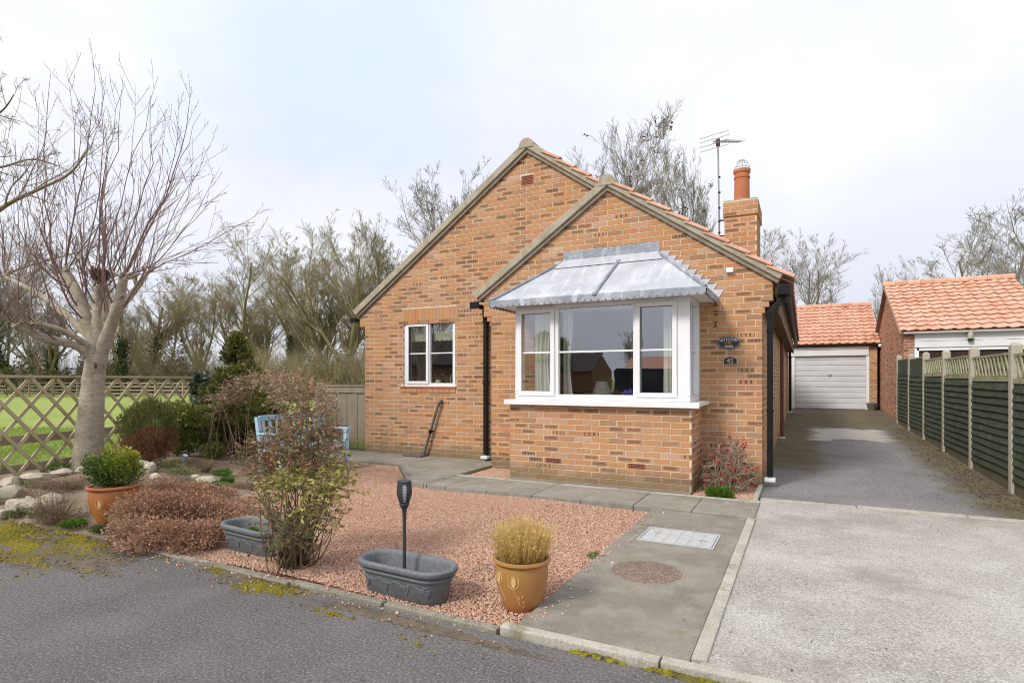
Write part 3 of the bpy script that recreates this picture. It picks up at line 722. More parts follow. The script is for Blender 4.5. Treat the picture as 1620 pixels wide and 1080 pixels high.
# roof decks (slabs under the tiles)
def deck(p, q, Y0, Y1, d0=.03, d1=.12):
    a, b = offs(p, q, d0), offs(p, q, d1)
    return [(x, Y0, z) for x, z in (a[0], a[1], b[1], b[0])], (0, Y1-Y0, 0)
m = MB()
for p, q, y0, y1 in ((A_L, A_AP, YA+.17, 20.9), (A_AP, A_R, YA+.17, 20.9), (B_L, B_AP, YB+.17, YA-.09)):
    m.prism(*deck(p, q, y0, y1))
roof = m.build('roof', TILE2, H)
# pantiles
def tile_mesh(w=.25, L=.345, amp=.036, th=.018, n=10, name='roof_tile', mat=None):
    V, F = [], []
    for y, dz in ((0, 0.0), (L, -.012)):
        for lev in (0, -th):
            for i in range(n+1):
                x = i/n; V.append((x*w*1.06, y, dz+lev+amp*(.25*math.cos(2*math.pi*x)+.9*math.sin(2*math.pi*x-.6)*(.55+.45*math.cos(math.pi*x)))))
    m_ = n+1
    for i in range(n):
        F += [(i, i+1, 2*m_+i+1, 2*m_+i), (m_+i+1, m_+i, 3*m_+i, 3*m_+i+1), (i+1, i, m_+i, m_+i+1), (2*m_+i, 2*m_+i+1, 3*m_+i+1, 3*m_+i)]
    F += [(0, 2*m_, 3*m_, m_), (n, m_+n, 3*m_+n, 2*m_+n)]
    me = bpy.data.meshes.new(name); me.from_pydata(V, [], F); me.materials.append(mat)
    me.polygons.foreach_set('use_smooth', [True]*len(me.polygons)); me.set_sharp_from_angle(angle=math.radians(40))
    return me
def lay_tiles(parent, o, ex, ey, nx, ny, me, gauge=.30, w=.25, skip=None, lift=.03):
    """o: eave corner; ex along the eave, ey up the slope (unit vectors)"""
    ex, ey = Vector(ex).normalized(), Vector(ey).normalized(); en = ex.cross(ey).normalized()
    tilt = math.radians(4.2)
    ey2 = (ey*math.cos(tilt)-en*math.sin(tilt)); en2 = ex.cross(ey2)
    for j in range(ny):
        for i in range(nx):
            if skip and skip(i, j): continue
            p = Vector(o)+ex*(i*w)+ey*(j*gauge)+en*(lift+rnd.uniform(-.003, .004))
            M = Matrix((ex, ey2, en2)).transposed().to_4x4(); M.translation = p
            M = M @ Matrix.Rotation(rnd.gauss(0, .008), 4, 'Z')
            t = put('roof_tile', me, parent)
            if parent.name in WORLD: t.matrix_parent_inverse = parent.matrix_basis.inverted()
            t.matrix_basis = M; t.color = (rnd.random(), rnd.random(), rnd.random(), 1)
tmB = tile_mesh(mat=TILE)
# right slope of the main roof: the columns at the verge and the eaves course are all that can be seen from below
slopeR = Vector((A_AP[0]-A_R[0], 0, A_AP[1]-A_R[1])).normalized()
slopeRB = Vector((B_AP[0]-B_R[0], 0, B_AP[1]-B_R[1])).normalized()
nB = Vector((-slopeRB.z, 0, slopeRB.x)); nB = nB if nB.z > 0 else -nB
lay_tiles(roof, Vector((B_R[0]+.10, YB-.10, B_R[1]-.07))+nB*.145, (0, 1, 0), slopeRB, 2, 9, tmB, .30, .25, lift=.028)
lay_tiles(roof, Vector((A_R[0]+.10, YA-.10, A_R[1]-.07))+nB*.145, (0, 1, 0), slopeR, 2, 14, tmB, .30, .25, skip=lambda i, j: j < 6, lift=.028)
lay_tiles(roof, Vector((B_R[0]+.13, YB+.40, B_R[1]-.02))+nB*.06, (0, 1, 0), slopeRB, 50, 1, tmB, .30, .25, lift=.028)
# ridge tiles
def ridge(AP, Y0, n, mat, mat0, r=.125, up=.075, parent=None):
    for i in range(n):
        m = MB(); y0, y1 = Y0+i*.45, Y0+i*.45+.447; pr = []
        for k_ in range(11):
            a = math.radians(-12+204*k_/10); pr.append((AP[0]+r*math.cos(a), AP[1]+up+r*math.sin(a)))
        m.prism([(x, y0, z) for x, z in pr], (0, y1-y0, 0)); m.build('ridge_tile', mat0 if i == 0 else mat, parent or H, smooth=True)
ridge(A_AP, YA-.085, 5, TILE, VERGE, up=.10); ridge(B_AP, YB-.085, 4, TILE, VERGE, up=.10)

# gutters, fascia and downpipes
def gutter(x, z, y0, y1, name='gutter', mat=BLACKPL, r=.056):
    m = MB(); pr = [(x+r*math.cos(a), z+r*math.sin(a)) for a in [math.pi+math.pi*i/8 for i in range(9)]]
    pr += [(x+(r-.005)*math.cos(a), z+(r-.005)*math.sin(a)) for a in [2*math.pi-math.pi*i/8 for i in range(9)]]
    m.prism([(px_, y0, pz_) for px_, pz_ in pr], (0, y1-y0, 0)); return m.build(name, mat, H)
g = gutter(-.205, 2.50, YB-.02, 20.9)
m = MB(); m.box(-.275, YB-.045, 2.405, -.135, YB+.19, 2.53); m.bar((-.215, YB+.07, 2.42), (-.225, YB+.07, 2.33), .075, .075, (0, 1, 0)); m.build('outlet', BLACKPL, g, bevel=.006)
gl_ = gutter(-7.545, 2.50, YA-.06, 20.9)
m = MB(); m.box(-7.62, YA-.085, 2.425, -7.48, YA-.055, 2.515); m.build('end_cap', BLACKPL, gl_, bevel=.004)
gb = gutter(-4.63, 2.545, YB-.06, YA-.02)
m = MB(); m.box(-4.71, YB-.085, 2.475, -4.55, YB-.055, 2.585); m.build('end_cap', BLACKPL, gb, bevel=.004); m = MB(); m.bar((-4.65, YB+.30, 2.50), (-4.687, YB+.385, 2.36), .07, .07, (0, 1, 0)); m.build('outlet', BLACKPL, gb, bevel=.004)
m = MB(); m.box(-.46, YB+.21, 2.235, -.30, 20.8, 2.26); m.box(-.30, YB+.21, 2.20, -.27, 20.8, 2.46); m.build('fascia', BROWNFASCIA, H)
def downpipe(x, y, z0, z1, neck=None, mat=BLACKPL, w=.068, label=None, brackets=()):
    m = MB(); m.box(x-w/2, y-w/2, z0, x+w/2, y+w/2, z1)
    if neck: m.bar((x, y, z1-.02), neck, w, w, (0, 1, 0))
    dp = m.build('downpipe', mat, H, bevel=.008)
    if label: dp['label'] = label
    for z in brackets:
        m = MB(); m.box(x-w/2-.008, y-w/2-.008, z, x+w/2+.008, y+w/2+.02, z+.035); m.build('bracket', mat, dp)
    m = MB(); m.box(x-w/2-.03, y-w/2-.04, z0-.06, x+w/2+.03, y+w/2+.02, z0-.012); m.build('gully_shoe', WHITEWOOD, dp, bevel=.01)
    return dp
downpipe(-.372, YB+.055, .135, 2.24, (-.225, YB+.07, 2.36), brackets=(.95, 1.95, 2.18))
downpipe(-4.687, YA-.055, .11, 2.36, brackets=(1.28, 2.30))
downpipe(-.40, 13.3, .16, 2.2, mat=simple('brown_plastic', (.19, .07, .045), (.16, .06, .04), 5, .45), w=.07)
downpipe(-.38, 20.6, .34, 2.3, brackets=(1.2,))
m = MB(); m.box(-.47, 20.2, .2, -.42, 20.45, 2.2); m.build('trim', simple('pale_green_trim', (.42, .50, .44), None, 4), H)

# ------------------------------------------------------------------ windows
def rect_frame(m, x0, x1, z0, z1, y0, y1, w):
    m.box(x0, y0, z0, x1, y1, z0+w); m.box(x0, y0, z1-w, x1, y1, z1); m.box(x0, y0, z0+w, x0+w, y1, z1-w); m.box(x1-w, y0, z0+w, x1, y1, z1-w)
def pane_x(parent, x0, x1, z0, z1, y):
    m = MB(); m.box(x0, y, z0, x1, y+.006, z1); return m.build('pane', GLASS, parent)
m = MB(); rect_frame(m, KW[0]+.004, KW[1]-.004, KW[2]+.003, KW[3]-.004, YA+.025, YA+.085, .058)
xm = -5.905; m.box(xm-.032, YA+.025, KW[2]+.061, xm+.032, YA+.085, KW[3]-.062)
kwin = m.build('window', WHITEPVC, H, bevel=.004); kwin['label'] = 'white two light kitchen window'
m = MB(); rect_frame(m, KW[0]+.055, xm+.012, KW[2]+.045, KW[3]-.045, YA+.008, YA+.024, .050); m.build('casement', WHITEPVC, kwin, bevel=.004)
m = MB(); m.box(KW[0]+.106, YA+.045, 1.812, xm-.040, YA+.062, 1.832); m.box(xm+.033, YA+.045, 1.812, KW[1]-.064, YA+.062, 1.832); m.build('glazing_bar', WHITEPVC, kwin)
pane_x(kwin, KW[0]+.060, xm-.034, KW[2]+.060, KW[3]-.060, YA+.064); pane_x(kwin, xm+.034, KW[1]-.064, KW[2]+.060, KW[3]-.060, YA+.064)
# bay window
ZB0, ZB1 = 1.085, 2.362
m = MB(); m.box(-3.68, YC-.085, 1.032, -1.095, YB-.008, 1.083); m.box(-3.68, YC-.10, 1.018, -1.085, YC-.086, 1.085)
bay = m.build('bay_window', WHITEPVC, H, bevel=.005); bay['label'] = 'white framed bay window of three front lights'
yf = YC+.035
def px2x(px_, Y=yf):
    return atY(px_, 600, Y).x
XL, XR = -3.565, -1.215
m = MB()
m.box(XL, yf, ZB0, XR, yf+.07, ZB0+.075); m.box(XL, yf, ZB1-.05, XR, yf+.07, ZB1)
for a, b in ((XL, XL+.075), (px2x(872)+.006, px2x(884)-.008), (px2x(1001)+.004, px2x(1011)), (XR-.16, XR)): m.box(a, yf, ZB0+.075, b, yf+.07, ZB1-.05)
m.box(XR-.07, yf+.07, ZB0, XR, YB-.01, ZB0+.075); m.box(XR-.07, yf+.07, ZB1-.05, XR, YB-.01, ZB1); m.box(XR-.07, YB-.10, ZB0+.075, XR, YB-.01, ZB1-.05); m.box(XR-.07, yf+.07, ZB0+.075, XR, yf+.12, ZB1-.05)
m.box(XL, yf+.07, ZB0, XL+.07, YB-.01, ZB0+.075); m.box(XL, yf+.07, ZB1-.05, XL+.07, YB-.01, ZB1); m.box(XL, YB-.10, ZB0+.075, XL+.07, YB-.01, ZB1-.05)
m.build('frame', WHITEPVC, bay, bevel=.005)
GL0, GL1 = px2x(819), px2x(878)-.004
GR0, GR1 = px2x(1006)-.004, px2x(1071)
m = MB(); rect_frame(m, GL0, GL1, ZB0+.055, ZB1-.04, yf-.018, yf-.001, .062); m.build('casement', WHITEPVC, bay, bevel=.005)
m = MB(); rect_frame(m, GR0, GR1, ZB0+.055, ZB1-.04, yf-.018, yf-.001, .055); m.build('casement', WHITEPVC, bay, bevel=.005)
m = MB(); GC0, GC1 = px2x(884)-.008, px2x(1001)+.004
for a, b in ((GL0+.062, GL1-.062), (GC0, GC1), (GR0+.055, GR1-.055)): m.box(a, yf+.02, 1.716, b, yf+.036, 1.738)
m.box(XR-.045, yf+.12, 1.716, XR-.03, YB-.10, 1.738); m.build('glazing_bar', WHITEPVC, bay)
for a, b in ((GL0+.05, GL1-.05), (GC0-.005, GC1+.005), (GR0+.045, GR1-.045)): pane_x(bay, a, b, ZB0+.07, ZB1-.045, yf+.040)
m = MB(); m.box(XR-.055, yf+.118, ZB0+.07, XR-.049, YB-.098, ZB1-.045); m.build('pane', GLASS, bay)
m = MB(); m.box(XL+.05, yf+.10, ZB0+.07, XL+.056, YB-.098, ZB1-.045); m.build('pane', GLASS, bay)
m = MB(); m.box(-3.80, YC-.19, 2.366, -1.03, YB-.009, 2.388); m.build('soffit', WHITEWOOD, bay)
m = MB(); m.box(-3.55, yf+.075, 1.086, -1.29, YB-.0, 1.10); m.build('inner_sill', WHITEPVC, bay)
# lead roof of the bay
EL, ER, EF, EZ = -3.83, -.995, YC-.215, 2.42
TL, TR, TZ = -3.13, -1.76, 3.08
m = MB()
b0 = [(EL, EF, EZ), (ER, EF, EZ), (ER, YB-.01, EZ), (EL, YB-.01, EZ)]; t0 = [(TL, YB-.012, TZ), (TR, YB-.012, TZ)]
m.add(b0+t0+[(x, y, z-.03) for x, y, z in b0], [(0, 1, 5, 4), (1, 2, 5), (0, 4, 3), (2, 3, 4, 5), (6, 9, 8, 7), (0, 6, 7, 1), (1, 7, 8, 2), (3, 2, 8, 9), (0, 3, 9, 6)])
br = m.build('bay_roof', LEAD, H); br['label'] = 'pale weathered lead roof over the bay'
def lerp(a, b, t): return tuple(x+(y-x)*t for x, y in zip(a, b))
ftl, ftr = t0
for a, b in ((b0[0], ftl), (b0[1], ftr), (((-2.33), EF, EZ), (-2.265, *lerp((EF, EZ), (YB-.012, TZ), .86)))):
    n_ = 9; pts = [Vector(lerp(a, b, i/(n_-1)))+Vector((0, -.006, .012)) for i in range(n_)]
    m = MB(); m.tube(pts, [.021+.002*math.sin(i*2.1) for i in range(n_)], 8); m.build('lead_roll', LEADDK, br, smooth=True)
m = MB(); m.ball((-2.265, YB-.165, TZ-.085), .038, 10, 6, (1, 1, .6)); m.ball((-2.33, EF-.004, EZ+.012), .036, 10, 6); m.build('lead_dressing', LEADDK, br, smooth=True)
# cover flashing and upstand on the wall
u_ = .80; q0, q1 = lerp(b0[0], ftl, u_), lerp(b0[1], ftr, u_)
m = MB(); up = Vector((0, -.55, .83))*.010
m.prism([Vector(q0)+up+Vector((.05, 0, 0)), Vector(q1)+up-Vector((.05, 0, 0)), Vector((TR-.01, YB-.020, TZ+.012))+up, Vector((TL+.01, YB-.020, TZ+.012))+up], up*.5)
m.build('cover_flashing', LEAD, br)
m = MB(); m.prism([(TL-.03, YB-.009, TZ-.06), (TR+.03, YB-.009, TZ-.06), (TR+.02, YB-.009, 3.245), (TL-.02, YB-.009, 3.225)], (0, -.008, 0)); m.build('upstand', LEADDK, br)
for sgn, (ex_, tx) in ((1, (ER, TR)), (-1, (EL, TL))):
    N_ = 9
    for i in range(N_):
        xa, za = tx+(ex_-tx)*i/N_, TZ+(EZ+.02-TZ)*i/N_; xb, zb = tx+(ex_-tx)*(i+1)/N_, TZ+(EZ+.02-TZ)*(i+1)/N_
        y = YB-.009-(i % 2)*.003
        m = MB(); m.prism([(xa-sgn*.03, y, za-.035), (xb, y, zb-.05), (xb+sgn*.085, y, za+.02), (xa, y, za+.025)], (0, -.0025, 0)); m.build('flashing_step', LEAD, br)
# scalloped apron round the eaves
def scallop(P0, P1, name, depth=.080, pitch=.090):
    P0, P1 = Vector(P0), Vector(P1); d = P1-P0; n_ = max(1, round(d.length/pitch)); pts = []
    for i in range(n_):
        for k_ in range(6):
            a = math.pi*k_/6; pts.append(P0+d*((i+.5-.5*math.cos(a))/n_)+Vector((0, 0, -depth*.62-.036*math.sin(a))))
    pts.append(P1+Vector((0, 0, -depth*.62)))
    out = Vector((d.y, -d.x, 0)).normalized(); m = MB(); n2_ = len(pts); b_ = len(m.V)
    for p in pts:
        t_ = (Vector((p.x, p.y, 0))-Vector((P0.x, P0.y, 0))).length/d.length; top = P0+d*t_
        for q, o_ in ((top+Vector((0, 0, .014)), -.004), (top+Vector((0, 0, .004)), .012), (p, .016), (p, .008), (top, -.004)): m.V.append(tuple(q+out*o_))
    for i in range(n2_-1):
        for k_ in range(4): m.F.append((i*5+k_, i*5+k_+1, i*5+5+k_+1, i*5+5+k_))
    return m.build(name, LEADDK, br)
scallop((EL, EF, EZ+.004), (ER, EF, EZ+.004), 'scalloped_apron'); scallop((ER, EF, EZ+.004), (ER, YB-.02, EZ+.004), 'scalloped_apron'); scallop((EL, YB-.02, EZ+.004), (EL, EF, EZ+.004), 'scalloped_apron')
# side window and door on the drive side
m = MB(); m.box(-.53, SW[0], SW[2], -.475, SW[0]+.06, SW[3]); m.box(-.53, SW[1]-.06, SW[2], -.475, SW[1], SW[3]); m.box(-.53, SW[0]+.06, SW[3]-.06, -.475, SW[1]-.06, SW[3]); m.box(-.53, SW[0]+.06, SW[2], -.475, SW[1]-.06, SW[2]+.06)
w_ = m.build('window', WHITEPVC, H); w_['label'] = 'white window in the side wall'
m = MB(); m.box(-.51, SW[0]+.06, SW[2]+.06, -.504, SW[1]-.06, SW[3]-.06); m.build('pane', GLASS, w_)
m = MB(); m.box(-.56, SW[0]-.02, SW[2]-.09, -.40, SW[1]+.02, SW[2]-.004); m.build('window_sill', CILLTILE, H)
m = MB(); m.box(-.53, SD[0]+.003, SD[2], -.48, SD[1]-.003, SD[3]-.003); m.build('door', WHITEWOOD, H)
# chimney
CHX0, CHX1, CHY0, CHY1 = -1.10, -.635, 9.5, 10.30
m = MB(); m.box(CHX0, CHY0, 2.7, CHX1, CHY1, 3.90); m.box(CHX0-.022, CHY0-.022, 3.90, CHX1+.022, CHY1+.022, 4.13)
ch = m.build('chimney', MORTAR, H)
cb = brick_wall((0, CHY0, 0), (1, 0, 0), (0, -1, 0), CHX0, CHX1, 2.75, 3.90, seed=21, zbase=2.75)+brick_wall((CHX1, 0, 0), (0, 1, 0), (1, 0, 0), CHY0+.01, CHY1, 2.75, 3.90, phase=.11, seed=22, zbase=2.75)
cb += brick_wall((0, CHY0-.022, 0), (1, 0, 0), (0, -1, 0), CHX0-.02, CHX1+.02, 3.90, 4.125, seed=23, zbase=3.90)+brick_wall((CHX1+.022, 0, 0), (0, 1, 0), (1, 0, 0), CHY0-.01, CHY1, 3.90, 4.125, phase=.11, seed=24, zbase=3.90)
for b in cb:
    o = put('brick', brick_mesh(b, BRICK), ch); o.location = b['O']+b['sd']*b['c'][0]+Vector((0, 0, b['c'][1])); o.color = (*b['r'], 1)
cx_, cy_ = -.87, 9.78
m = MB(); m.box(CHX0-.01, CHY0-.01, 4.132, CHX1+.01, CHY1+.01, 4.15); m.lathe([(.19, .0), (.15, .05), (.11, .055), (.1, 0)], 20, (cx_, cy_, 4.15)); m.build('flaunching', VERGE, ch)
m = MB(); m.lathe([(.118, 0), (.113, .38), (.122, .385), (.124, .405), (.112, .41), (.112, .46), (.128, .475), (.130, .52), (.118, .525), (.10, .52), (.095, 0)], 28, (cx_, cy_, 4.17)); m.build('chimney_pot', TERRA, ch, smooth=True)
m = MB()
for k_ in range(6):
    a = math.pi*k_/6; m.tube([(cx_+.115*math.cos(t)*math.cos(a), cy_+.115*math.cos(t)*math.sin(a), 4.71+.145*math.sin(t)) for t in [math.pi*i/12 for i in range(13)]], .0035, 5)
m.tube([(cx_+.117*math.cos(t), cy_+.117*math.sin(t), 4.72) for t in [2*math.pi*i/20 for i in range(21)]], .0035, 5); m.build('bird_guard', GALV, ch)

# ------------------------------------------------------------------ rooms behind the glass
def room(name, x0, x1, y0, y1, z0, z1, openings_y=True):
    m = MB(); m.box(x0, y1, z0, x1, y1+.05, z1); m.box(x0-.05, y0, z0, x0, y1, z1); m.box(x1, y0, z0, x1+.05, y1, z1); m.box(x0, y0, z1, x1, y1, z1+.05)
    r_ = m.build('inner_wall', ROOMW, H); m = MB(); m.box(x0, y0, z0-.05, x1, y1, z0); m.build('inner_floor', ROOMF, H)
room('lounge', -4.2, -.65, YB+.11, 12.2, .12, 2.42); room('kitchen', -7.1, -4.5, YA+.11, 11.6, .12, 2.45)
# ------------------------------------------------------------------ ground, road, drive, paths
def sheet(name, pts, mat, z=0.0, kind='structure', label=None, cat=None):
    m = MB(); m.face([(x, y, z) for x, y in pts]); o = m.build(name, mat, None, fix=False, kind=kind)
    if label: tag(o, label, cat)
    return o
def grid_sheet(name, x0, x1, y0, y1, nx, ny, fz, mat, keep=None, kind='structure'):
    xs, ys = np.linspace(x0, x1, nx+1), np.linspace(y0, y1, ny+1); X, Y = np.meshgrid(xs, ys)
    Z = fz(X, Y); V = np.stack([X, Y, Z], -1).reshape(-1, 3); i = np.arange(nx*ny); r, c = i//nx, i % nx; b = r*(nx+1)+c
    F = np.stack([b, b+1, b+nx+2, b+nx+1], 1)
    if keep is not None: F = F[keep(X, Y).reshape(-1)[F].all(1)]
    return put(name, np_mesh(name, V, F, mat, smooth=True), kind=kind)
# the field: level behind the garden, one sheet out to the horizon
m = MB(); m.face([(-900, -900, -.16), (900, -900, -.16), (900, 900, -.16), (-900, 900, -.16)]); m.build('ground', GRASSG, None, fix=False, kind='structure')
def road_z(X, Y): return -.028+.012*np.sin(X*.6)*np.exp(-((Y-1.5)/2)**2)
sheet('road', [(-60, -40), (40, -40), (40, 2.735), (-60, 2.735)], ASPHALT, -.028)
sheet('drive_apron', [(-.44, 2.80), (9, 2.80), (9, 7.09), (-.44, 7.09)], DRIVECON, -.004)
# tarmac drive, climbing to the garage
def kdrive(X, Y): return np.maximum(0, (Y-7.5)*.0214)
grid_sheet('drive', -.46, 2.30, 7.155, 23.0, 6, 40, lambda X, Y: kdrive(X, Y)-.002, DRIVEASP)
sheet('neighbouring_drive', [(2.34, 7.2), (9, 7.2), (9, 17.9), (2.34, 17.9)], ASPHALT, -.02)
sheet('gravel_bed', [(-7.3, 2.86), (-1.425, 2.86), (-1.425, 6.03), (-7.3, 7.22)], GRAVELBED, -.052)
sheet('gravel_pocket', [(-4.34, 6.87), (-3.60, 6.87), (-3.60, YB), (-4.34, YB)], GRAVELBED, -.045)
sheet('shrub_bed', [(-1.19, 6.87), (-.50, 6.87), (-.50, YB), (-1.19, YB)], GRAVELBED, -.025)
# kerbs: edging stones laid end to end
def edging(name, a, b, w, z, n, drop=.10, skew=.004, mat=None):
    root = thing(name, '', '', (0, 0, 0)); del root['label'], root['category']; root['kind'] = 'structure'
    a, b = Vector(a), Vector(b)
    for i in range(n):
        p, q = a.lerp(b, i/n), a.lerp(b, (i+1)/n); d = (q-p).normalized()
        m = MB(); h = rnd.uniform(-.004, .004); m.bar(p+d*.004+Vector((0, 0, z-drop/2+h)), q-d*.004+Vector((0, rnd.uniform(-skew, skew), z-drop/2+h)), w, drop)
        m.build('edging_stone', mat or EDGECON, root, bevel=.008)
    return root
edging('road_kerb', (-4.7, 2.79, 0), (-1.5, 2.80, 0), .060, -.010, 4, skew=.03, mat=KERBOLD)
edging('road_kerb', (-1.49, 2.80, 0), (9, 2.795, 0), .070, .006, 12, skew=.012)
edging('drive_kerb', (-.449, 2.87, 0), (-.449, 6.02, 0), .075, .010, 4)
edging('apron_kerb', (-.44, 7.10, 0), (9, 7.10, 0), .10, .010, 10)
edging('path_edging', (-4.35, 6.825, 0), (-.42, 6.825, 0), .075, .022, 5)
edging('bed_edging', (-.475, 6.87, 0), (-.475, YB-.01, 0), .055, .045, 1)
# concrete pads between gravel and drive
pads = thing('front_path', '', '', (0, 0, 0)); del pads['label'], pads['category']; pads['kind'] = 'structure'
for y0, y1 in ((2.838, 4.612), (4.622, 5.36), (5.366, 6.022)):
    m = MB(); m.box(-1.42, y0, -.10, -.489, y1, rnd.uniform(-.002, .002)); m.build('concrete_pad', PATHCON, pads, bevel=.008)
m = MB(); m.box(-3.62, 6.866, -.1, -1.19, YC-.006, .006); m.build('wall_footing', PATHCON, pads)
# paving slabs
pav = thing('paving', '', '', (0, 0, 0)); del pav['label'], pav['category']; pav['kind'] = 'structure'
def slabs(polys, sx, sy, ox, oy, z=.016, gap=.008):
    for poly in polys:
        x0, x1 = min(p[0] for p in poly), max(p[0] for p in poly); y0, y1 = min(p[1] for p in poly), max(p[1] for p in poly)
        # counter-clockwise poly assumed
        i0, i1 = math.floor((x0-ox)/sx), math.ceil((x1-ox)/sx); j0, j1 = math.floor((y0-oy)/sy), math.ceil((y1-oy)/sy)
        for i in range(i0, i1):
            for j in range(j0, j1):
                P = [(ox+i*sx+gap/2, oy+j*sy+gap/2), (ox+(i+1)*sx-gap/2, oy+j*sy+gap/2), (ox+(i+1)*sx-gap/2, oy+(j+1)*sy-gap/2), (ox+i*sx+gap/2, oy+(j+1)*sy-gap/2)]
                for k_ in range(len(poly)):
                    a, b = poly[k_], poly[(k_+1) % len(poly)]; nx, ny = (b[1]-a[1]), -(b[0]-a[0])
                    P = clip(P, nx, ny, nx*a[0]+ny*a[1])
                    if len(P) < 3: break
                if len(P) < 3 or area(P) < .004: continue
                h = z+rnd.uniform(-.002, .002); tx, ty = rnd.gauss(0, .0025), rnd.gauss(0, .0025); c = P[0]
                m = MB(); n_ = len(P); V = [(x, y, -.06) for x, y in P]+[(x, y, h+(x-c[0])*tx+(y-c[1])*ty) for x, y in P]
                m.add(V, [tuple(range(n_, 2*n_))]+[(q, (q+1) % n_, n_+(q+1) % n_, n_+q) for q in range(n_)]); m.build('paving_slab', SLABCON, pav, bevel=.005)
slabs([[(-4.30, 6.03), (-.42, 6.03), (-.42, 6.785), (-4.30, 6.785)]], .60, .755, -.42-.6*7, 6.03)
slabs([[(-4.60, 6.10), (-4.31, 6.03), (-4.31, 6.79), (-4.36, 7.215), (-5.60, 7.215)]], .62, .60, -5.60, 7.22-.6*2)
slabs([[(-9.2, 7.22), (-4.36, 7.22), (-4.36, YA-.008), (-9.2, YA-.008)]], .62, .54, -5.60, 7.22)
m = MB(); m.bar((-5.63, 7.22, -.02), (-4.61, 6.075, -.02), .045, .085); m.bar((-9.2, 7.20, -.02), (-5.62, 7.20, -.02), .04, .085); m.build('path_edge', PATHCON, pav)
# manhole cover and patched round cover in the path
mh = thing('manhole_cover', 'pale grey rectangular steel inspection cover set in the concrete path', 'manhole cover', (-.95, 5.04, 0))
m = MB(); rect = (-.31, -.235, .31, .235)
for x0, y0, x1, y1 in ((-.31, -.235, .31, -.222), (-.31, .222, .31, .235), (-.31, -.222, -.297, .222), (.297, -.222, .31, .222)): m.box(x0, y0, -.03, x1, y1, .006)
m.build('frame', MANHOLE, mh)
m = MB()
for i in range(6):
    for j in range(4):
        m.box(-.29+i*.0968, -.215+j*.108, -.02, -.29+i*.0968+.0953, -.215+j*.108+.1065, .0045)
m.build('cover_plate', MANHOLE, mh, bevel=.002)
m = MB(); m.tube([(.20+.028*math.cos(a), -.04+.018*math.sin(a), .0075) for a in [i*.5 for i in range(13)]], .0025, 5); m.tube([(-.20+.028*math.cos(a), .06+.018*math.sin(a), .0075) for a in [i*.5 for i in range(13)]], .0025, 5); m.build('key_hole', EDGECON, mh)
rc = thing('round_cover', 'round brown gravelly patch cover sunk in the concrete path', 'drain cover', (-.985, 4.03, 0))
m = MB(); m.lathe([(.245, .001), (.24, .003), (.0, .0035)], 40); 
aggr = concrete_mat('exposed_aggregate', [(.20, .14, .105), (.165, .115, .09), (.24, .175, .13)], [(.42, .35, .30), (.07, .05, .04)], 4, 70, .9)
m.build('disc', aggr, rc, smooth=True)
m = MB(); m.lathe([(.262, .0005), (.260, .005), (.246, .005), (.245, .001)], 40); m.build('rim', PATHCON, rc)

# gravel stones: thousands of small chips, one mass
def gravel(n, sampler, zf, smin, smax, seed, name='gravel', mat=None, tone=None):
    R = np.random.default_rng(seed); P = sampler(R, n); n = len(P)
    base = np.array([[1, 0, -.25], [-.5, .87, -.3], [-.5, -.87, -.25], [.1, .05, .75], [.45, .5, .15], [-.75, .1, .2]], np.float32)
    faces = np.array([[0, 4, 3], [4, 1, 3], [1, 5, 3], [5, 2, 3], [2, 0, 3], [0, 1, 4], [1, 2, 5]])
    s = R.uniform(smin, smax, (n, 1, 1))*R.uniform(.7, 1.3, (n, 1, 3)); V = base[None]*s+R.normal(0, .12, (n, 6, 3))*smin
    a = R.uniform(0, 6.283, n); ca, sa = np.cos(a), np.sin(a); t = R.normal(0, .45, n); ct, st = np.cos(t), np.sin(t)
    x, y, z = V[..., 0], V[..., 1]*ct[:, None]-V[..., 2]*st[:, None], V[..., 1]*st[:, None]+V[..., 2]*ct[:, None]
    V = np.stack([x*ca[:, None]-y*sa[:, None], x*sa[:, None]+y*ca[:, None], z], -1)
    V[..., 0] += P[:, 0:1]; V[..., 1] += P[:, 1:2]; V[..., 2] += (zf(P[:, 0], P[:, 1])+R.uniform(-.003, .006, n))[:, None]
    F = (np.arange(n)*6)[:, None, None]+faces[None]
    A = R.random((n, 3))
    if tone is not None: A[:, 0] = np.clip(tone(P[:, 0], P[:, 1], R), 0, 1)
    return put(name, np_mesh(name, V.reshape(-1, 3), F.reshape(-1, 3), mat or GRAVEL, np.repeat(A, 6, 0)), kind='stuff')
def inpoly(P, poly):
    x, y = P[:, 0], P[:, 1]; c = np.zeros(len(P), bool); j = len(poly)-1
    for i in range(len(poly)):
        xi, yi = poly[i]; xj, yj = poly[j]
        c ^= ((yi > y) != (yj > y)) & (x < (xj-xi)*(y-yi)/(yj-yi+1e-9)+xi); j = i
    return c
GP = [(-5.05, 2.88), (-1.43, 2.87), (-1.43, 6.02), (-4.60, 6.02), (-5.66, 7.18), (-7.2, 7.18), (-7.2, 6.2), (-6.2, 5.0), (-5.55, 4.2)]
def gravel_sampler(R, n):
    P = np.stack([R.uniform(-7.2, -1.43, n*2), 2.87+(7.18-2.87)*R.random(n*2)**1.15], 1); return P[inpoly(P, GP)][:n]
def gsurf(x, y): return -.034+.008*np.sin(x*3.1+y*1.7)+.008*np.sin(x*1.3-y*2.3)+.10*np.clip((-5.4-x)/2.0, 0, 1)
gravel(110000, gravel_sampler, gsurf, .0055, .0105, 5)
def pocket(R, n): return np.stack([R.uniform(-4.33, -3.64, n), R.uniform(6.88, YB-.01, n)], 1)
gravel(5000, pocket, lambda x, y: -.03+0*x, .010, .016, 6)
def bedp(R, n): return np.stack([R.uniform(-1.17, -.52, n), R.uniform(6.88, YB-.01, n)], 1)
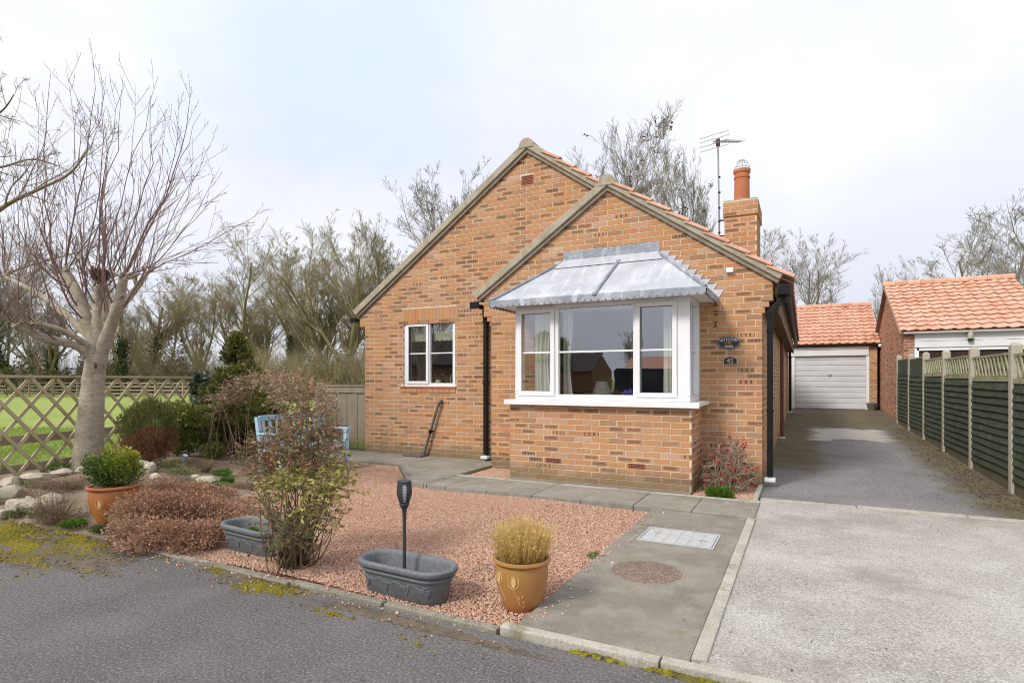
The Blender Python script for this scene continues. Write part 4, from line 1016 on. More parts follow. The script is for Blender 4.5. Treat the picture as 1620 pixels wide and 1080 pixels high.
gravel(4000, bedp, lambda x, y: -.012+0*x, .010, .016, 8)
# stray chips along the edges of the path and kerb
def stray(R, n):
    e = R.random(n); x = np.where(e < .6, R.uniform(-5, -1.4, n), -1.42+np.abs(R.normal(0, .10, n))); y = np.where(e < .6, 2.80-np.abs(R.normal(0, .10, n)), R.uniform(2.9, 6.0, n))
    return np.stack([x, y], 1)
gravel(260, stray, lambda x, y: np.where(y < 2.74, -.024, .006), .007, .012, 9)

# raised planting bed on the left, a low mound of soil held by stones
def soil_h(X, Y):
    h = .20*np.exp(-(((X+8.05)/1.35)**2+((Y-4.75)/1.35)**2))+.10*np.exp(-(((X+6.9)/1.0)**2+((Y-4.0)/.8)**2))+.10*np.exp(-(((X+8.6)/1.2)**2+((Y-6.3)/1.4)**2))
    edge = np.clip((Y-2.72)/.30, 0, 1)*np.clip((-5.35-X+.62*(Y-2.8)*.0)/.7, 0, 1)
    return -.060+(.055+h)*edge+.012*np.sin(X*5.3+Y*3.1)*np.sin(Y*4.7-X*2.2)*edge
soil = grid_sheet('soil', -11.2, -4.9, 2.60, 7.19, 90, 70, soil_h, SOIL)
def soilz(x, y): return float(soil_h(np.array(x), np.array(y)))
# moss and dirt on the road edge
def moss_patch(cx, cy, rx, ry, seed, name='moss', n=120, hgt=.022, mat=MOSS):
    R = np.random.default_rng(seed); xs, ys = np.linspace(-1, 1, n), np.linspace(-1, 1, n); X, Y = np.meshgrid(xs, ys)
    ph = R.uniform(0, 6, 12); ang = np.arctan2(Y, X); rr = np.hypot(X, Y)
    lim = .70+.13*np.sin(2*ang+ph[0])+.10*np.sin(3*ang+ph[1])+.07*np.sin(7*ang+ph[2])+.05*np.sin(13*ang+ph[3])
    f = 1-rr/lim; lump = .5+.5*np.sin(X*11+ph[4]+2*np.sin(Y*7))*np.sin(Y*13+ph[5]+2*np.sin(X*9)); lump2 = R.random(X.shape)
    Z = np.clip(f*2.2, -1, 1)*hgt*(.35+.45*lump+.35*lump2)-.030+.004
    V = np.stack([cx+X*rx, cy+Y*ry, Z], -1).reshape(-1, 3); i = np.arange((n-1)**2); b = (i//(n-1))*n+i % (n-1); F = np.stack([b, b+1, b+n+1, b+n], 1)
    fm = f.reshape(-1)[F].mean(1); gx, gy_ = X.reshape(-1)[F].mean(1)*rx, Y.reshape(-1)[F].mean(1)*ry
    hole = np.sin(gx*41+ph[6]+1.7*np.sin(gy_*53))*np.sin(gy_*47+ph[7]+1.5*np.sin(gx*29))+.6*np.sin(gx*97+ph[8])*np.sin(gy_*89+ph[9])+R.normal(0, .35, len(F))
    ok = (fm > -.12)&(hole < .35+2.2*fm)
    return put(name, np_mesh(name, V, F[ok], mat, smooth=True), kind='stuff')
def moss_clumps(px, py, rx, ry, n, seed, size=(.006, .016)):
    c = at(px, py)
    def smp(R, n):
        a = R.uniform(0, 6.283, n*3); q = np.abs(R.normal(0, .46, n*3)); x, y = np.cos(a)*q*rx, np.sin(a)*q*ry
        f = np.sin((c.x+x)*7+1.3*np.sin((c.y+y)*11)+seed)*np.sin((c.y+y)*16+1.1*np.sin((c.x+x)*9))+.5*np.sin((c.x+x)*31)*np.sin((c.y+y)*37)
        ok = (f > -.35+.9*(q-.45)); P = np.stack([c.x+x, c.y+y], 1)[ok]; P = P[P[:, 1] < 2.80]; return P[:n]
    gravel(n, smp, lambda x, y: -.029+.004*np.sin(x*40)*np.sin(y*43), size[0], size[1], seed, 'moss', L_MOSS, lambda x, y, R: .52+.34*np.sin(x*5+seed)*np.sin(y*14)+R.normal(0, .16, len(x)))
moss_clumps(45, 858, 1.25, .42, 11000, 401); moss_clumps(130, 848, .62, .20, 3200, 402); moss_clumps(5, 834, 1.0, .26, 4000, 403)
moss_clumps(410, 918, .48, .15, 2600, 404, (.005, .012)); moss_clumps(350, 894, .32, .09, 700, 405, (.005, .011)); moss_clumps(520, 962, .4, .06, 260, 406, (.004, .009)); moss_clumps(660, 1010, .5, .2, 60, 407, (.004, .009))
dirt = simple('road_dirt', (.15, .115, .08), (.10, .085, .06), 14, .95, .6, objc=False)
a_ = at(230, 866); moss_patch(a_.x, a_.y, .65, .13, 4, 'road_dirt', hgt=.012, mat=dirt)
a_ = at(60, 866); moss_patch(a_.x, a_.y+.05, 1.5, .40, 14, 'road_dirt', hgt=.006, mat=dirt)
a_ = at(400, 910); moss_patch(a_.x, a_.y, .60, .16, 15, 'road_dirt', hgt=.005, mat=dirt)
a_ = at(640, 985); moss_patch(a_.x, a_.y+.06, 1.0, .07, 16, 'road_dirt', hgt=.005, mat=dirt)
for k_, (px_, py_, rx, ry) in enumerate(((955, 1014, .20, .018), (1060, 1060, .22, .020), (1130, 1075, .2, .02))):
    a_ = at(px_, py_); moss_patch(a_.x, 2.728, rx, ry, 20+k_, hgt=.02)

# ------------------------------------------------------------------ boundary fence on the right
FX = 2.22
PY = []
for p_ in (1422, 1440, 1463.5, 1495, 1540.5, 1606):
    u = (p_-CX0)/FPX; d = FX/(u*CY-SY); PY.append(d*(u*SY+CY))
PY = sorted(PY); step_ = (PY[-1]-PY[0])/5
PY = [PY[0]+i*step_ for i in range(6)]; PY = [PY[0]-step_]+PY
bf = thing('panel_fence', 'green stained lap panel fence with concrete posts along the drive', 'fence', (FX, 12, 0), world=True)
for i, y in enumerate(PY):
    z0 = gz(y)-.06; top = gz(y)+1.735
    m = MB(); m.box(FX-.05, y-.055, z0, FX+.06, y+.055, top); b = len(m.V)
    m.add([(FX-.05, y-.055, top), (FX+.06, y-.055, top), (FX+.06, y+.055, top), (FX-.05, y+.055, top), (FX-.02, y-.025, top+.035), (FX+.03, y-.025, top+.035), (FX+.03, y+.025, top+.035), (FX-.02, y+.025, top+.035)], [(4, 5, 6, 7), (0, 1, 5, 4), (1, 2, 6, 5), (2, 3, 7, 6), (3, 0, 4, 7)])
    m.build('post', POSTCON, bf, bevel=.006)
for i in range(len(PY)-1):
    y0, y1 = PY[i]+.057, PY[i+1]-.057; zb = gz(PY[i])-.03; trell = i < 4; ym = (y0+y1)/2; ztop = gz(PY[i])+1.66
    m = MB(); m.box(FX-.022, y0, zb-.03, FX+.022, y1, zb+.20); m.build('gravel_board', GRAVELBOARD, bf)
    pn = MB(); pt = zb+1.40 if trell else ztop-.33
    pn.box(FX-.018, y0+.002, zb+.205, FX+.0, y0+.035, pt); pn.box(FX-.018, y1-.035, zb+.205, FX+.0, y1-.002, pt)
    pn.box(FX-.036, y0, pt-.06, FX+.02, y1, pt); panel = pn.build('panel', GREENWOOD if not trell else GREYLATT, bf)
    n_ = 12; hz = (pt-.065-(zb+.207))/n_
    for k_ in range(n_):
        z = zb+.207+k_*hz; m = MB(); w0, w1 = rnd.uniform(-.008, .008), rnd.uniform(-.008, .008); mid = rnd.uniform(-.008, .008)
        ys = [y0+.003, y0+(y1-y0)*.3, y0+(y1-y0)*.65, y1-.003]; zo = [w0, mid, -mid*.5, w1]
        V = []
        for yy, o_ in zip(ys, zo):
            V += [(FX-.042-.004, yy, z+o_-.006), (FX-.019, yy, z+hz+.012+o_*.3), (FX-.010, yy, z+hz+.012+o_*.3), (FX-.030, yy, z+o_-.006)]
        for q in range(3):
            for e in range(4): m.F.append((q*4+e, q*4+(e+1) % 4, q*4+4+(e+1) % 4, q*4+4+e))
        m.V = V; m.F += [(0, 1, 2, 3), (15, 14, 13, 12)]
        o = m.build('board', GREENWOOD, panel); o.color = (rnd.random(), rnd.random(), rnd.random(), 1)
    if trell:
        m = MB(); m.box(FX-.03, y0, ztop-.03, FX+.03, y1, ztop); m.build('capping_rail', GREYLATT, bf)
        n_ = 10
        for lay, dy in ((0, .17), (1, -.17)):
            for k_ in range(n_):
                yy = y0+.06+(y1-y0-.12)*(k_+.5)/n_; a, b_ = (FX-.024+.016*lay, max(y0+.01, min(y1-.01, yy-dy/2)), pt+.001), (FX-.024+.016*lay, max(y0+.01, min(y1-.01, yy+dy/2)), ztop-.031)
                m = MB(); m.bar(a, b_, .030 if lay == 0 else .024, .014, (1, 0, 0)); o = m.build('trellis_slat', GREYLATT, bf); o.color = (rnd.random(), 0, 0, 1)
    else:
        m = MB(); m.box(FX-.026, y0, pt+.002, FX+.01, y1, ztop); m.build('top_board', GREENWOOD, bf); m = MB(); m.box(FX-.032, y0, ztop+.001, FX+.02, y1, ztop+.03); m.build('capping_rail', GREYLATT, bf)
# leaves and moss gathered at the foot of the fence
def leaf_litter(n, sampler, zf, mat, smin, smax, seed, name):
    R = np.random.default_rng(seed); P = sampler(R, n); n = len(P)
    return leaf_obj(name, np.column_stack([P, zf(P[:, 0], P[:, 1])]), R.uniform(smin, smax, n), mat, R, flat=.35, kind='stuff')
# ------------------------------------------------------------------ garages
def garage_roof(parent, x0, x1, ye, yr, yb, ze, zr, w=.245, g=.30, mat=TILE, lbl=None):
    m = MB(); t_ = .06
    m.add([(x0, ye, ze), (x1, ye, ze), (x1, yr, zr), (x0, yr, zr), (x0, yb, ze), (x1, yb, ze)]+[(x, y, z-t_) for x, y, z in [(x0, ye, ze), (x1, ye, ze), (x1, yr, zr), (x0, yr, zr), (x0, yb, ze), (x1, yb, ze)]],
          [(0, 1, 2, 3), (3, 2, 5, 4), (7, 6, 9, 8), (8, 9, 10, 11), (0, 6, 7, 1), (4, 5, 11, 10), (0, 3, 9, 6), (3, 4, 10, 9), (1, 7, 8, 2), (2, 8, 11, 5)])
    r_ = m.build('roof', mat, parent)
    me = tile_mesh(w=w, mat=mat); up = Vector((0, yr-ye, zr-ze)); n_ = Vector((0, -(zr-ze), yr-ye)).normalized()
    nx, ny = round((x1-x0)/w), round(up.length/g)
    lay_tiles(r_, Vector((x0, ye, ze))-up.normalized()*.05+n_*.028, (1, 0, 0), up, nx, ny, me, up.length/ny, (x1-x0)/nx)
    n2 = round((x1-x0)/.32)
    for i in range(n2):
        a, b = x0-.03+(x1-x0+.06)*i/n2, x0-.03+(x1-x0+.06)*(i+1)/n2; pr = [(yr+.115*math.cos(q), zr+.035+.115*math.sin(q)) for q in [math.radians(-15+210*k_/9) for k_ in range(10)]]
        m = MB(); m.prism([(a+.003, y, z) for y, z in pr], (b-a-.006, 0, 0)); o = m.build('ridge_tile', mat, r_, smooth=True); o.color = (rnd.random(), rnd.random(), 0, 1)
    m = MB(); m.box(x0-.02, yr-.11, zr+.0, x1+.02, yr+.11, zr+.028); m.build('ridge_mortar', VERGE, r_)
    return r_
# garage at the end of the drive
G1Y = 22.9
g1 = thing('garage', 'single garage with white ribbed door at the end of the drive', 'garage', (.8, 24, 0), world=True)
GD = (-.27, 1.92, .33, 2.23)
m = MB(); m.box(-1.9, G1Y, .2, GD[0], G1Y+.1, 2.45); m.box(GD[1], G1Y, .2, 2.24, G1Y+.1, 2.45); m.box(GD[0], G1Y, GD[3]+.02, GD[1], G1Y+.1, 2.45)
w1 = m.build('wall', MORTAR, g1)
m = MB(); m.box(-1.9, G1Y+.1, .2, -1.8, 28.2, 2.45); m.box(2.14, G1Y+.1, .2, 2.24, 28.2, 2.45); m.box(-1.8, 28.1, .2, 2.14, 28.2, 2.45); m.build('rear_wall', MORTAR, g1)
bk = brick_wall((0, G1Y, 0), (1, 0, 0), (0, -1, 0), -1.9, 2.24, .31, 2.44, [], [(GD[0]-.06, GD[1]+.06, 0, 2.6)], seed=31, zbase=.31)
lay_bricks(g1, [(w1, bk)], BRICK, 300)
garage_roof(g1, -2.0, 2.30, G1Y-.16, 25.6, 28.4, 2.58, 4.17, w=.25, mat=TILE2)
m = MB(); m.prism([(2.235, G1Y, 2.45), (2.235, 28.2, 2.45), (2.235, 25.6, 4.0)], (-.08, 0, 0)); m.build('gable', MORTAR, g1)
m = MB(); m.box(-1.2, G1Y-.055, 2.19, 1.99, G1Y-.004, 2.40); m.build('fascia', WHITEWOOD, g1, bevel=.004)
m = MB(); m.box(-1.2, G1Y-.075, 2.402, 1.99, G1Y-.004, 2.50); m.build('fascia', WHITEWOOD, g1, bevel=.004)
m = MB(); r_ = .055
m.prism([(-2.0, G1Y-.135+r_*math.cos(a), 2.555+r_*math.sin(a)) for a in [math.pi+math.pi*i/8 for i in range(9)]], (4.26, 0, 0)); m.build('gutter', BLACKPL, g1)
m = MB(); m.ball((2.30, G1Y-.16, 2.50), .06, 10, 6); m.build('end_cap', WHITEPVC, g1, smooth=True)
m = MB(); m.box(GD[0]-.09, G1Y-.02, .31, GD[0]-.002, G1Y+.06, GD[3]); m.box(GD[1]+.002, G1Y-.02, .31, GD[1]+.09, G1Y+.06, GD[3]); m.box(GD[0]-.09, G1Y-.02, GD[3]+.002, GD[1]+.09, G1Y+.06, GD[3]+.03)
m.build('door_frame', WHITEPVC, g1)
m = MB(); m.box(GD[0], G1Y+.045, .33, GD[1], G1Y+.06, GD[3]); door = m.build('door', DOORSTEEL, g1)
n_ = 10; hz = (GD[3]-.33)/n_
for k_ in range(n_):
    z = .33+k_*hz; m = MB()
    V = [(x, y, zz) for x in (GD[0]+.006, GD[1]-.006) for y, zz in ((G1Y+.044, z+.002), (G1Y+.028, z+.016), (G1Y+.028, z+hz-.05), (G1Y+.036, z+hz-.042), (G1Y+.036, z+hz-.012), (G1Y+.044, z+hz-.002))]
    m.add(V, [(i, i+1, 7+i, 6+i) for i in range(5)]+[(0, 5, 4, 3, 2, 1), (6, 7, 8, 9, 10, 11)]); m.build('door_panel', DOORSTEEL, door)
m = MB(); m.box(.78, G1Y+.005, 1.50, .88, G1Y+.03, 1.545); m.bar((.83, G1Y+.01, 1.52), (.83, G1Y+.01, 1.46), .02, .02, (0, 1, 0)); m.build('door_handle', GALV, door)
m = MB(); m.box(.80, G1Y+.018, 1.90, .85, G1Y+.03, 1.925); m.build('lock', GALV, door)
# neighbour's garage
G2Y, G2X = 17.9, 2.34
g2 = thing('garage', "neighbour's brick garage with orange pantile roof behind the green fence", 'garage', (3.8, 21, 0), world=True)
G2E, G2R = 24.3, 21.1
m = MB(); m.box(G2X, G2Y, .1, 2.56, G2Y+.1, 2.5); m.box(5.05, G2Y, .1, 5.3, G2Y+.1, 2.5)
wf = m.build('wall', MORTAR, g2)
m = MB(); m.prism([(G2X, G2Y+.1, .1), (G2X, G2E, .1), (G2X, G2E, 2.5), (G2X, G2R, 4.16), (G2X, G2Y+.1, 2.55)], (.1, 0, 0)); ws = m.build('wall', MORTAR, g2)
m = MB(); m.box(5.2, G2Y+.1, .1, 5.3, G2E, 2.5); m.box(2.44, G2E-.1, .1, 5.2, G2E, 2.5); m.build('rear_wall', MORTAR, g2)
b1 = brick_wall((0, G2Y, 0), (1, 0, 0), (0, -1, 0), G2X, 2.56, .2, 2.5, seed=41, zbase=.2)
b2 = brick_wall((G2X, 0, 0), (0, 1, 0), (-1, 0, 0), G2Y+.008, G2E, .18, 4.16, [below((G2Y, 2.50), (G2R, 4.16)), below((G2R, 4.16), (G2E, 2.5))], seed=42, zbase=.2)
lay_bricks(g2, [(wf, b1), (ws, b2)], BRICK2, 300)
garage_roof(g2, G2X-.10, 5.36, G2Y-.15, G2R, G2E+.15, 2.60, 4.24, w=.252)
m = MB()
for p, q in (((G2Y-.12, 2.53), (G2R, 4.19)), ((G2R, 4.19), (G2E+.15, 2.53))): m.bar((G2X-.075, p[0], p[1]), (G2X-.075, q[0], q[1]), .05, .07, (1, 0, 0))
m.build('verge', UNDERCLOAK, g2)
m = MB(); m.box(2.565, G2Y-.03, 2.345, 5.3, G2Y-.002, 2.53); m.build('fascia', WHITEWOOD, g2, bevel=.004)
m = MB(); m.box(2.565, G2Y-.045, 2.18, 5.3, G2Y-.002, 2.335); m.build('fascia', WHITEWOOD, g2, bevel=.004)
m = MB(); m.box(2.62, G2Y-.02, 2.10, 5.05, G2Y+.05, 2.172); m.box(2.565, G2Y-.02, .2, 2.66, G2Y+.05, 2.172); m.build('door_frame', WHITEPVC, g2)
m = MB(); r_ = .05
m.prism([(2.32, G2Y-.13+r_*math.cos(a), 2.575+r_*math.sin(a)) for a in [math.pi+math.pi*i/8 for i in range(9)]], (3.1, 0, 0)); m.build('gutter', WHITEPVC, g2)
dr = MB(); dr.box(2.665, G2Y+.04, .2, 5.05, G2Y+.06, 2.098); dr = dr.build('door', DARKWOOD, g2)
for i in range(22):
    x = 2.668+i*.1082; m = MB(); m.box(x, G2Y+.022, .2, x+.10, G2Y+.039, 2.095); o = m.build('board', DARKWOOD, dr); o.color = (rnd.random(), 0, 0, 1)
lamp = thing('wall_lamp', 'cream cylinder wall lamp on the white fascia board', 'lamp', (3.70, G2Y-.10, 2.37), world=False)
m = MB(); m.lathe([(.058, 0), (.060, .02), (.060, .21), (.05, .225), (.0, .226)], 20); m.build('body', simple('cream_metal', (.50, .48, .36), None, 5, .5), lamp, smooth=True)
m = MB(); m.lathe([(.045, -.05), (.058, -.045), (.058, -.002), (0, -.002)], 20); m.build('shade', BLACKPL, lamp, smooth=True)
m = MB(); m.box(-.03, .05, .05, .03, .098, .15); m.build('bracket', BLACKPL, lamp)
# grey tub by the garage door
tb = thing('bucket', 'dark grey plastic tub standing beside the garage door', 'bucket', (2.06, G1Y-.22, gz(G1Y-.22)))
m = MB(); m.lathe([(.115, 0), (.135, .15), (.15, .17), (.155, .24), (.145, .24), (.13, .16), (.105, .02), (0, .02)], 24); m.build('body', GREYPIPE, tb, smooth=True)
m = MB(); m.tube([(.15*math.cos(a), -.02, .20+.05*math.sin(a)) for a in [math.pi*i/10 for i in range(11)]], .006, 6); m.build('handle', GREYPIPE, tb, smooth=True)
# ------------------------------------------------------------------ vegetation tools
def unit(a): return a/np.maximum(np.linalg.norm(a, axis=-1, keepdims=True), 1e-9)
def leaf_geo(P, S, R, dirs=None, flat=None, aspect=.42, fold=.12):
    n = len(P); P = np.asarray(P, float); S = np.asarray(S, float).reshape(-1, 1)
    D = R.normal(size=(n, 3)) if dirs is None else np.asarray(dirs, float)+0
    if flat is not None: D[:, 2] *= flat
    D = unit(D); Q = R.normal(size=(n, 3))
    if flat is not None: Q[:, 2] += 2.0/max(flat, .2)
    N = unit(Q-D*(Q*D).sum(1, keepdims=True)); B = np.cross(D, N)
    V = np.stack([P, P+D*S*.5+B*S*aspect*.5+N*S*fold, P+D*S, P+D*S*.5-B*S*aspect*.5+N*S*fold], 1).reshape(-1, 3)
    return V, np.arange(n*4).reshape(n, 4)
def leaf_mesh(name, P, S, mat, R, tone=None, **kw):
    V, F = leaf_geo(P, S, R, **kw); A = R.random((len(P), 3))
    if tone is not None: A[:, 0] = np.clip(tone, 0, 1)
    return np_mesh(name, V, F, mat, np.repeat(A, 4, 0))
def leaf_obj(name, P, S, mat, R, parent=None, kind=None, tone=None, **kw):
    return put(name, leaf_mesh(name, P, S, mat, R, tone, **kw), parent, kind=kind)
def tubes_geo(P, Rd, sides=3):
    """P (n,k,3) polylines, Rd (n,k) radii"""
    n, k, _ = P.shape; T = np.empty_like(P); T[:, 1:-1] = P[:, 2:]-P[:, :-2]; T[:, 0] = P[:, 1]-P[:, 0]; T[:, -1] = P[:, -1]-P[:, -2]; T = unit(T)
    ref = np.where(np.abs(T[:, :1, 2:3]) < .9, np.array([[[0, 0, 1.]]]), np.array([[[1., 0, 0]]])); ref = np.broadcast_to(ref, T.shape)
    A = unit(np.cross(T, ref)); B = np.cross(T, A); a = np.arange(sides)*2*np.pi/sides
    V = P[:, :, None]+(A[:, :, None]*np.cos(a)[None, None, :, None]+B[:, :, None]*np.sin(a)[None, None, :, None])*Rd[:, :, None, None]
    i = np.arange(n)[:, None, None]*k*sides+np.arange(k-1)[None, :, None]*sides; j = np.arange(sides)[None, None]; j2 = (j+1) % sides
    F = np.stack([i+j, i+j2, i+sides+j2, i+sides+j], -1).reshape(-1, 4)
    return V.reshape(-1, 3), F
def join(geos):
    V, F, o = [], [], 0
    for v, f in geos: V.append(v); F.append(f+o); o += len(v)
    return np.concatenate(V), np.concatenate(F)
def kids(R, P, Rd, n, t0, t1, lf, ang, up=0.0, k=4, rr=.6, tip=.35, wob=.12, lmin=.05, taper=.5, out=None):
    """n side branches on every polyline of P"""
    N, k0, _ = P.shape; t = R.uniform(t0, t1, (N, n)); x = t*(k0-1); i = np.minimum(x.astype(int), k0-2); f = (x-i)[..., None]; r = np.arange(N)[:, None]
    S = P[r, i]*(1-f)+P[r, i+1]*f; T = unit(P[r, i+1]-P[r, i]); L = np.linalg.norm(np.diff(P, axis=1), axis=-1).sum(1)[:, None]
    Q = R.normal(size=(N, n, 3)); Q = unit(Q-T*(Q*T).sum(-1, keepdims=True)); a = R.uniform(ang[0], ang[1], (N, n, 1))
    D = unit(T*np.cos(a)+Q*np.sin(a)+np.array([0, 0, up])); ln = np.maximum(L*lf*R.uniform(.55, 1.15, (N, n))*(1-taper*t), lmin)
    R0 = (Rd[r, i]*(1-f[..., 0])+Rd[r, i+1]*f[..., 0])*rr
    S, D, ln, R0 = S.reshape(-1, 3), D.reshape(-1, 3), ln.reshape(-1, 1), R0.reshape(-1)
    pts = [S]; d = D
    for _ in range(k-1):
        pts.append(pts[-1]+d*ln/(k-1)); d = unit(d+R.normal(0, wob, d.shape)+np.array([0, 0, up*.5]))
    return np.stack(pts, 1), R0[:, None]*np.linspace(1, tip, k)[None]
def polyl(pts, rads, k=None):
    P = np.array([tuple(p) for p in pts], float)[None]; return P, np.array(rads, float)[None]
def resample(pts, rads, k):
    """smooth resampling of a hand-set limb"""
    P = np.array([tuple(p) for p in pts], float); r = np.array(rads, float); n = len(P); t = np.linspace(0, n-1, k); out, ro = [], []
    for x in t:
        i = min(int(x), n-2); f = x-i; p0, p1, p2, p3 = P[max(i-1, 0)], P[i], P[i+1], P[min(i+2, n-1)]
        out.append(.5*(2*p1+(p2-p0)*f+(2*p0-5*p1+4*p2-p3)*f*f+(3*p1-p0-3*p2+p3)*f**3)); ro.append(r[i]*(1-f)+r[i+1]*f)
    return np.array(out)[None], np.array(ro)[None]

# --- bare broadleaf trees for the far belt; each prototype is unit-sized (height about 1 m x H)
def bare_tree(seed, H, style):
    R = np.random.default_rng(seed); g = []
    k0 = 9; z = np.linspace(0, 1, k0); hh = H*style.get('trunk', .55)
    tr = np.stack([np.cumsum(R.normal(0, .012*H, k0)), np.cumsum(R.normal(0, .012*H, k0)), z*hh], 1); tr -= tr[0]*[1, 1, 0]
    tr[0, :2] = 0; r0 = H*style.get('r', .017); P0, R0 = tr[None], (r0*np.linspace(1.0, .45, k0))[None]; R0[0, 0] *= 1.35
    stems_P, stems_R = [P0], [R0]
    ns = style.get('stems', 0)
    if ns:
        SP, SR = kids(R, P0, R0, ns, .04, .45, 1.35, (.22, .60), .22, 9, .62, .28, .06, taper=.1); stems_P.append(SP); stems_R.append(SR)
    trunkV, trunkF = join([tubes_geo(p, r, 7) for p, r in zip(stems_P, stems_R)])
    SP, SR = np.concatenate(stems_P), np.concatenate(stems_R)
    n1 = style.get('n1', 13)
    P1, R1 = kids(R, SP, SR, n1, style.get('t0', .35), 1.0, style.get('l1', .6), style.get('a1', (.3, .7)), style.get('up', .26), 8, .48, .22, .06, taper=.30)
    P2, R2 = kids(R, P1, R1, 7, .15, 1.0, .56, (.30, .72), .15, 6, .48, .30, .08)
    P3, R3 = kids(R, P2, R2, 7, .12, 1.0, .54, (.28, .72), .12, 4, .52, .40, .09)
    mn = H*.00040
    g = [tubes_geo(P1, np.maximum(R1, mn), 5), tubes_geo(P2, np.maximum(R2, mn), 4), tubes_geo(P3, np.maximum(R3, mn), 3)]
    P4, R4 = kids(R, P3, R3, style.get('n4', 4), .10, 1.0, .66, (.25, .7), .10, 3, .7, .6, .07)
    g.append(tubes_geo(P4, np.maximum(R4, mn), 3))
    V, F = join(g); ends = P4[:, -1]
    zmax = V[:, 2].max(); s = H/zmax
    return (trunkV*s, trunkF), (V*s, F), ends*s, tr*s
_protos = {}
def proto(key, seed, style, barkm, twigm):
    key = key[0]
    if key not in _protos:
        (tv, tf), (v, f), ends, tr = bare_tree(seed, 10.0, style)
        _protos[key] = (np_mesh('trunk', tv, tf, barkm, smooth=True), np_mesh('crown', v, f, twigm), ends, tr)
    return _protos[key]
STY = dict(
 A=dict(trunk=.55, n1=13, up=.24, stems=4), B=dict(trunk=.66, n1=22, t0=.25, up=.30, a1=(.3, .7), l1=.55, stems=2),
 C=dict(trunk=.48, n1=13, up=.20, a1=(.35, .8), stems=5, l1=.6), D=dict(trunk=.66, n1=24, t0=.30, up=.16, a1=(.45, .95), l1=.50, r=.014, stems=2), E=dict(trunk=.46, n1=14, t0=.3, up=.28, a1=(.25, .7), stems=4, l1=.72))
def far_tree(px, ptop, d, wid, key, barkm, twigm, label, name='bare_tree', rz=0, group='bare trees beyond the garden', ivy=0, seed=0, base=None, keys=0):
    base_p = atd(px, 600, d); h = CAMZ+(HY-ptop)/FPX*d+.16
    tm, cm, ends, tr = proto(key+twigm.name, {'A': 11, 'B': 12, 'C': 13, 'D': 14, 'E': 15}[key], STY[key], barkm, twigm)
    t = thing(name, label, 'tree', (base_p.x, base_p.y, -.16), rz, group)
    cmn = np.empty(len(cm.vertices)*3, np.float32); cm.vertices.foreach_get('co', cmn); natw = np.percentile(np.abs(cmn.reshape(-1, 3)[:, :2]), 97)
    sx = wid/FPX*d/natw; sz = h/10.0; sx = min(max(sx, sz*.6), sz*1.9)
    for nm, me in (('trunk', tm), ('crown', cm)):
        o = put(nm, me, t); o.scale = (sx, sx, sz); o.material_slots[0].link = 'OBJECT'; o.material_slots[0].material = barkm if nm == 'trunk' else twigm
    if ivy:
        R = np.random.default_rng(seed+900); n = int(1500*ivy); i = R.random(n)**.8*ivy*(len(tr)-1)*.99; q = i.astype(int); f = (i-q)[:, None]; P = tr[q]*(1-f)+tr[np.minimum(q+1, len(tr)-1)]*f
        a = R.uniform(0, 6.28, n); rr = R.uniform(.3, 1.0, n)*(.62-.33*(i/(len(tr))))*R.choice([.8, 1.0, 1.35], n); P = P*[sx, sx, sz]+np.stack([np.cos(a)*rr, np.sin(a)*rr, R.normal(0, .25, n)], 1)
        leaf_obj('ivy', P, R.uniform(.16, .36, n), L_IVY, R, t, aspect=.8, flat=.8)
    if keys:
        R = np.random.default_rng(seed+77); c = ends[R.integers(0, len(ends), keys)]; c = c[c[:, 2] > 5.5]; c = np.repeat(c, 9, 0)*[sx, sx, sz]+R.normal(0, .10, (len(c)*9, 3)); leaf_obj('seed_cluster', c, R.uniform(.12, .26, len(c)), L_DEADK, R, t, kind='stuff', aspect=.5)
    return t
L_DEADK = leaf_mat('dark_seed_keys', [(0, (.05, .035, .022)), (1, (.11, .08, .05))])
# left belt, beyond the field
far_tree(372, 365, 62, 115, 'A', BARKMOSS, TWIGOLIVE, 'bare tree with ivied trunks rising behind the golden conifer', ivy=.55, rz=.4, seed=1)
far_tree(455, 448, 66, 46, 'B', BARKMOSS, TWIGOLIVE, 'slim ivy clad tree in the gap between the two broad bare trees', ivy=.8, rz=2.0, seed=2)
far_tree(560, 345, 50, 135, 'C', BARKMOSS, TWIGOLIVE, 'broad mossy bare tree of several stems left of the house gable', rz=1.3, seed=3)
far_tree(505, 378, 56, 85, 'E', BARKMOSS, TWIGOLIVE, 'leaning olive barked tree behind the bench and gate', rz=4.1, seed=4)
far_tree(632, 360, 55, 95, 'B', BARKMOSS, TWIGOLIVE, 'bare tree with olive twigs partly hidden by the left roof slope', rz=5.2, seed=5)
far_tree(268, 410, 60, 75, 'D', BARKMOSS, TWIGOLIVE, 'tangled bare tree right of the pale garden trunk', ivy=.7, rz=.9, seed=6)
far_tree(195, 430, 52, 60, 'B', BARKMOSS, TWIGOLIVE, 'thin bare tree showing just right of the pale garden trunk', ivy=.7, rz=3.3, seed=7)
far_tree(90, 405, 58, 70, 'A', BARKMOSS, TWIGGREY, 'bare tree with ivied trunk left of the pale garden trunk', ivy=.75, rz=2.6, seed=8)
far_tree(28, 380, 52, 80, 'D', BARKMOSS, TWIGGREY, 'ivy covered tree at the far left over the trellis', ivy=.85, rz=1.9, seed=9)
far_tree(-40, 330, 48, 90, 'E', BARKMOSS, TWIGGREY, 'tall bare tree cut by the left edge of the photo', ivy=.5, rz=.2, seed=10)
far_tree(318, 425, 70, 60, 'C', BARKMOSS, TWIGOLIVE, 'hazy bare tree between the pale trunk and the golden conifer', rz=2.2, seed=31, ivy=.3)
far_tree(412, 425, 72, 52, 'E', BARKMOSS, TWIGOLIVE, 'small bare tree right behind the golden conifer tip', rz=3.6, seed=32)
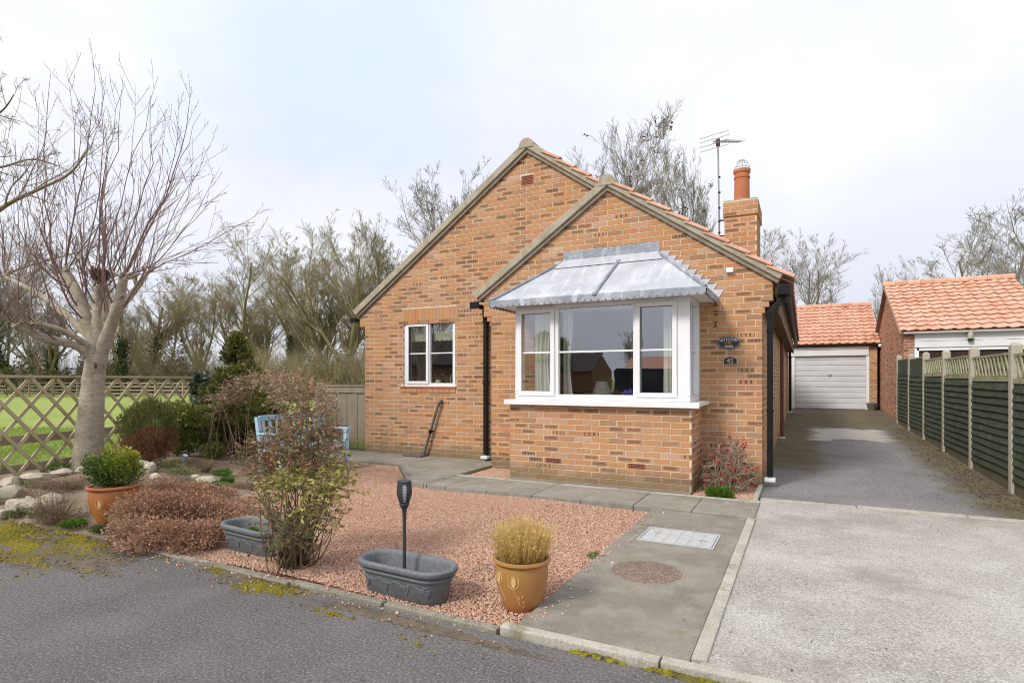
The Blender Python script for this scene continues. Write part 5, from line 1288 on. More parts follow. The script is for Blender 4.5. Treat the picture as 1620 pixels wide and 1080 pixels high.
far_tree(470, 405, 68, 55, 'A', BARKMOSS, TWIGOLIVE, 'thin bare tree filling the gap left of the broad mossy one', rz=5.6, seed=33, ivy=.4)
far_tree(600, 392, 60, 60, 'D', BARKMOSS, TWIGOLIVE, 'bare tree over the grey side panel', rz=.3, seed=34)
far_tree(225, 455, 68, 55, 'A', BARKMOSS, TWIGOLIVE, 'low spreading bare tree over the bronze dwarf conifer', rz=4.9, seed=35, ivy=.7)
far_tree(60, 445, 66, 62, 'C', BARKMOSS, TWIGOLIVE, 'low bare tree over the left trellis panel', rz=3.0, seed=36, ivy=.5)
# behind the house
far_tree(752, 225, 46, 115, 'E', BARKGREY, TWIGGREY, 'bare tree whose fan of twigs tops the left roof slope', rz=2.2, seed=11)
far_tree(700, 265, 52, 90, 'B', BARKGREY, TWIGGREY, 'smaller bare tree low behind the left roof slope', rz=.7, seed=12)
far_tree(892, 195, 44, 95, 'A', BARKGREY, TWIGGREY, 'bare tree with dark seed clusters above the main ridge', rz=1.1, seed=13, keys=150)
far_tree(1015, 195, 47, 90, 'C', BARKGREY, TWIGGREY, 'bare tree behind the ridge of the front gable', rz=3.9, seed=14, keys=60)
far_tree(1100, 258, 50, 75, 'B', BARKGREY, TWIGGREY, 'bare tree behind the television aerial', rz=5.0, seed=15)
far_tree(1255, 358, 48, 80, 'C', BARKGREY, TWIGGREY, 'round headed bare tree right of the chimney', rz=2.9, seed=16)
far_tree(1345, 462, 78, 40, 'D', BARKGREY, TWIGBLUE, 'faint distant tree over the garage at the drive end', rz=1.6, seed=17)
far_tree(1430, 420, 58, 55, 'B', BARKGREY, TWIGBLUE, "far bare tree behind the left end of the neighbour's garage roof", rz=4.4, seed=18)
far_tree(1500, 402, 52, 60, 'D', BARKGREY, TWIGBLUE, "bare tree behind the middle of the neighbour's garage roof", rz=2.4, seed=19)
far_tree(1625, 300, 36, 120, 'C', BARKGREY, TWIGGREY, "large bare tree at the right edge over the neighbour's garage", rz=.5, seed=20)

# scrub belt under the far trees: a thicket nobody could count
def scrub(px0, px1, d0, d1, h0, h1, n, mat, seed, name='thicket', size=(.25, .55), ntw=1500, twm=None):
    R = np.random.default_rng(seed); px = R.uniform(px0, px1, n); d = R.uniform(d0, d1, n); u = (px-CX0)/FPX; r = u*d
    X, Y = r*CY-d*SY, r*SY+d*CY
    top = h0+(h1-h0)*np.clip(.45+.35*np.sin(px*.045+seed)+.30*np.sin(px*.13+seed*2.1)+.2*np.sin(px*.31), 0, 1.1); lump = .75+.25*np.sin(X*1.9)*np.sin(Y*1.7)
    Z = -.16+top*lump*R.random(n)**.75
    V, F = leaf_geo(np.stack([X, Y, Z], 1), R.uniform(*size, n), R, aspect=.45)
    A = np.repeat(np.stack([np.clip(.5+.35*np.sin(X*.9+seed)*np.sin(Y*.8)+R.normal(0, .22, n), 0, 1), R.random(n), R.random(n)], 1), 4, 0)
    o = put(name, np_mesh(name, V, F, mat, A), kind='stuff')
    if ntw:
        px = R.uniform(px0, px1, ntw); d = R.uniform(d0, d1, ntw); u = (px-CX0)/FPX; r = u*d; b = np.stack([r*CY-d*SY, r*SY+d*CY, np.full(ntw, -.16)], 1)
        D = unit(np.stack([R.normal(0, .3, ntw), R.normal(0, .3, ntw), np.ones(ntw)], 1)); L = R.uniform(.6, 1.35, ntw)[:, None]*(h0+h1)/2
        P = np.stack([b, b+D*L*.5+R.normal(0, .12, (ntw, 3)), b+D*L+R.normal(0, .3, (ntw, 3))], 1); Rd = np.tile(np.array([.022, .014, .006]), (ntw, 1))
        P2, R2 = kids(R, P, Rd, 6, .25, 1, .5, (.3, .9), .1, 3, .7, .4, .2); V, F = join([tubes_geo(P, Rd, 3), tubes_geo(P2, R2, 3)])
        put(name, np_mesh(name, V, F, twm or TWIGOLIVE), kind='stuff')
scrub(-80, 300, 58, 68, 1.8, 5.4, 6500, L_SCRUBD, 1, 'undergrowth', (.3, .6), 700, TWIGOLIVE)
scrub(150, 420, 56, 66, 2.0, 5.8, 5500, L_SCRUB, 2, 'undergrowth', (.22, .5), 900, TWIGOLIVE)
scrub(400, 600, 42, 52, 1.8, 4.4, 7000, L_SCRUB, 3, 'undergrowth', (.15, .36), 1300, TWIGOLIVE)
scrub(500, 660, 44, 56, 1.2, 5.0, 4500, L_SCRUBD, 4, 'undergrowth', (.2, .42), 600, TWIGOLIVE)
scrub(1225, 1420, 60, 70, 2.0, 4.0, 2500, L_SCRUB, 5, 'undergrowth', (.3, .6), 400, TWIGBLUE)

# --- the pale garden tree, cut back hard to knuckles that have thrown long straight shoots
TD = 8.0
tb_ = atd(140, 742, TD); TREE = thing('cherry_tree', 'pale barked garden tree cut back to knuckles with long red shoots', 'tree', (tb_.x, tb_.y, 0), world=True)
R = np.random.default_rng(42)
def tp(px, py, dd=0.0): return atd(px, py, TD+dd)
pxm = TD/FPX
limbs = [  # points (px, py, depth), widths in px
 ([(138, 748, 0), (140, 715, 0), (143, 665, 0), (147, 610, 0), (152, 565, 0), (155, 535, 0)], [48, 41, 36, 31, 28, 25]),
 ([(150, 612, 0), (146, 577, 0), (128, 551, -.15), (100, 541, -.3), (60, 531, -.5), (26, 512, -.7)], [14, 16, 13, 12, 11, 9]),
 ([(151, 600, 0), (150, 552, .03), (130, 522, .2), (95, 490, .45), (55, 462, .7), (27, 447, .9), (8, 438, 1.0)], [12, 13, 11, 10, 9, 7, 5]),
 ([(149, 585, 0), (140, 550, -.08), (110, 528, -.35), (80, 516, -.55), (55, 511, -.65)], [9, 10, 8, 7, 6]),
 ([(148, 620, 0), (152, 560, .08), (140, 515, .15), (126, 475, .2), (112, 445, .3), (103, 428, .35)], [16, 21, 19, 17, 15, 12]),
 ([(126, 470, .2), (106, 447, .3), (90, 440, .4), (86, 424, .45)], [10, 9, 8, 7]),
 ([(149, 615, 0), (155, 555, 0), (153, 505, .05), (154, 470, .1), (160, 450, .1)], [14, 17, 13, 12, 14]),
 ([(147, 630, 0), (157, 570, -.03), (171, 528, -.1), (184, 490, -.2), (192, 460, -.25), (195, 440, -.3)], [16, 21, 18, 16, 14, 11]),
 ([(156, 560, .05), (166, 522, .18), (168, 485, .3), (162, 455, .35), (150, 437, .4)], [9, 11, 10, 10, 11]),
 ([(150, 610, 0), (163, 560, .08), (185, 500, .25), (203, 472, .4), (218, 452, .5), (234, 430, .6)], [10, 12, 10, 9, 8, 6])]
g = []; LP_, LR_ = [], []
for pts, w in limbs:
    P, r = resample([tp(*p) for p in pts], [x*pxm/2 for x in w], 24); r = r*(1+(.07*np.sin(np.arange(r.shape[1])*1.9+R.uniform(0, 6))+R.normal(0, .04, r.shape))*(.25 if len(w) == 6 and w[0] == 48 else 1)); g.append(tubes_geo(P, r, 14))
    if w[0] != 48: LP_.append(P); LR_.append(r)
knobs = [(26, 512, -.7), (8, 438, 1.0), (86, 424, .45), (103, 426, .35), (158, 446, .1), (150, 436, .4), (196, 438, -.3), (234, 430, .6), (55, 511, -.65), (178, 432, -.1), (210, 436, .45), (132, 428, .2)]
for q in knobs:                         # pruned stubs at the knuckles
    for _ in range(3):
        a = np.array(tp(q[0]+R.normal(0, 3), q[1]+R.normal(2, 3), q[2]+R.normal(0, .03))); d = unit(np.array([R.normal(0, .7), R.normal(0, .7), R.uniform(.2, 1)])); L = R.uniform(.05, .13); w = R.uniform(.013, .027)
        P = np.array([[a-d*.05, a, a+d*L*.5+R.normal(0, .006, 3), a+d*L, a+d*(L+.004)]]); g.append(tubes_geo(P, np.array([[w*.8, w*1.15, w, w*.85, .001]]), 8))
V, F = join(g); put('trunk', np_mesh('trunk', V, F, BARKPALE, smooth=True), TREE)
# bark eye and pruning scars
m = MB(); a = tp(151, 578, -.17); m.ball(a, .034, 10, 6, (1, .35, 1.3)); a = tp(193, 470, -.36); m.ball(a, .032, 8, 5, (1, .4, .8)); m.build('pruning_scar', simple('scar_wood', (.07, .05, .04), (.12, .085, .06), 30, .95, .5), TREE, smooth=True)
def shoots(spec):
    PP, RR = [], []
    for bx, by, bd, tx, ty, td, w in spec:
        a, b = np.array(tp(bx, by, bd)), np.array(tp(tx, ty, td)); L = np.linalg.norm(b-a); k = 9; t = np.linspace(0, 1, k)[:, None]
        side = R.normal(0, .05*L, 3); bow = np.sin(t*np.pi)*side+np.array([0, 0, 0])*t; pts = a*(1-t)+b*t+bow+R.normal(0, .006*L, (k, 3))*(t > 0)*(t < 1); PP.append(pts); RR.append(w*np.linspace(1, .22, k))
    return np.array(PP), np.array(RR)
spec = []
main = [(86, 424, .45, 80, 118, .6, .020), (86, 424, .45, 62, 165, .2, .012), (26, 512, -.7, 20, 270, -.9, .012), (26, 512, -.7, 60, 250, -.4, .010), (8, 438, 1.0, 36, 128, 1.2, .012), (8, 438, 1.0, 5, 205, .6, .010),
 (103, 426, .35, 148, 100, .5, .019), (103, 426, .35, 105, 108, .1, .012), (132, 428, .2, 156, 103, .0, .014), (132, 428, .2, 195, 118, .4, .014), (150, 436, .4, 250, 122, .6, .015), (158, 446, .1, 196, 138, -.2, .015),
 (178, 432, -.1, 238, 150, -.4, .016), (178, 432, -.1, 215, 130, .3, .012), (196, 438, -.3, 303, 140, -.5, .017), (196, 438, -.3, 282, 150, -.7, .012), (196, 438, -.3, 318, 178, .1, .013), (210, 436, .45, 334, 230, .6, .014), (210, 436, .45, 348, 265, .3, .012),
 (234, 430, .6, 340, 215, .9, .012), (234, 430, .6, 362, 292, .7, .011), (234, 430, .6, 418, 332, .4, .013), (86, 424, .45, 20, 190, .9, .010), (103, 426, .35, 45, 140, .7, .010), (8, 438, 1.0, -40, 260, 1.2, .010), (26, 512, -.7, -30, 380, -.9, .009), (55, 511, -.65, 92, 300, -.9, .008), (55, 511, -.65, 70, 420, -.6, .006),
 (158, 446, .1, 120, 150, .3, .012), (150, 436, .4, 170, 175, .7, .011), (196, 438, -.3, 225, 210, -.9, .010), (234, 430, .6, 300, 250, 1.0, .010), (132, 428, .2, 70, 240, .4, .009), (210, 436, .45, 262, 200, .9, .011), (158, 446, .1, 330, 430, -.6, .005), (196, 438, -.3, 372, 352, -.9, .007), (234, 430, .6, 330, 452, .2, .005)]
spec = list(main)
for _ in range(34):
    q = knobs[R.integers(0, len(knobs))]; lean = (q[0]-120)/120*55+R.normal(0, 48); L = R.uniform(110, 260)
    a_ = math.radians(np.clip(lean, -75, 75)); spec.append((q[0], q[1], q[2], q[0]+L*math.sin(a_), q[1]-L*math.cos(a_), q[2]+R.normal(0, .5), R.uniform(.005, .009)))
P1, R1 = shoots(spec)
P2, R2 = kids(R, P1, R1, 8, .10, .97, .28, (.35, .85), .10, 5, .4, .45, .07, taper=.45); R2 = np.maximum(R2, .0023)
P3, R3 = kids(R, P2, R2, 2, .15, .9, .40, (.4, .8), .1, 3, .7, .6, .06); R3 = np.maximum(R3, .0019)
Q1, S1 = kids(R, np.concatenate(LP_), np.concatenate(LR_), 5, .35, 1.0, .85, (.5, 1.1), .40, 7, .22, .3, .10, taper=.2); S1 = np.clip(S1, .004, .014)
Q2, S2 = kids(R, Q1, S1, 7, .15, 1, .42, (.35, .85), .14, 5, .5, .5, .08); Q3, S3 = kids(R, Q2, S2, 3, .15, 1, .45, (.35, .85), .1, 3, .7, .6, .08)
V, F = join([tubes_geo(Q1, S1, 5), tubes_geo(Q2, np.maximum(S2, .0024), 4), tubes_geo(Q3, np.maximum(S3, .0019), 3), tubes_geo(P1, R1*.66, 5), tubes_geo(P2, R2, 4), tubes_geo(P3, R3, 3)])
put('crown', np_mesh('crown', V, F, BARKTWIG, smooth=True), TREE)
allp = np.concatenate([P1.reshape(-1, 3), P2[:, 2:].reshape(-1, 3), P3[:, -1]]); sel = allp[R.random(len(allp)) < .42]
leaf_obj('bud', sel, R.uniform(.012, .024, len(sel)), simple('dark_bud', (.10, .05, .045), (.16, .09, .07), 30, .8), R, TREE, aspect=.55, dirs=R.normal(0, .4, (len(sel), 3))+[0, 0, 1])
# old nest-like twig bundle lodged in the crown
ns = thing('bird_nest', 'brown twig bird nest lodged in the fork of the pale tree', 'nest', tuple(tp(161, 437, -.05)))
n = 260; a = R.uniform(0, 6.28, n); rr = R.uniform(.04, .13, n); c = np.stack([np.cos(a)*rr, np.sin(a)*rr, R.uniform(-.06, .09, n)], 1); d = unit(np.stack([-np.sin(a), np.cos(a), R.normal(0, .35, n)], 1)+R.normal(0, .3, (n, 3)))*R.uniform(.06, .13, (n, 1))
P = np.stack([c-d*.5, c+R.normal(0, .008, (n, 3)), c+d*.5], 1); V, F = tubes_geo(P, np.tile([.003, .004, .002], (n, 1)), 3); put('twigs', np_mesh('twigs', V, F, simple('nest_twig', (.17, .085, .065), (.10, .06, .045), 20, .9)), ns)
# the neighbouring tree that reaches in from the left edge
e0 = atd(-150, 760, 10.5); ET = thing('bare_tree', 'bare tree reaching mossy branches in from the left edge of the photo', 'tree', (e0.x, e0.y, -.16), world=True)
def ep(px, py, dd=0.0): return atd(px, py, 10.5+dd)
g = []; BP, BR = [], []
for pts, w in (([(-150, 760, 0), (-152, 600, 0), (-150, 440, 0), (-130, 300, .1), (-100, 160, .2)], [60, 46, 40, 30, 16]), ([(-150, 470, 0), (-70, 390, -.2), (5, 328, -.4), (60, 300, -.5), (110, 275, -.6), (140, 235, -.7)], [24, 19, 13, 10, 7, 4]),
               ([(-135, 330, .1), (-60, 270, .3), (0, 265, .5), (50, 252, .6), (90, 262, .7)], [20, 14, 8, 6, 4]), ([(-120, 260, .1), (-50, 200, .0), (0, 178, -.2), (22, 150, -.3)], [18, 11, 6, 3]), ([(-150, 520, 0), (-70, 480, .6), (20, 430, .9), (90, 408, 1.1), (140, 395, 1.2)], [18, 12, 8, 6, 3]), ([(-100, 160, .2), (-40, 100, .2), (-10, 60, .3)], [12, 7, 3])):
    P, r = resample([ep(*p) for p in pts], [x*.46*10.5/FPX/2 for x in w], 18); g.append(tubes_geo(P, r, 8)); BP.append(P); BR.append(r)
V, F = join(g); put('trunk', np_mesh('trunk', V, F, bark('lichened_bark', (.30, .265, .16), (.20, .17, .10), (.26, .25, .12), False), smooth=True), ET)
P1, R1 = kids(R, np.concatenate(BP[1:]), np.concatenate(BR[1:]), 10, .25, 1.0, .36, (.4, 1.0), .05, 6, .5, .35, .16); P2, R2 = kids(R, P1, R1, 7, .15, 1, .45, (.4, 1.0), .05, 5, .6, .4, .2); P3, R3 = kids(R, P2, R2, 4, .1, 1, .5, (.4, 1.1), .05, 3, .7, .5, .2)
V, F = join([tubes_geo(P1, np.maximum(R1, .004), 4), tubes_geo(P2, np.maximum(R2, .003), 3), tubes_geo(P3, np.maximum(R3, .0022), 3)]); put('crown', np_mesh('crown', V, F, TWIGGREY), ET)

# ------------------------------------------------------------------ garden shrubs
def cloud(R, blobs, n, shell=.55):
    """points in the union of ellipsoids (c, radii), mostly near their surfaces; gives points and outward directions"""
    w = np.array([b[1][0]*b[1][1]*b[1][2] for b in blobs])**(2/3); i = R.choice(len(blobs), n, p=w/w.sum())
    C = np.array([b[0] for b in blobs], float)[i]; A = np.array([b[1] for b in blobs], float)[i]; D = unit(R.normal(size=(n, 3))); r = (shell+(1-shell)*R.random((n, 1)))*np.where(R.random((n, 1)) < .12, 1.12, 1)
    return C+D*A*r, D
def stems(R, base, tops, r0=.012, r1=.003, k=6, bow=.08, spread=.05):
    n = len(tops); a = np.asarray(base)+np.stack([R.normal(0, spread, n), R.normal(0, spread, n), np.zeros(n)], 1); t = np.linspace(0, 1, k)[None, :, None]
    P = a[:, None]*(1-t)+np.asarray(tops)[:, None]*t+np.sin(t*np.pi)*R.normal(0, bow, (n, 1, 3)); P[:, 1:-1] += R.normal(0, bow*.15, (n, k-2, 3)); return P, np.tile(np.linspace(r0, r1, k), (n, 1))
def blobset(R, c, rad, n, br, squash=(1, 1, 1)):
    """n sub-clumps spread through an ellipsoid"""
    out = []
    for _ in range(n):
        d = R.normal(size=3); d /= np.linalg.norm(d); q = R.random()**.4; out.append((np.array(c)+d*np.array(rad)*q, np.array(squash)*R.uniform(*br)))
    return out
# golden conifer behind the shrubs
def conifer(name, label, c, h, w, mat, seed, n=7000, cat='shrub'):
    R = np.random.default_rng(seed); t = thing(name, label, cat, (c[0], c[1], c[2]))
    B = []
    for i in range(46):
        z = R.random()**.8; rr = w*(1-z)**.8*R.uniform(.55, 1.0)+.04; a = R.uniform(0, 6.28); B.append(((rr*math.cos(a), rr*math.sin(a), .12*h+z*h*.86), (w*.30*(1.15-z*.7), w*.30*(1.15-z*.7), h*.075)))
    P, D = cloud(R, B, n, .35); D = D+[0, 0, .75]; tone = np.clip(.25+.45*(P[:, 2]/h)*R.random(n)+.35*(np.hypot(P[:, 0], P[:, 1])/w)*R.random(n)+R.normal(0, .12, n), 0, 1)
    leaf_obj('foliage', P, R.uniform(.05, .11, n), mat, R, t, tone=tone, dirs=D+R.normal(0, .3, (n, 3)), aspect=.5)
    Ps, Rs = stems(R, (0, 0, 0), np.array([b[0] for b in B]), .02, .004, 5, .05, .03); V, F = tubes_geo(Ps, Rs, 4); put('trunk', np_mesh('trunk', V, F, STEMBROWN), t)
    return t
c = at(378, 690, .10); c = atd(375, 690, 10.2); conifer('conifer', 'upright golden green conifer standing behind the bench', (c.x, c.y, 0), 2.1, .70, L_CONIF, 51, 13000)
# spreading juniper with tiered pads between the trellis and the bench
R = np.random.default_rng(52); c = atd(352, 725, 9.1); t = thing('spreading_conifer', 'low spreading conifer with open tiers left of the bench', 'shrub', (c.x, c.y, soilz(c.x, c.y)))
B = []
for i in range(30):
    a = R.uniform(0, 6.28); rr = .82*R.random()**.6; z = R.choice([.16, .32, .5, .66, .80])*R.uniform(.85, 1.1)*(1.1-.2*rr); B.append(((rr*math.cos(a), rr*math.sin(a), z), (R.uniform(.13, .24), R.uniform(.13, .24), R.uniform(.055, .10))))
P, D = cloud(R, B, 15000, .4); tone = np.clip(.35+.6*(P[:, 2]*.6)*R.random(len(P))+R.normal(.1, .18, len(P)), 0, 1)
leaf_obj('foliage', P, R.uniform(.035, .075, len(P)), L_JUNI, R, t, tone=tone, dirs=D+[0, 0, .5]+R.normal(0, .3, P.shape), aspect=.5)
Ps, Rs = stems(R, (0, 0, 0), np.array([b[0] for b in B]), .026, .006, 6, .06, .07); V, F = tubes_geo(Ps, Rs, 5); put('trunk', np_mesh('trunk', V, F, BARKGREY, smooth=True), t)
# second taller dark cypress-like part behind, next to the ivy post
R = np.random.default_rng(53); c = atd(392, 700, 9.6); t = thing('dark_conifer', 'dark green bush with reddish trunk between the bench and the golden conifer', 'shrub', (c.x, c.y, 0))
B = blobset(R, (0, 0, .78), (.52, .45, .40), 26, (.12, .22), (1, 1, .7)); P, D = cloud(R, B, 9000, .4)
leaf_obj('foliage', P, R.uniform(.035, .08, len(P)), L_CONIF, R, t, tone=np.clip(R.normal(.42, .22, len(P)), 0, 1), dirs=D+[0, 0, .4]+R.normal(0, .3, P.shape), aspect=.5)
Ps, Rs = stems(R, (0, 0, 0), np.array([b[0] for b in B]), .03, .006, 6, .06, .05); V, F = tubes_geo(Ps, Rs, 5); put('trunk', np_mesh('trunk', V, F, simple('red_brown_bark', (.14, .065, .04), (.09, .05, .035), 12, .9, .4), smooth=True), t)
# rounded conifer, green above and bronze red below
R = np.random.default_rng(54); c = atd(237, 722, 7.6); zc = soilz(c.x, c.y); t = thing('round_conifer', 'rounded dwarf conifer, green on top with bronze red sides', 'shrub', (c.x, c.y, zc))
n = 27000; B = [((0, 0, .46), (.34, .34, .44)), ((.06, -.05, .36), (.33, .33, .34)), ((-.05, .05, .52), (.28, .28, .36))]+blobset(R, (0, 0, .45), (.34, .34, .40), 24, (.07, .13), (1, 1, 1.3))
P, D = cloud(R, B, n, .62); vis = (P[:, 2] < .58)&(R.random(n) < .9); reg = np.sin(P[:, 0]*7+P[:, 1]*6+.5)+np.sin(P[:, 2]*9)*.5
tone = np.where((P[:, 2] < .50+.10*reg)&(R.random(n) < .82), R.uniform(.46, 1.0, n), R.uniform(0, .46, n))
leaf_obj('foliage', P, R.uniform(.022, .046, n), L_BRONZE, R, t, tone=tone, dirs=D*.6+[0, 0, 1.0]+R.normal(0, .25, P.shape), aspect=.28)
m = MB(); m.tube([(0, 0, -.05), (0, 0, .3)], [.04, .03], 8); m.build('trunk', STEMBROWN, t)
c2 = atd(274, 715, 8.4); t = thing('small_conifer', 'small loose green conifer right of the bronze dwarf conifer', 'shrub', (c2.x, c2.y, soilz(c2.x, c2.y)))
B = blobset(R, (0, 0, .42), (.16, .16, .34), 16, (.07, .12), (1, 1, 1.3)); P, D = cloud(R, B, 4200, .4)
leaf_obj('foliage', P, R.uniform(.035, .07, len(P)), L_JUNI, R, t, tone=np.clip(R.normal(.5, .2, len(P)), 0, 1), dirs=D*.6+[0, 0, .9], aspect=.3)
# ivy on the trellis end post
R = np.random.default_rng(55); c = atd(319, 640, 10.3); t = thing('ivy', 'variegated ivy clothing the end post of the trellis fence', 'climber', (c.x, c.y, -.1))
n = 1500; a = R.uniform(0, 6.28, n); zz = .1+1.5*R.random(n)**.7; rr = R.uniform(.04, .13, n)*(1+.5*np.sin(zz*7))*np.where(zz > 1.3, 1.2, .9)
P = np.stack([np.cos(a)*rr, np.sin(a)*rr, zz], 1); leaf_obj('foliage', P, R.uniform(.045, .085, n), L_VIVY, R, t, aspect=.85, dirs=np.stack([np.cos(a), np.sin(a), R.normal(-.2, .4, n)], 1), tone=np.where(np.sin(zz*9+a) > .3, R.uniform(.55, 1, n), R.uniform(0, .6, n)))
m = MB(); m.tube([(0, 0, 0), (.02, 0, .8), (0, .01, 1.55)], [.012, .012, .006], 6); m.build('stem', STEMBROWN, t)

# bronze-pink shrub spreading over the bench
R = np.random.default_rng(56); c = atd(428, 745, 8.0); t = thing('bronze_shrub', 'wide bronze pink leaved shrub spreading in front of the bench', 'shrub', (c.x, c.y, 0))
def spray_plant(R, t, B, nst, nl, size, mat, base_sp, r0, tone_f, droop=-.25, base=(0, 0, 0), aspect=.34, per=7, lean=0.0):
    """stems to clumps, then sprays of narrow leaves in pairs along twiglets"""
    tops = np.array([b[0] for b in B]); idx = R.integers(0, len(B), nst); T_ = tops[idx]+R.normal(0, .05, (nst, 3))
    Ps, Rs = stems(R, base, T_, r0, r0*.3, 7, .05, base_sp); Ps = Ps+(T_*[1, 1, 0]*lean)[:, None]*(1-np.linspace(0, 1, 7))[None, :, None]; V, F = tubes_geo(Ps, Rs, 5)
    P, D = cloud(R, B, nl//per, .25); k = 5; d = unit(D*.8+R.normal(0, .4, D.shape)+[0, 0, .25]); L = R.uniform(.08, .17, (len(P), 1)); pts = [P]
    for i in range(k-1): pts.append(pts[-1]+d*L/(k-1)); d = unit(d+[0, 0, droop*.35])
    tw = np.stack(pts, 1); V2, F2 = tubes_geo(tw, np.tile([.0019, .0014], (len(P), 3))[:, :k], 3); put('stem', np_mesh('stem', V, F, STEMBROWN), t); put('twig', np_mesh('twig', V2, F2, TWIGLET), t, kind='stuff')
    q = R.integers(1, k, (len(P), per)); r = np.arange(len(P))[:, None]; LP = tw[r, q].reshape(-1, 3); td = unit(tw[r, q]-tw[r, q-1]).reshape(-1, 3); sd = unit(np.cross(td, [0, 0, 1.])+1e-6)*np.where(R.random((len(LP), 1)) < .5, 1, -1)
    LD = td*.7+sd*.9+R.normal(0, .3, LP.shape)+[0, 0, droop]
    leaf_obj('foliage', LP, R.uniform(*size, len(LP)), mat, R, t, dirs=LD, aspect=aspect, tone=tone_f(LP))
def wp(px, py, d): return np.array(atd(px, py, d))
org = np.array([c.x, c.y, 0])
B = [(wp(px, py, d)-org, (rx, rx, rz)) for px, py, d, rx, rz in ((342, 632, 8.4, .15, .06), (372, 616, 8.6, .18, .08), (402, 603, 8.6, .19, .09), (430, 606, 8.3, .2, .10), (462, 608, 7.6, .18, .11), (490, 622, 7.3, .17, .12), (515, 642, 7.2, .12, .10), (448, 630, 7.9, .18, .11), (372, 634, 8.7, .18, .06), (355, 652, 8.8, .15, .05))]
spray_plant(R, t, B, 36, 5200, (.028, .060), L_PIER, .22, .009, lambda P: np.clip(R.normal(.5, .26, len(P)), 0, 1), -.15, lean=.72)
# tall bamboo-like shrub (front), sparse red-brown above, yellow green lower
R = np.random.default_rng(57); c = at(462, 897, -.03); t = thing('bamboo_shrub', 'tall multi stemmed shrub between the grey trough and the solar torch', 'shrub', (c.x, c.y, -.04)); org = np.array([c.x, c.y, -.04]); D0 = 4.15
B1 = [(wp(px, py, d)-org, (r_, r_, rz)) for px, py, d, r_, rz in ((470, 642, 4.5, .11, .10), (490, 668, 4.4, .14, .11), (440, 706, 4.5, .11, .09), (465, 705, 4.3, .15, .10), (500, 715, 4.35, .14, .10), (408, 716, 4.6, .08, .06), (515, 694, 4.4, .09, .08), (475, 615, 4.5, .08, .08), (440, 740, 4.4, .13, .10), (410, 745, 4.5, .08, .08), (515, 740, 4.3, .10, .08))]
spray_plant(R, t, B1, 30, 5200, (.022, .048), L_NANR, .06, .0065, lambda P: np.clip(R.normal(.5, .27, len(P)), 0, 1), -.2)
B2 = [(wp(px, py, d)-org, (r_, r_, rz)) for px, py, d, r_, rz in ((470, 770, 4.15, .10, .05), (505, 760, 4.1, .12, .07), (530, 775, 4.1, .09, .06), (500, 790, 4.05, .10, .06), (450, 762, 4.2, .08, .04), (540, 750, 4.2, .07, .06), (520, 808, 4.05, .06, .05))]
spray_plant(R, t, B2, 24, 1500, (.028, .055), L_NANY, .06, .0065, lambda P: np.clip(R.normal(.5, .25, len(P)), 0, 1), -.35, aspect=.36)
B3 = [(wp(px, py, d)-org, (r_, r_, rz)) for px, py, d, r_, rz in ((440, 830, 4.0, .08, .09), (435, 860, 3.98, .05, .05), (465, 850, 3.95, .05, .07), (490, 835, 4.05, .06, .06), (425, 800, 4.1, .06, .06), (555, 800, 4.05, .025, .025), (498, 815, 4.0, .06, .06))]
spray_plant(R, t, B3, 22, 1500, (.018, .036), L_NANR, .05, .005, lambda P: np.clip(R.normal(.2, .2, len(P)), 0, 1), -.2)
# dead cane stubs at the base
n = 46; b = np.stack([R.normal(0, .085, n), R.normal(0, .07, n), np.zeros(n)], 1); tip = b+np.stack([R.normal(0, .05, n), R.normal(0, .05, n), R.uniform(.12, .52, n)], 1)
V, F = tubes_geo(np.stack([b, (b+tip)/2+R.normal(0, .012, (n, 3)), tip], 1), np.tile([.0065, .0055, .004], (n, 1)), 5); put('cane', np_mesh('cane', V, F, simple('dry_cane', (.24, .17, .095), (.14, .09, .055), 12, .9)), t)
# low russet shrub along the kerb
R = np.random.default_rng(58); c = at(275, 850); t = thing('russet_shrub', 'low spreading russet shrub hugging the kerb beside the terracotta pot', 'shrub', (c.x, c.y, 0)); org = np.array([c.x, c.y, 0])
B = []
for px, py, z, rx, rz in ((212, 812, .16, .20, .12), (230, 800, .20, .26, .14), (270, 800, .20, .28, .14), (310, 800, .18, .26, .13), (345, 808, .14, .22, .10), (215, 835, .10, .22, .10), (260, 842, .09, .24, .10), (300, 842, .08, .24, .09), (330, 840, .08, .18, .09), (250, 775, .22, .26, .10), (300, 776, .18, .26, .09), (345, 782, .12, .2, .08), (205, 845, .07, .11, .07), (380, 795, .08, .16, .06), (225, 858, .05, .2, .05), (300, 858, .04, .2, .05)):
    q = at(px, py, z); B.append((np.array(q)-org, (rx, rx, rz)))
P, D = cloud(R, B, 24000, .45); P[:, 2] = np.maximum(P[:, 2], .0); tone = np.clip(.45+.3*np.sin(P[:, 0]*4)*np.sin(P[:, 1]*5)+R.normal(0, .22, len(P)), 0, 1)
leaf_obj('foliage', P, R.uniform(.016, .034, len(P)), L_HEATH, R, t, dirs=D+R.normal(0, .5, P.shape), aspect=.55, tone=tone)
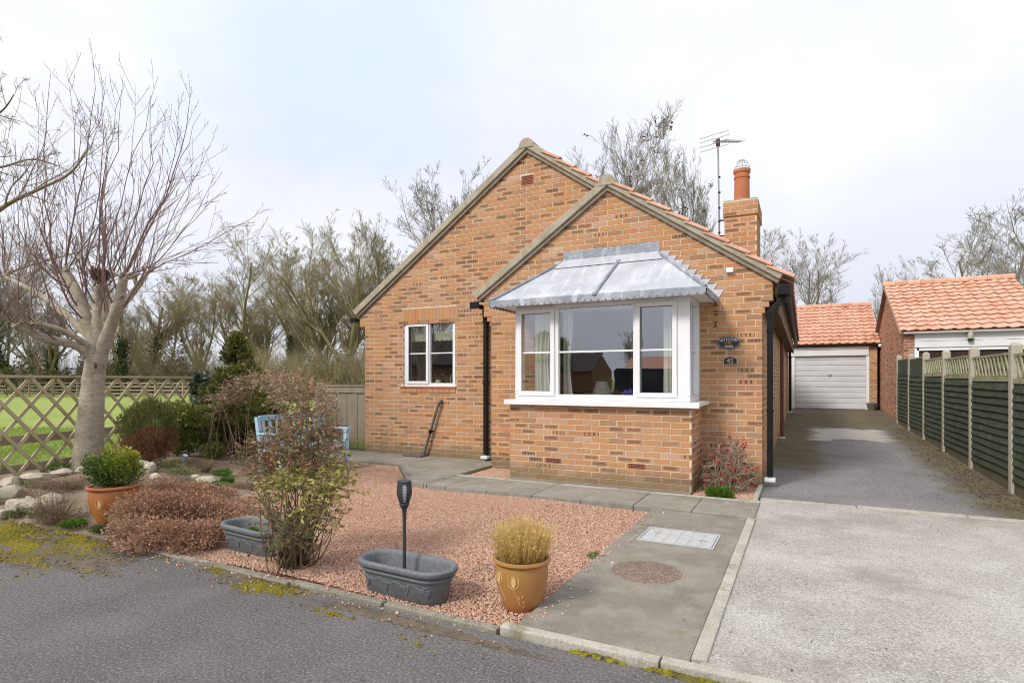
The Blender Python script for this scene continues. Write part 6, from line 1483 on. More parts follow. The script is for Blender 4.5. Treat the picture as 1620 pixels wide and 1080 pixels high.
tops, D = cloud(R, B, 620, .6); tops[:, 2] = np.maximum(tops[:, 2], .02); Ps, Rs = stems(R, (0, 0, 0), tops, .0035, .0012, 5, .02, .0); b0 = tops+R.normal(0, .07, tops.shape); b0[:, 2] = 0; tt = np.linspace(0, 1, 5)[None, :, None]; Ps = b0[:, None]*(1-tt)+tops[:, None]*tt+np.sin(tt*np.pi)*R.normal(0, .02, (len(tops), 1, 3)); V, F = tubes_geo(Ps, Rs, 4); P3_, R3_ = kids(R, Ps, Rs, 4, .5, 1, .18, (.4, .9), .1, 3, .7, .5, .1); V2, F2 = tubes_geo(P3_, R3_, 3); V, F = join([(V, F), (V2, F2)]); put('stem', np_mesh('stem', V, F, simple('red_brown_twig', (.22, .115, .085), (.14, .07, .055), 14, .9)), t)
# pale dry perennials left of the terracotta pot, and rockery tufts
def tuft(name, label, c, n, h, w, mat, seed, stem=True, leaf=(.03, .06), cat='plant', blades=True, nl=0, asp=.06, group=None):
    R = np.random.default_rng(seed); t = thing(name, label, cat, tuple(c), group=group)
    if blades:
        a = R.uniform(0, 6.28, n); q = R.random(n)**.5*w; b = np.stack([np.cos(a)*q*.35, np.sin(a)*q*.35, np.zeros(n)], 1); e = np.stack([np.cos(a)*q, np.sin(a)*q, h*R.uniform(.5, 1.05, n)*(1-.35*(q/w)**2)], 1)
        P = np.stack([b, (b+e)/2+R.normal(0, .05*h, (n, 3))+[0, 0, .08*h], e], 1); V, F = tubes_geo(P, np.tile([.0022, .0018, .0008], (n, 1)), 3); put('stalk', np_mesh('stalk', V, F, mat, np.repeat(R.random((n, 3)), 9, 0)), t)
    if nl:
        B = [((0, 0, h*.5), (w, w, h*.5))]; P, D = cloud(R, B, nl, .3); P[:, 2] = np.abs(P[:, 2]); leaf_obj('foliage', P, R.uniform(*leaf, nl), mat, R, t, dirs=D+[0, 0, .5], aspect=.55)
    return t
def ground_pt(px, py, lift=0.0):
    p = at(px, py, .12)
    for _ in range(4): z = soilz(p.x, p.y); p = at(px, py, z)
    return Vector((p.x, p.y, z+lift))
tuft('dry_plant', 'clump of dry brown stalks left of the terracotta pot', ground_pt(88, 822), 150, .30, .22, L_DRY, 61, nl=120, leaf=(.012, .026))
tuft('dry_plant', 'wide mat of pale dry stems between the left stones and the tree', ground_pt(105, 772), 420, .14, .42, L_DRY, 65, nl=500, leaf=(.012, .028))
tuft('dry_plant', 'dry beige growth along the kerb left of the terracotta pot', ground_pt(100, 826), 260, .12, .30, L_DRY, 66, nl=300, leaf=(.012, .026))
tuft('dry_plant', 'pale dry growth above the russet shrub by the stones', ground_pt(262, 765), 300, .08, .32, L_DRY, 67, nl=400, leaf=(.012, .024))
tuft('dry_plant', 'thin dry pinkish stalks by the leftmost stones', ground_pt(62, 800), 90, .24, .18, L_DRY, 62)
tuft('dry_plant', 'pale feathery dry clump in front of the spreading conifer', ground_pt(322, 746), 220, .18, .20, L_DRY, 63)
tuft('dry_plant', 'low dry grass tuft at the foot of the dark bush', ground_pt(395, 748), 90, .14, .16, L_DRY, 64)
for k_, (px, py, w, h, mt, lb) in enumerate(((268, 742, .22, .10, L_SEDUM, 'grey green rockery cushion right of the two upright stones'), (290, 752, .20, .09, L_SEDUM, 'pale green rockery cushion below the conifer'), (215, 768, .22, .06, L_SEDUM, 'flat pale green mat plant above the russet shrub'), (352, 752, .12, .08, L_GREEN, 'small fresh green plant under the spreading conifer'), (360, 762, .07, .05, L_GREEN, 'tiny bright green seedling clump near the gravel'), (288, 766, .16, .05, L_SEDUM, 'yellowish mat plant among the flat stones'), (60, 770, .15, .06, L_GREEN, 'green weeds behind the leftmost stones'), (95, 745, .22, .10, L_GREEN, 'grassy tuft at the foot of the trellis by the tree'), (28, 815, .12, .05, L_SEDUM, 'low grey green weed at the kerb on the far left'), (115, 832, .12, .05, L_GREEN, 'green weeds at the foot of the terracotta pot'), (70, 818, .14, .06, L_SEDUM, 'pale weed between the kerb and the dry stalks'), (160, 838, .10, .04, L_SEDUM, 'small weeds right of the terracotta pot base'))):
    tuft('rockery_plant', lb, ground_pt(px, py), 0, h, w, mt, 70+k_, blades=False, nl=700, leaf=(.014, .032))
for k_, (px, py, w, h, mt, lb) in enumerate(((250, 772, .30, .05, L_SEDUM, 'broad grey green mat above the russet shrub'), (300, 772, .26, .06, L_DRY, 'low straw coloured mat between the flat stones and russet shrub'), (340, 770, .16, .04, L_SEDUM, 'thin green mat beside the wide flat stone'), (180, 768, .25, .05, L_SEDUM, 'pale mat plant behind the box bush'), (20, 785, .2, .06, L_DRY, 'dry brown mat between the left stones'), (300, 735, .3, .07, L_DRY, 'dry low growth at the foot of the spreading conifer'), (385, 770, .18, .04, L_DRY, 'thin dry mat where the bed meets the gravel'))):
    tuft('rockery_plant', lb, ground_pt(px, py), 60, h, w, mt, 170+k_, nl=900, leaf=(.012, .028))
# rockery stones
for k_, (px, py, w, h, lb) in enumerate(((10, 792, .24, .22, 'largest rounded stone at the left edge of the rockery'), (30, 806, .20, .15, 'rounded stone just right of the largest left stone'), (47, 806, .17, .14, 'pointed stone between the left stones and dry stalks'), (75, 798, .22, .13, 'flat pale stone behind the dry stalks'), (60, 760, .30, .12, 'long pale stone under the trellis'), (95, 752, .22, .10, 'pale stone near the foot of the tree'), (222, 742, .17, .13, 'rounded pale stone under the bronze conifer'), (239, 746, .13, .14, 'upright pointed stone under the bronze conifer'), (202, 742, .18, .09, 'low stone left of the bronze conifer'), (248, 758, .12, .08, 'small stone below the upright stone'), (328, 762, .26, .07, 'wide flat grey stone near the gravel'), (310, 758, .14, .06, 'small flat stone left of the wide grey one'), (2, 818, .18, .10, 'low stone at the kerb in the left corner'), (135, 746, .16, .08, 'small stone at the front of the tree trunk'), (18, 770, .2, .12, 'back stone of the left group'), (212, 757, .14, .06, 'low pale stone above the mat plants'))):
    R = np.random.default_rng(200+k_); p = ground_pt(px, py); bm = bmesh.new(); bmesh.ops.create_icosphere(bm, subdivisions=3, radius=1)
    pl = [(unit(R.normal(size=3)), R.uniform(.50, .88)) for _ in range(11)]; ph = R.uniform(0, 6, 6)
    for v in bm.verts:
        q = np.array(v.co)
        for nn, dd in pl:
            e = q@nn-dd
            if e > 0: q = q-nn*e*.9
        q = q*(1+.05*np.sin(q[0]*5+ph[0])*np.sin(q[1]*5+ph[1])+.03*np.sin(q[2]*9+ph[2])); v.co = (q[0]*w*.68, q[1]*w*.6, q[2]*h*.78)
    me = bpy.data.meshes.new('rockery_stone'); bm.to_mesh(me); bm.free(); me.polygons.foreach_set('use_smooth', [True]*len(me.polygons)); me.materials.append(ROCK); me.set_sharp_from_angle(angle=math.radians(30))
    o = put('rockery_stone', me, None, loc=p+Vector((0, 0, h*.30))); o.rotation_euler = (0, 0, R.uniform(0, 6)); o.color = (R.random(), 0, 0, 1); tag(o, lb, 'stone', 'rockery stones')
# flowering quince right of the bay
R = np.random.default_rng(59); t = thing('quince_bush', 'tangled bare quince bush with red blossom right of the bay', 'shrub', (-.82, 7.42, -.02))
n = 46; a = R.uniform(0, 6.28, n); tops = np.stack([np.cos(a)*R.uniform(.05, .36, n), np.sin(a)*R.uniform(.05, .28, n)-.05, R.uniform(.12, .66, n)], 1)
Ps, Rs = stems(R, (0, 0, 0), tops, .007, .003, 8, .10, .05); P2, R2 = kids(R, Ps, Rs, 6, .3, 1, .42, (.5, 1.3), -.05, 6, .7, .5, .25); P3, R3 = kids(R, P2, R2, 4, .2, 1, .5, (.5, 1.3), 0, 4, .7, .6, .25)
lim = lambda P: np.stack([np.clip(P[..., 0], -.34, .33), np.clip(P[..., 1], -.42, .36), np.clip(P[..., 2], .01, .74)], -1)
V, F = join([tubes_geo(lim(Ps), Rs, 5), tubes_geo(lim(P2), np.maximum(R2, .0032), 4), tubes_geo(lim(P3), np.maximum(R3, .0023), 3)]); put('stem', np_mesh('stem', V, F, simple('quince_twig', (.42, .34, .245), (.27, .21, .15), 14, .9)), t)
q = lim(np.concatenate([P2[:, 3:].reshape(-1, 3), P3[:, -1]])); q = q[R.random(len(q)) < .055]; q = q[q[:, 2] > .1]; c = np.repeat(q, 11, 0)+R.normal(0, .010, (len(q)*11, 3)); leaf_obj('blossom', c, R.uniform(.014, .026, len(c)), L_RED, R, t, aspect=.9)
t = thing('green_cushion', 'bright green leafy cushion plant at the front of the shrub bed', 'plant', (-.86, 6.98, -.01)); R = np.random.default_rng(60); P, D = cloud(R, [((0, 0, .05), (.155, .11, .075))]+blobset(R, (0, 0, .05), (.13, .09, .05), 12, (.03, .05)), 2600, .55); P[:, 2] = np.maximum(P[:, 2], .0); leaf_obj('foliage', P, R.uniform(.015, .03, len(P)), L_GREEN, R, t, dirs=D+[0, 0, .6], aspect=.6)
# weeds in the joints
tuft('weed', 'small green weed at the gravel edge beside the concrete path', at(948, 880)+Vector((-.05, 0, -.01)), 0, .03, .05, L_GREEN, 91, blades=False, nl=130, leaf=(.012, .022))
# leaf litter along the right fence
def litter_s(R, n):
    y = R.uniform(7.6, 16.5, n); return np.stack([2.16-np.abs(R.normal(0, .26, n))*(1.2-.05*(y-7)), y], 1)
leaf_litter(1500, litter_s, lambda x, y: np.maximum(0, (y-7.5)*.0214)+.004, L_DEAD, .02, .05, 95, 'fallen_leaves')
def litter_r(R, n): return np.stack([R.uniform(-6.0, 6, n), R.uniform(1.6, 9, n)], 1)
leaf_litter(220, litter_r, lambda x, y: np.where(y < 2.74, -.026, np.where(x > -.4, np.where(y > 7.15, np.maximum(0, (y-7.5)*.0214), -.002), .0)), L_DEAD, .012, .03, 96, 'fallen_leaves')
# grass blades behind the trellis (the far field is left to its ground material)
R = np.random.default_rng(97); n = 42000; d = 8.5+9*R.random(n)**1.4; u = R.uniform(-.95, -.36, n); r = u*d; P = np.stack([r*CY-d*SY, r*SY+d*CY, np.full(n, -.165)], 1); ok = P[:, 0] < -9.2; P = P[ok]; d = d[ok]
leaf_obj('grass', P, R.uniform(.05, .11, len(P))*(1+d*.02), L_GRASS, R, kind='stuff', dirs=R.normal(0, .45, P.shape)+[0, 0, 1], aspect=.16, tone=np.clip(.5+.25*np.sin(P[:, 0]*.7)*np.sin(P[:, 1]*.9)+R.normal(0, .2, len(P)), 0, 1))
# ------------------------------------------------------------------ trellis fence on the left boundary
F0, F1 = Vector((-8.80, 2.85, 0)), Vector((-10.08, 6.95, 0)); fd = (F1-F0).normalized(); fn = Vector((fd.y, -fd.x, 0)); fn = fn if fn.x > 0 else -fn; FL = (F1-F0).length
tf = thing('trellis_fence', 'weathered diamond trellis fence with posts and rails bounding the field', 'fence', (-9.4, 4.9, -.1), world=True)
def fp(s, z, o=0.0): p = F0+fd*s+fn*o; return Vector((p.x, p.y, z))
ZT, ZB = 1.40, -.08
def slat(a, b, o, w=.044, th=.018):
    m = MB(); m.bar(fp(a[0], a[1], o), fp(b[0], b[1], o), th, w, (0, 0, 1)); x = m.build('slat', TRELLIS, tf); x.color = (rnd.random(), rnd.random(), 0, 1)
for s0, s1, front in ((0.02, 2.02, 'back'), (2.06, FL, 'fwd')):
    W_, Hh = s1-s0, ZT-ZB-.05; pitch = .345
    for lay in (0, 1):
        o = .012 if (lay == 0) == (front == 'back') else -.008
        k_ = -int(Hh/pitch)-1
        while k_*pitch < W_:
            xa, xb = k_*pitch, k_*pitch+Hh*.95    # runs at about 45 degrees
            za, zb_ = ZB+.02, ZB+.02+Hh
            if lay == 0: pa, pb = (xa, zb_), (xb, za)
            else: pa, pb = (xa, za), (xb, zb_)
            t0, t1 = max(0, (0-pa[0])/(pb[0]-pa[0])), min(1, (W_-pa[0])/(pb[0]-pa[0]))
            if t1-t0 > .05:
                q = lambda t: (s0+pa[0]+(pb[0]-pa[0])*t, pa[1]+(pb[1]-pa[1])*t); slat(q(t0), q(t1), o)
            k_ += 1
    m = MB(); m.bar(fp(s0, ZT), fp(s1, ZT), .055, .035); m.build('top_rail', TRELLIS, tf)
    for z, hgt in ((.57, .11), (.20, .10)):
        m = MB(); m.bar(fp(s0, z, -.07), fp(s1, z, -.07), .035, hgt); m.build('rail', RAILWOOD, tf)
for s in (0.0, 1.90, FL+.05):
    m = MB(); p = fp(s, 0, -.14); m.box(p.x-.05, p.y-.05, -.3, p.x+.05, p.y+.05, .72 if s != FL+.05 else 1.42); m.build('post', simple('dark_post', (.11, .06, .045), (.08, .05, .04), 8, .9) if s == 1.90 else RAILWOOD, tf)
# far paddock fence across the field
pf = thing('paddock_fence', 'grey four rail paddock fence across the far side of the field', 'fence', (-40, 40, -.16), world=True)
q0, q1 = atd(-60, 600, 54), atd(640, 600, 42); q0.z = q1.z = 0; nP = 16
for i in range(nP+1):
    p = q0.lerp(q1, i/nP); m = MB(); m.box(p.x-.07, p.y-.07, -.16, p.x+.07, p.y+.07, 1.18); m.build('post', RAILWOOD, pf)
    if i < nP:
        q = q0.lerp(q1, (i+1)/nP)
        for z in (.15, .45, .75, 1.05):
            m = MB(); m.bar((p.x, p.y, z), (q.x, q.y, z), .05, .11); m.build('rail', RAILWOOD, pf)
# timber side gate panel left of the house
gt = thing('side_fence', 'grey weathered close board panel between shrubs and house corner', 'fence', (-8.2, 8.42, 0), world=True)
gx0, gx1, gy, gtop = -8.56, -7.335, 8.42, 1.24
n_ = 9
for i in range(n_):
    a = gx0+(gx1-gx0)*i/n_; m = MB(); m.box(a+.002, gy-.012+(i % 2)*.010, .05, a+(gx1-gx0)/n_-.002, gy+.006+(i % 2)*.010, gtop-.14); o = m.build('board', GATEWOOD, gt); o.color = (rnd.random(), 0, 0, 1)
m = MB(); m.box(gx0, gy-.03, gtop-.135, gx1, gy+.03, gtop-.02); m.box(gx0-.02, gy-.045, gtop-.018, gx1+.02, gy+.045, gtop+.012); m.build('top_rail', GATEWOOD, gt)
m = MB(); m.box(gx0-.12, gy-.05, 0, gx0-.004, gy+.06, gtop+.06); m.build('post', POSTCON, gt, bevel=.006)
m = MB(); m.box(gx0, gy-.03, -.05, gx1, gy+.03, .045); m.build('gravel_board', GRAVELBOARD, gt)
st = thing('statuette', 'small white garden ornament beyond the grey side panel', 'ornament', (-8.30, 9.6, 0))
m = MB(); m.lathe([(.10, 0), (.09, .03), (.05, .06), (.045, 1.0), (.16, 1.08), (.30, 1.13), (.30, 1.16), (.02, 1.14)], 24); m.build('pedestal', WHITEWOOD, st, smooth=True); m = MB(); m.lathe([(.05, 1.14), (.055, 1.19), (.03, 1.26), (.02, 1.31), (.0, 1.33)], 14); m.build('finial', WHITEWOOD, st, smooth=True)

# ------------------------------------------------------------------ blue garden bench facing the gravel
bn = thing('garden_bench', 'pale blue slatted garden bench half hidden by shrubs', 'bench', (-6.45, 6.05, 0), math.radians(90))
# local x along the bench, local -y is its front
W2 = .60
for sx in (-1, 1):
    m = MB(); m.box(sx*W2-.03, -.24, 0, sx*W2+.03, -.18, .60); m.build('front_leg', BENCHBLUE, bn, bevel=.004)
    m = MB(); m.bar((sx*W2, .20, 0), (sx*W2, .21, .42), .055, .06, (0, 1, 0)); m.bar((sx*W2, .21, .40), (sx*W2, .29, .84), .055, .055, (0, 1, 0)); m.build('rear_leg', BENCHBLUE, bn, bevel=.004)
    m = MB(); m.box(sx*W2-.035, -.27, .602, sx*W2+.035, .24, .628); m.build('armrest', BENCHBLUE, bn, bevel=.004)
    m = MB(); m.box(sx*W2-.02, -.178, .34, sx*W2+.02, .18, .41); m.build('side_rail', BENCHBLUE, bn)
for i in range(6):
    m = MB(); y = -.235+i*.073; m.box(-W2+.035, y, .415, W2-.035, y+.058, .437); m.build('seat_slat', BENCHBLUE, bn, bevel=.003)
m = MB(); m.bar((-W2+.028, .285, .82), (W2-.028, .285, .82), .032, .075, (0, 0, 1)); m.build('top_rail', BENCHBLUE, bn, bevel=.004)
m = MB(); m.bar((-W2+.028, .225, .50), (W2-.028, .225, .50), .03, .06, (0, 0, 1)); m.build('bottom_rail', BENCHBLUE, bn, bevel=.004)
for i in range(10):
    x = -W2+.085+i*(2*W2-.17)/9; m = MB(); m.bar((x, .230, .53), (x, .279, .785), .048, .014, (0, 1, 0)); m.build('back_slat', BENCHBLUE, bn, bevel=.003)
m = MB(); m.box(-W2+.03, -.22, .35, W2-.03, -.19, .413); m.build('front_rail', BENCHBLUE, bn)

# ------------------------------------------------------------------ grey troughs with a grape relief
def trough(label, loc, rz):
    t = thing('planter_trough', label, 'planter', loc, rz, 'grey plastic troughs on the gravel')
    Lx, Ry = .205, .105                    # half straight length, end radius at the base
    def ring(off, z, n=12):
        r = Ry+off; P = []
        for i in range(n+1): a = -math.pi/2+math.pi*i/n; P.append((Lx+r*math.cos(a), r*math.sin(a), z))
        for i in range(n+1): a = math.pi/2+math.pi*i/n; P.append((-Lx+r*math.cos(a), r*math.sin(a), z))
        return P
    prof = [(-.004, 0), (0, .004), (.022, .135), (.024, .140), (.036, .143), (.040, .152), (.036, .162), (.031, .165), (.033, .170), (.052, .176), (.062, .190), (.060, .207), (.046, .217), (.030, .215), (.020, .205), (.014, .19), (.004, .06)]
    m = MB(); rings = [ring(o, z) for o, z in prof]; n = len(rings[0])
    for rg in rings: m.V += rg
    for i in range(len(rings)-1):
        for j in range(n): m.F.append((i*n+j, i*n+(j+1) % n, (i+1)*n+(j+1) % n, (i+1)*n+j))
    m.F.append(tuple(range(n-1, -1, -1))); b = m.build('trough', PLANTER, t, smooth=True)
    m = MB(); m.V = ring(.002, .10); m.F = [tuple(range(n))]; m.build('soil', SOIL, t, fix=False)
    # relief: a wavy vine with leaves and hanging bunches along the front
    def surf(x, z):
        off = .022*z/.135; r = Ry+off
        if abs(x) <= Lx: return Vector((x, -r, z)), Vector((0, -1, 0))
        s = (abs(x)-Lx)/r; sg = 1 if x > 0 else -1; return Vector((sg*(Lx+r*math.sin(s)), -r*math.cos(s), z)), Vector((sg*math.sin(s), -math.cos(s), 0))
    m = MB(); pts = [surf(-.29+.58*i/44, .105+.012*math.sin(i*.62))[0] for i in range(45)]; m.tube(pts, .0035, 5)
    for i in range(0, 44, 2):
        p, nn = surf(-.29+.58*i/44, .105+.012*math.sin(i*.62)+rnd.uniform(-.012, .016)); m.ball(p, .009, 6, 4, (1.2, .45, .8))
    for cx in (-.235, -.075, .095, .25):
        for r_, w in enumerate((4, 4, 3, 2, 1)):
            for q in range(w):
                p, nn = surf(cx+(q-(w-1)/2)*.0115, .092-r_*.0105); m.ball(p+nn*.001, .0068, 6, 4)
    m.build('grape_relief', PLANTER, t, smooth=True, fix=False)
    R = np.random.default_rng(int(abs(loc[0])*100)); return t
a = at(641, 938, -.03); tr1 = trough('grey trough planter holding the solar torch', (a.x, a.y+.02, -.035), math.radians(-3))
pos1 = Vector((a.x, a.y+.02, 0))
a2 = at(398, 870, -.03); trough('grey trough planter behind the tall shrub stems', (a2.x+.03, a2.y+.03, -.035), math.radians(-5))
tuft('seedling', 'pale green seedling in the trough that holds the torch', (pos1.x+.055, pos1.y+.01, .062), 0, .045, .030, L_GREEN, 301, blades=False, nl=90, leaf=(.010, .022))
tuft('seedling', 'green leafy sprout in the trough behind the shrub', (a2.x-.02, a2.y+.03, .062), 0, .085, .045, L_GREEN, 302, blades=False, nl=120, leaf=(.015, .035))
# solar torch lamp
tz = .06; tp0 = Vector((pos1.x-.045, pos1.y+.03, tz)); so = thing('solar_torch', 'charcoal solar torch lamp standing in the front trough', 'garden lamp', tuple(tp0), math.radians(20))
m = MB(); m.tube([(0, 0, 0), (0, 0, .40)], .0115, 14); m.build('pole', TORCHBLK, so, smooth=True)
m = MB(); m.lathe([(.0125, .385), (.0135, .42), (.018, .445), (.028, .462), (.034, .476), (.030, .482), (0, .482)], 24); m.build('neck', TORCHBLK, so, smooth=True)
hz0, hz1 = .472, .628
def hr(z):
    t = (z-hz0)/(hz1-hz0); return .027+.027*math.sin(math.pi/2*min(1, t*1.45+.02))-.008*max(0, t-.55)/.45
m = MB(); m.lathe([(.024, .490), (.038, .52), (.0435, .555), (.042, .59), (.038, .610), (0, .610)], 24); m.build('diffuser', FROST, so, smooth=True)
cam_a = math.atan2(-tp0.y, -tp0.x)-math.radians(20)      # one opening of the cage looks towards the road
for k_ in range(12):
    a = cam_a+2*math.pi*(k_//3)/4+math.pi/4+((k_ % 3)-1)*.30; m = MB(); n_ = 12; V = []
    for i in range(n_+1):
        z = hz0+.004+(hz1-hz0)*i/n_; r = hr(z); wd = .0050+.0028*math.sin(math.pi*i/n_); ca, sa = math.cos(a), math.sin(a)
        for rr, sd_ in ((r, -1), (r, 1), (r-.006, 1), (r-.006, -1)): V.append((rr*ca-sd_*wd*sa, rr*sa+sd_*wd*ca, z))
    m.V = V; m.F = [(i*4+e, i*4+(e+1) % 4, i*4+4+(e+1) % 4, i*4+4+e) for i in range(n_) for e in range(4)]+[(3, 2, 1, 0), (n_*4, n_*4+1, n_*4+2, n_*4+3)]; m.build('rib', TORCHBLK, so)
m = MB()
for i in range(13):
    z = hz0+.018+i*.0102; r = hr(z)-.003; m.tube([(r*math.cos(q), r*math.sin(q), z) for q in [2*math.pi*j/28 for j in range(29)]], .0012, 4, cap=False)
m.build('ring_grille', TORCHBLK, so)
m = MB(); m.lathe([(.043, .612), (.046, .626), (.042, .632), (.020, .630), (.0, .634)], 24); m.build('solar_cap', TORCHBLK, so, smooth=True)

# ------------------------------------------------------------------ glazed pots
def pot(label, loc, sc, mat, prof, decos, group='glazed pots with tulip relief'):
    t = thing('plant_pot', label, 'pot', loc, 0, group)
    m = MB(); m.lathe([(r*sc, z*sc) for r, z in prof], 48); m.build('pot', mat, t, smooth=True)
    outer = [(r*sc, z*sc) for r, z in prof[:8]]
    def rad(z):
        for (r0, z0), (r1, z1) in zip(outer, outer[1:]):
            if z0 <= z <= z1: return r0+(r1-r0)*(z-z0)/max(z1-z0, 1e-6)
        return outer[-1][0]
    def sp(a, z, o=.0015): r = rad(z)+o; return (r*math.cos(a), r*math.sin(a), z)
    for a0, z0, s in decos:
        m = MB(); R0 = rad(z0)
        def arc(pts, r): m.tube([sp(a0+x*s/R0, z0+y*s) for x, y in pts], r*s, 6)
        for sg in (-1, 1):
            arc([(sg*.006, -.045), (sg*.034, -.02), (sg*.036, .02), (sg*.022, .055)], .0032); arc([(sg*.004, -.03), (sg*.018, .0), (sg*.010, .045)], .0028)
        pl_ = [(0, -.035), (.014, -.005), (.010, .03), (0, .05), (-.010, .03), (-.014, -.005)]; b_ = len(m.V); m.V += [sp(a0+x*s/R0, z0+y*s, .0022) for x, y in pl_]; m.F.append(tuple(b_+i for i in range(6)))
        arc([(0, -.045), (.02*(-1 if s > 1 else 1), -.10), (.045, -.16)], .0025)
        m.build('tulip_relief', POTDECO, t, smooth=True, fix=False)
    m = MB()
    a0, z0, s = decos[-1]; R0 = rad(z0)
    for (x, y, an) in ((.06, -.09, .3), (.035, -.10, -.4), (.068, -.13, .6), (.035, -.135, -.6), (.07, -.165, .7)):
        pl_ = [(0, -.016), (.007, 0), (0, .018), (-.007, 0)]; ca, sa = math.cos(an), math.sin(an); b_ = len(m.V)
        m.V += [sp(a0+(x+px_*ca+py_*sa)*s/R0, max(.012, z0+(y+py_*ca-px_*sa)*s), .002) for px_, py_ in pl_]; m.F.append(tuple(b_+i for i in range(4)))
    m.build('leaf_relief', POTDECO, t, fix=False)
    m = MB(); n = 32; rs = prof[-3][0]*sc*.97; z = prof[-3][1]*sc-.012; m.V = [(rs*math.cos(2*math.pi*i/n), rs*math.sin(2*math.pi*i/n), z) for i in range(n)]; m.F = [tuple(range(n))]; m.build('soil', SOIL, t, fix=False)
    return t
PP_ = [(.095, 0), (.105, .006), (.128, .06), (.148, .13), (.160, .20), (.163, .245), (.160, .275), (.158, .285), (.172, .292), (.180, .302), (.178, .314), (.166, .318), (.152, .310), (.146, .28), (.10, .05)]
a = at(814, 968, -.03); pz = -.04
fa = math.atan2(-a.y, -a.x)                # towards the viewpoint
pt1 = pot('ochre tulip pot with dry golden grass at the path corner', (a.x, a.y+.10, pz), 1.0, POTYEL, PP_, [(fa-1.02, .215, .82), (fa-.33, .205, .9)])
a3 = at(146, 832, -.0); fa3 = math.atan2(-a3.y, -a3.x)
pt2 = pot('terracotta tulip pot with a clipped box bush', (a3.x+.05, a3.y+.16, -.02), 1.22, POTRED, [(r*(.92 if z < .1 else 1.02), z) for r, z in PP_], [(fa3-.62, .235, .95)])
# dry golden grass in the ochre pot
R = np.random.default_rng(71); t = thing('dry_grass', 'dry golden grass tuft growing in the ochre pot', 'plant', (a.x, a.y+.10, pz+.29))
n = 900; an = R.uniform(0, 6.28, n); q = R.random(n)**.55; b = np.stack([np.cos(an)*q*.115, np.sin(an)*q*.115, np.zeros(n)], 1); e = np.stack([np.cos(an)*q*.205, np.sin(an)*q*.205, .245*R.uniform(.55, 1.08, n)*(1.05-.32*q**2)], 1)
k = 5; tt = np.linspace(0, 1, k)[None, :, None]; P = b[:, None]*(1-tt)+e[:, None]*tt+np.sin(tt*np.pi)*R.normal(0, .008, (n, 1, 3)); V, F = tubes_geo(P, np.tile(np.linspace(.0016, .0008, k), (n, 1)), 3); put('stalk', np_mesh('stalk', V, F, L_STRAW, np.repeat(R.random((n, 3)), 3*k, 0)), t)
idx = R.integers(0, n, 6500); f = R.integers(1, k, 6500); LP = P[idx, f]+R.normal(0, .004, (6500, 3)); leaf_obj('foliage', LP, R.uniform(.010, .022, 6500), L_STRAW, R, t, dirs=R.normal(0, .55, LP.shape)+[0, 0, .8], aspect=.28, tone=np.clip(.25+LP[:, 2]*2.2+R.normal(0, .2, 6500), 0, 1))
# box bush in the terracotta pot
R = np.random.default_rng(72); t = thing('box_bush', 'clipped green and yellow box bush in the terracotta pot', 'shrub', (a3.x+.05, a3.y+.16, .355))
B = [((0, 0, .14), (.24, .24, .17))]+blobset(R, (0, 0, .16), (.22, .22, .17), 34, (.05, .095), (1, 1, 1.1)); P, D = cloud(R, B, 9000, .5); P[:, 2] = np.maximum(P[:, 2], -.02+.0*P[:, 0])
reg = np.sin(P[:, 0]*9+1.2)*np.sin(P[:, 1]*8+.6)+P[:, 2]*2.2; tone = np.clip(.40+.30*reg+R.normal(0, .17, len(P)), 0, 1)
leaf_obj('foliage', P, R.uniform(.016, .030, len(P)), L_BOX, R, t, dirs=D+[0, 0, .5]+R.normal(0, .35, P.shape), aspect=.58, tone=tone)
Ps, Rs = stems(R, (0, 0, -.07), np.array([b[0] for b in B]), .008, .003, 5, .03, .03); V, F = tubes_geo(Ps, Rs, 4); put('stem', np_mesh('stem', V, F, STEMBROWN), t)

# ------------------------------------------------------------------ small things on and by the house
wpz = thing('waste_pipe', 'grey waste pipe slanting down the wall under the kitchen window', 'pipe', (-5.98, YA-.05, 0), world=True)
pa, pb = Vector((-5.62, YA-.062, .955)), Vector((-5.93, YA-.072, .05))
m = MB(); m.tube([pa, pb], .024, 14); m.build('pipe', GREYPIPE, wpz, smooth=True)
m = MB(); m.tube([pa+Vector((-.012, 0, -.06)), pa+Vector((0, 0, .005)), pa+Vector((.020, .02, .028)), pa+Vector((.028, .07, .030))], .030, 14); m.build('elbow', GREYPIPE, wpz, smooth=True)
mid = pa.lerp(pb, .55); dv = (pb-pa).normalized(); m = MB(); m.tube([mid-dv*.028, mid+dv*.028], .033, 14); m.tube([mid+Vector((0, .01, 0)), mid+Vector((.055, .03, .0))], .014, 8); m.build('pipe_clip', BLACKPL, wpz, smooth=True)
m = MB(); m.box(-6.28, YA-.24, .020, -5.88, YA-.03, .045); m.build('drain_plate', GREYPIPE, wpz, bevel=.006)
sn = thing('sensor_box', 'small white box fixed high on the right gable wall', 'sensor', (-.70, YB-.01, 2.72), world=True)
m = MB(); p = atY(1155, 428, YB); m.box(p.x-.045, YB-.055, p.z-.032, p.x+.045, YB-.012, p.z+.034); m.build('case', WHITEPVC, sn, bevel=.012)
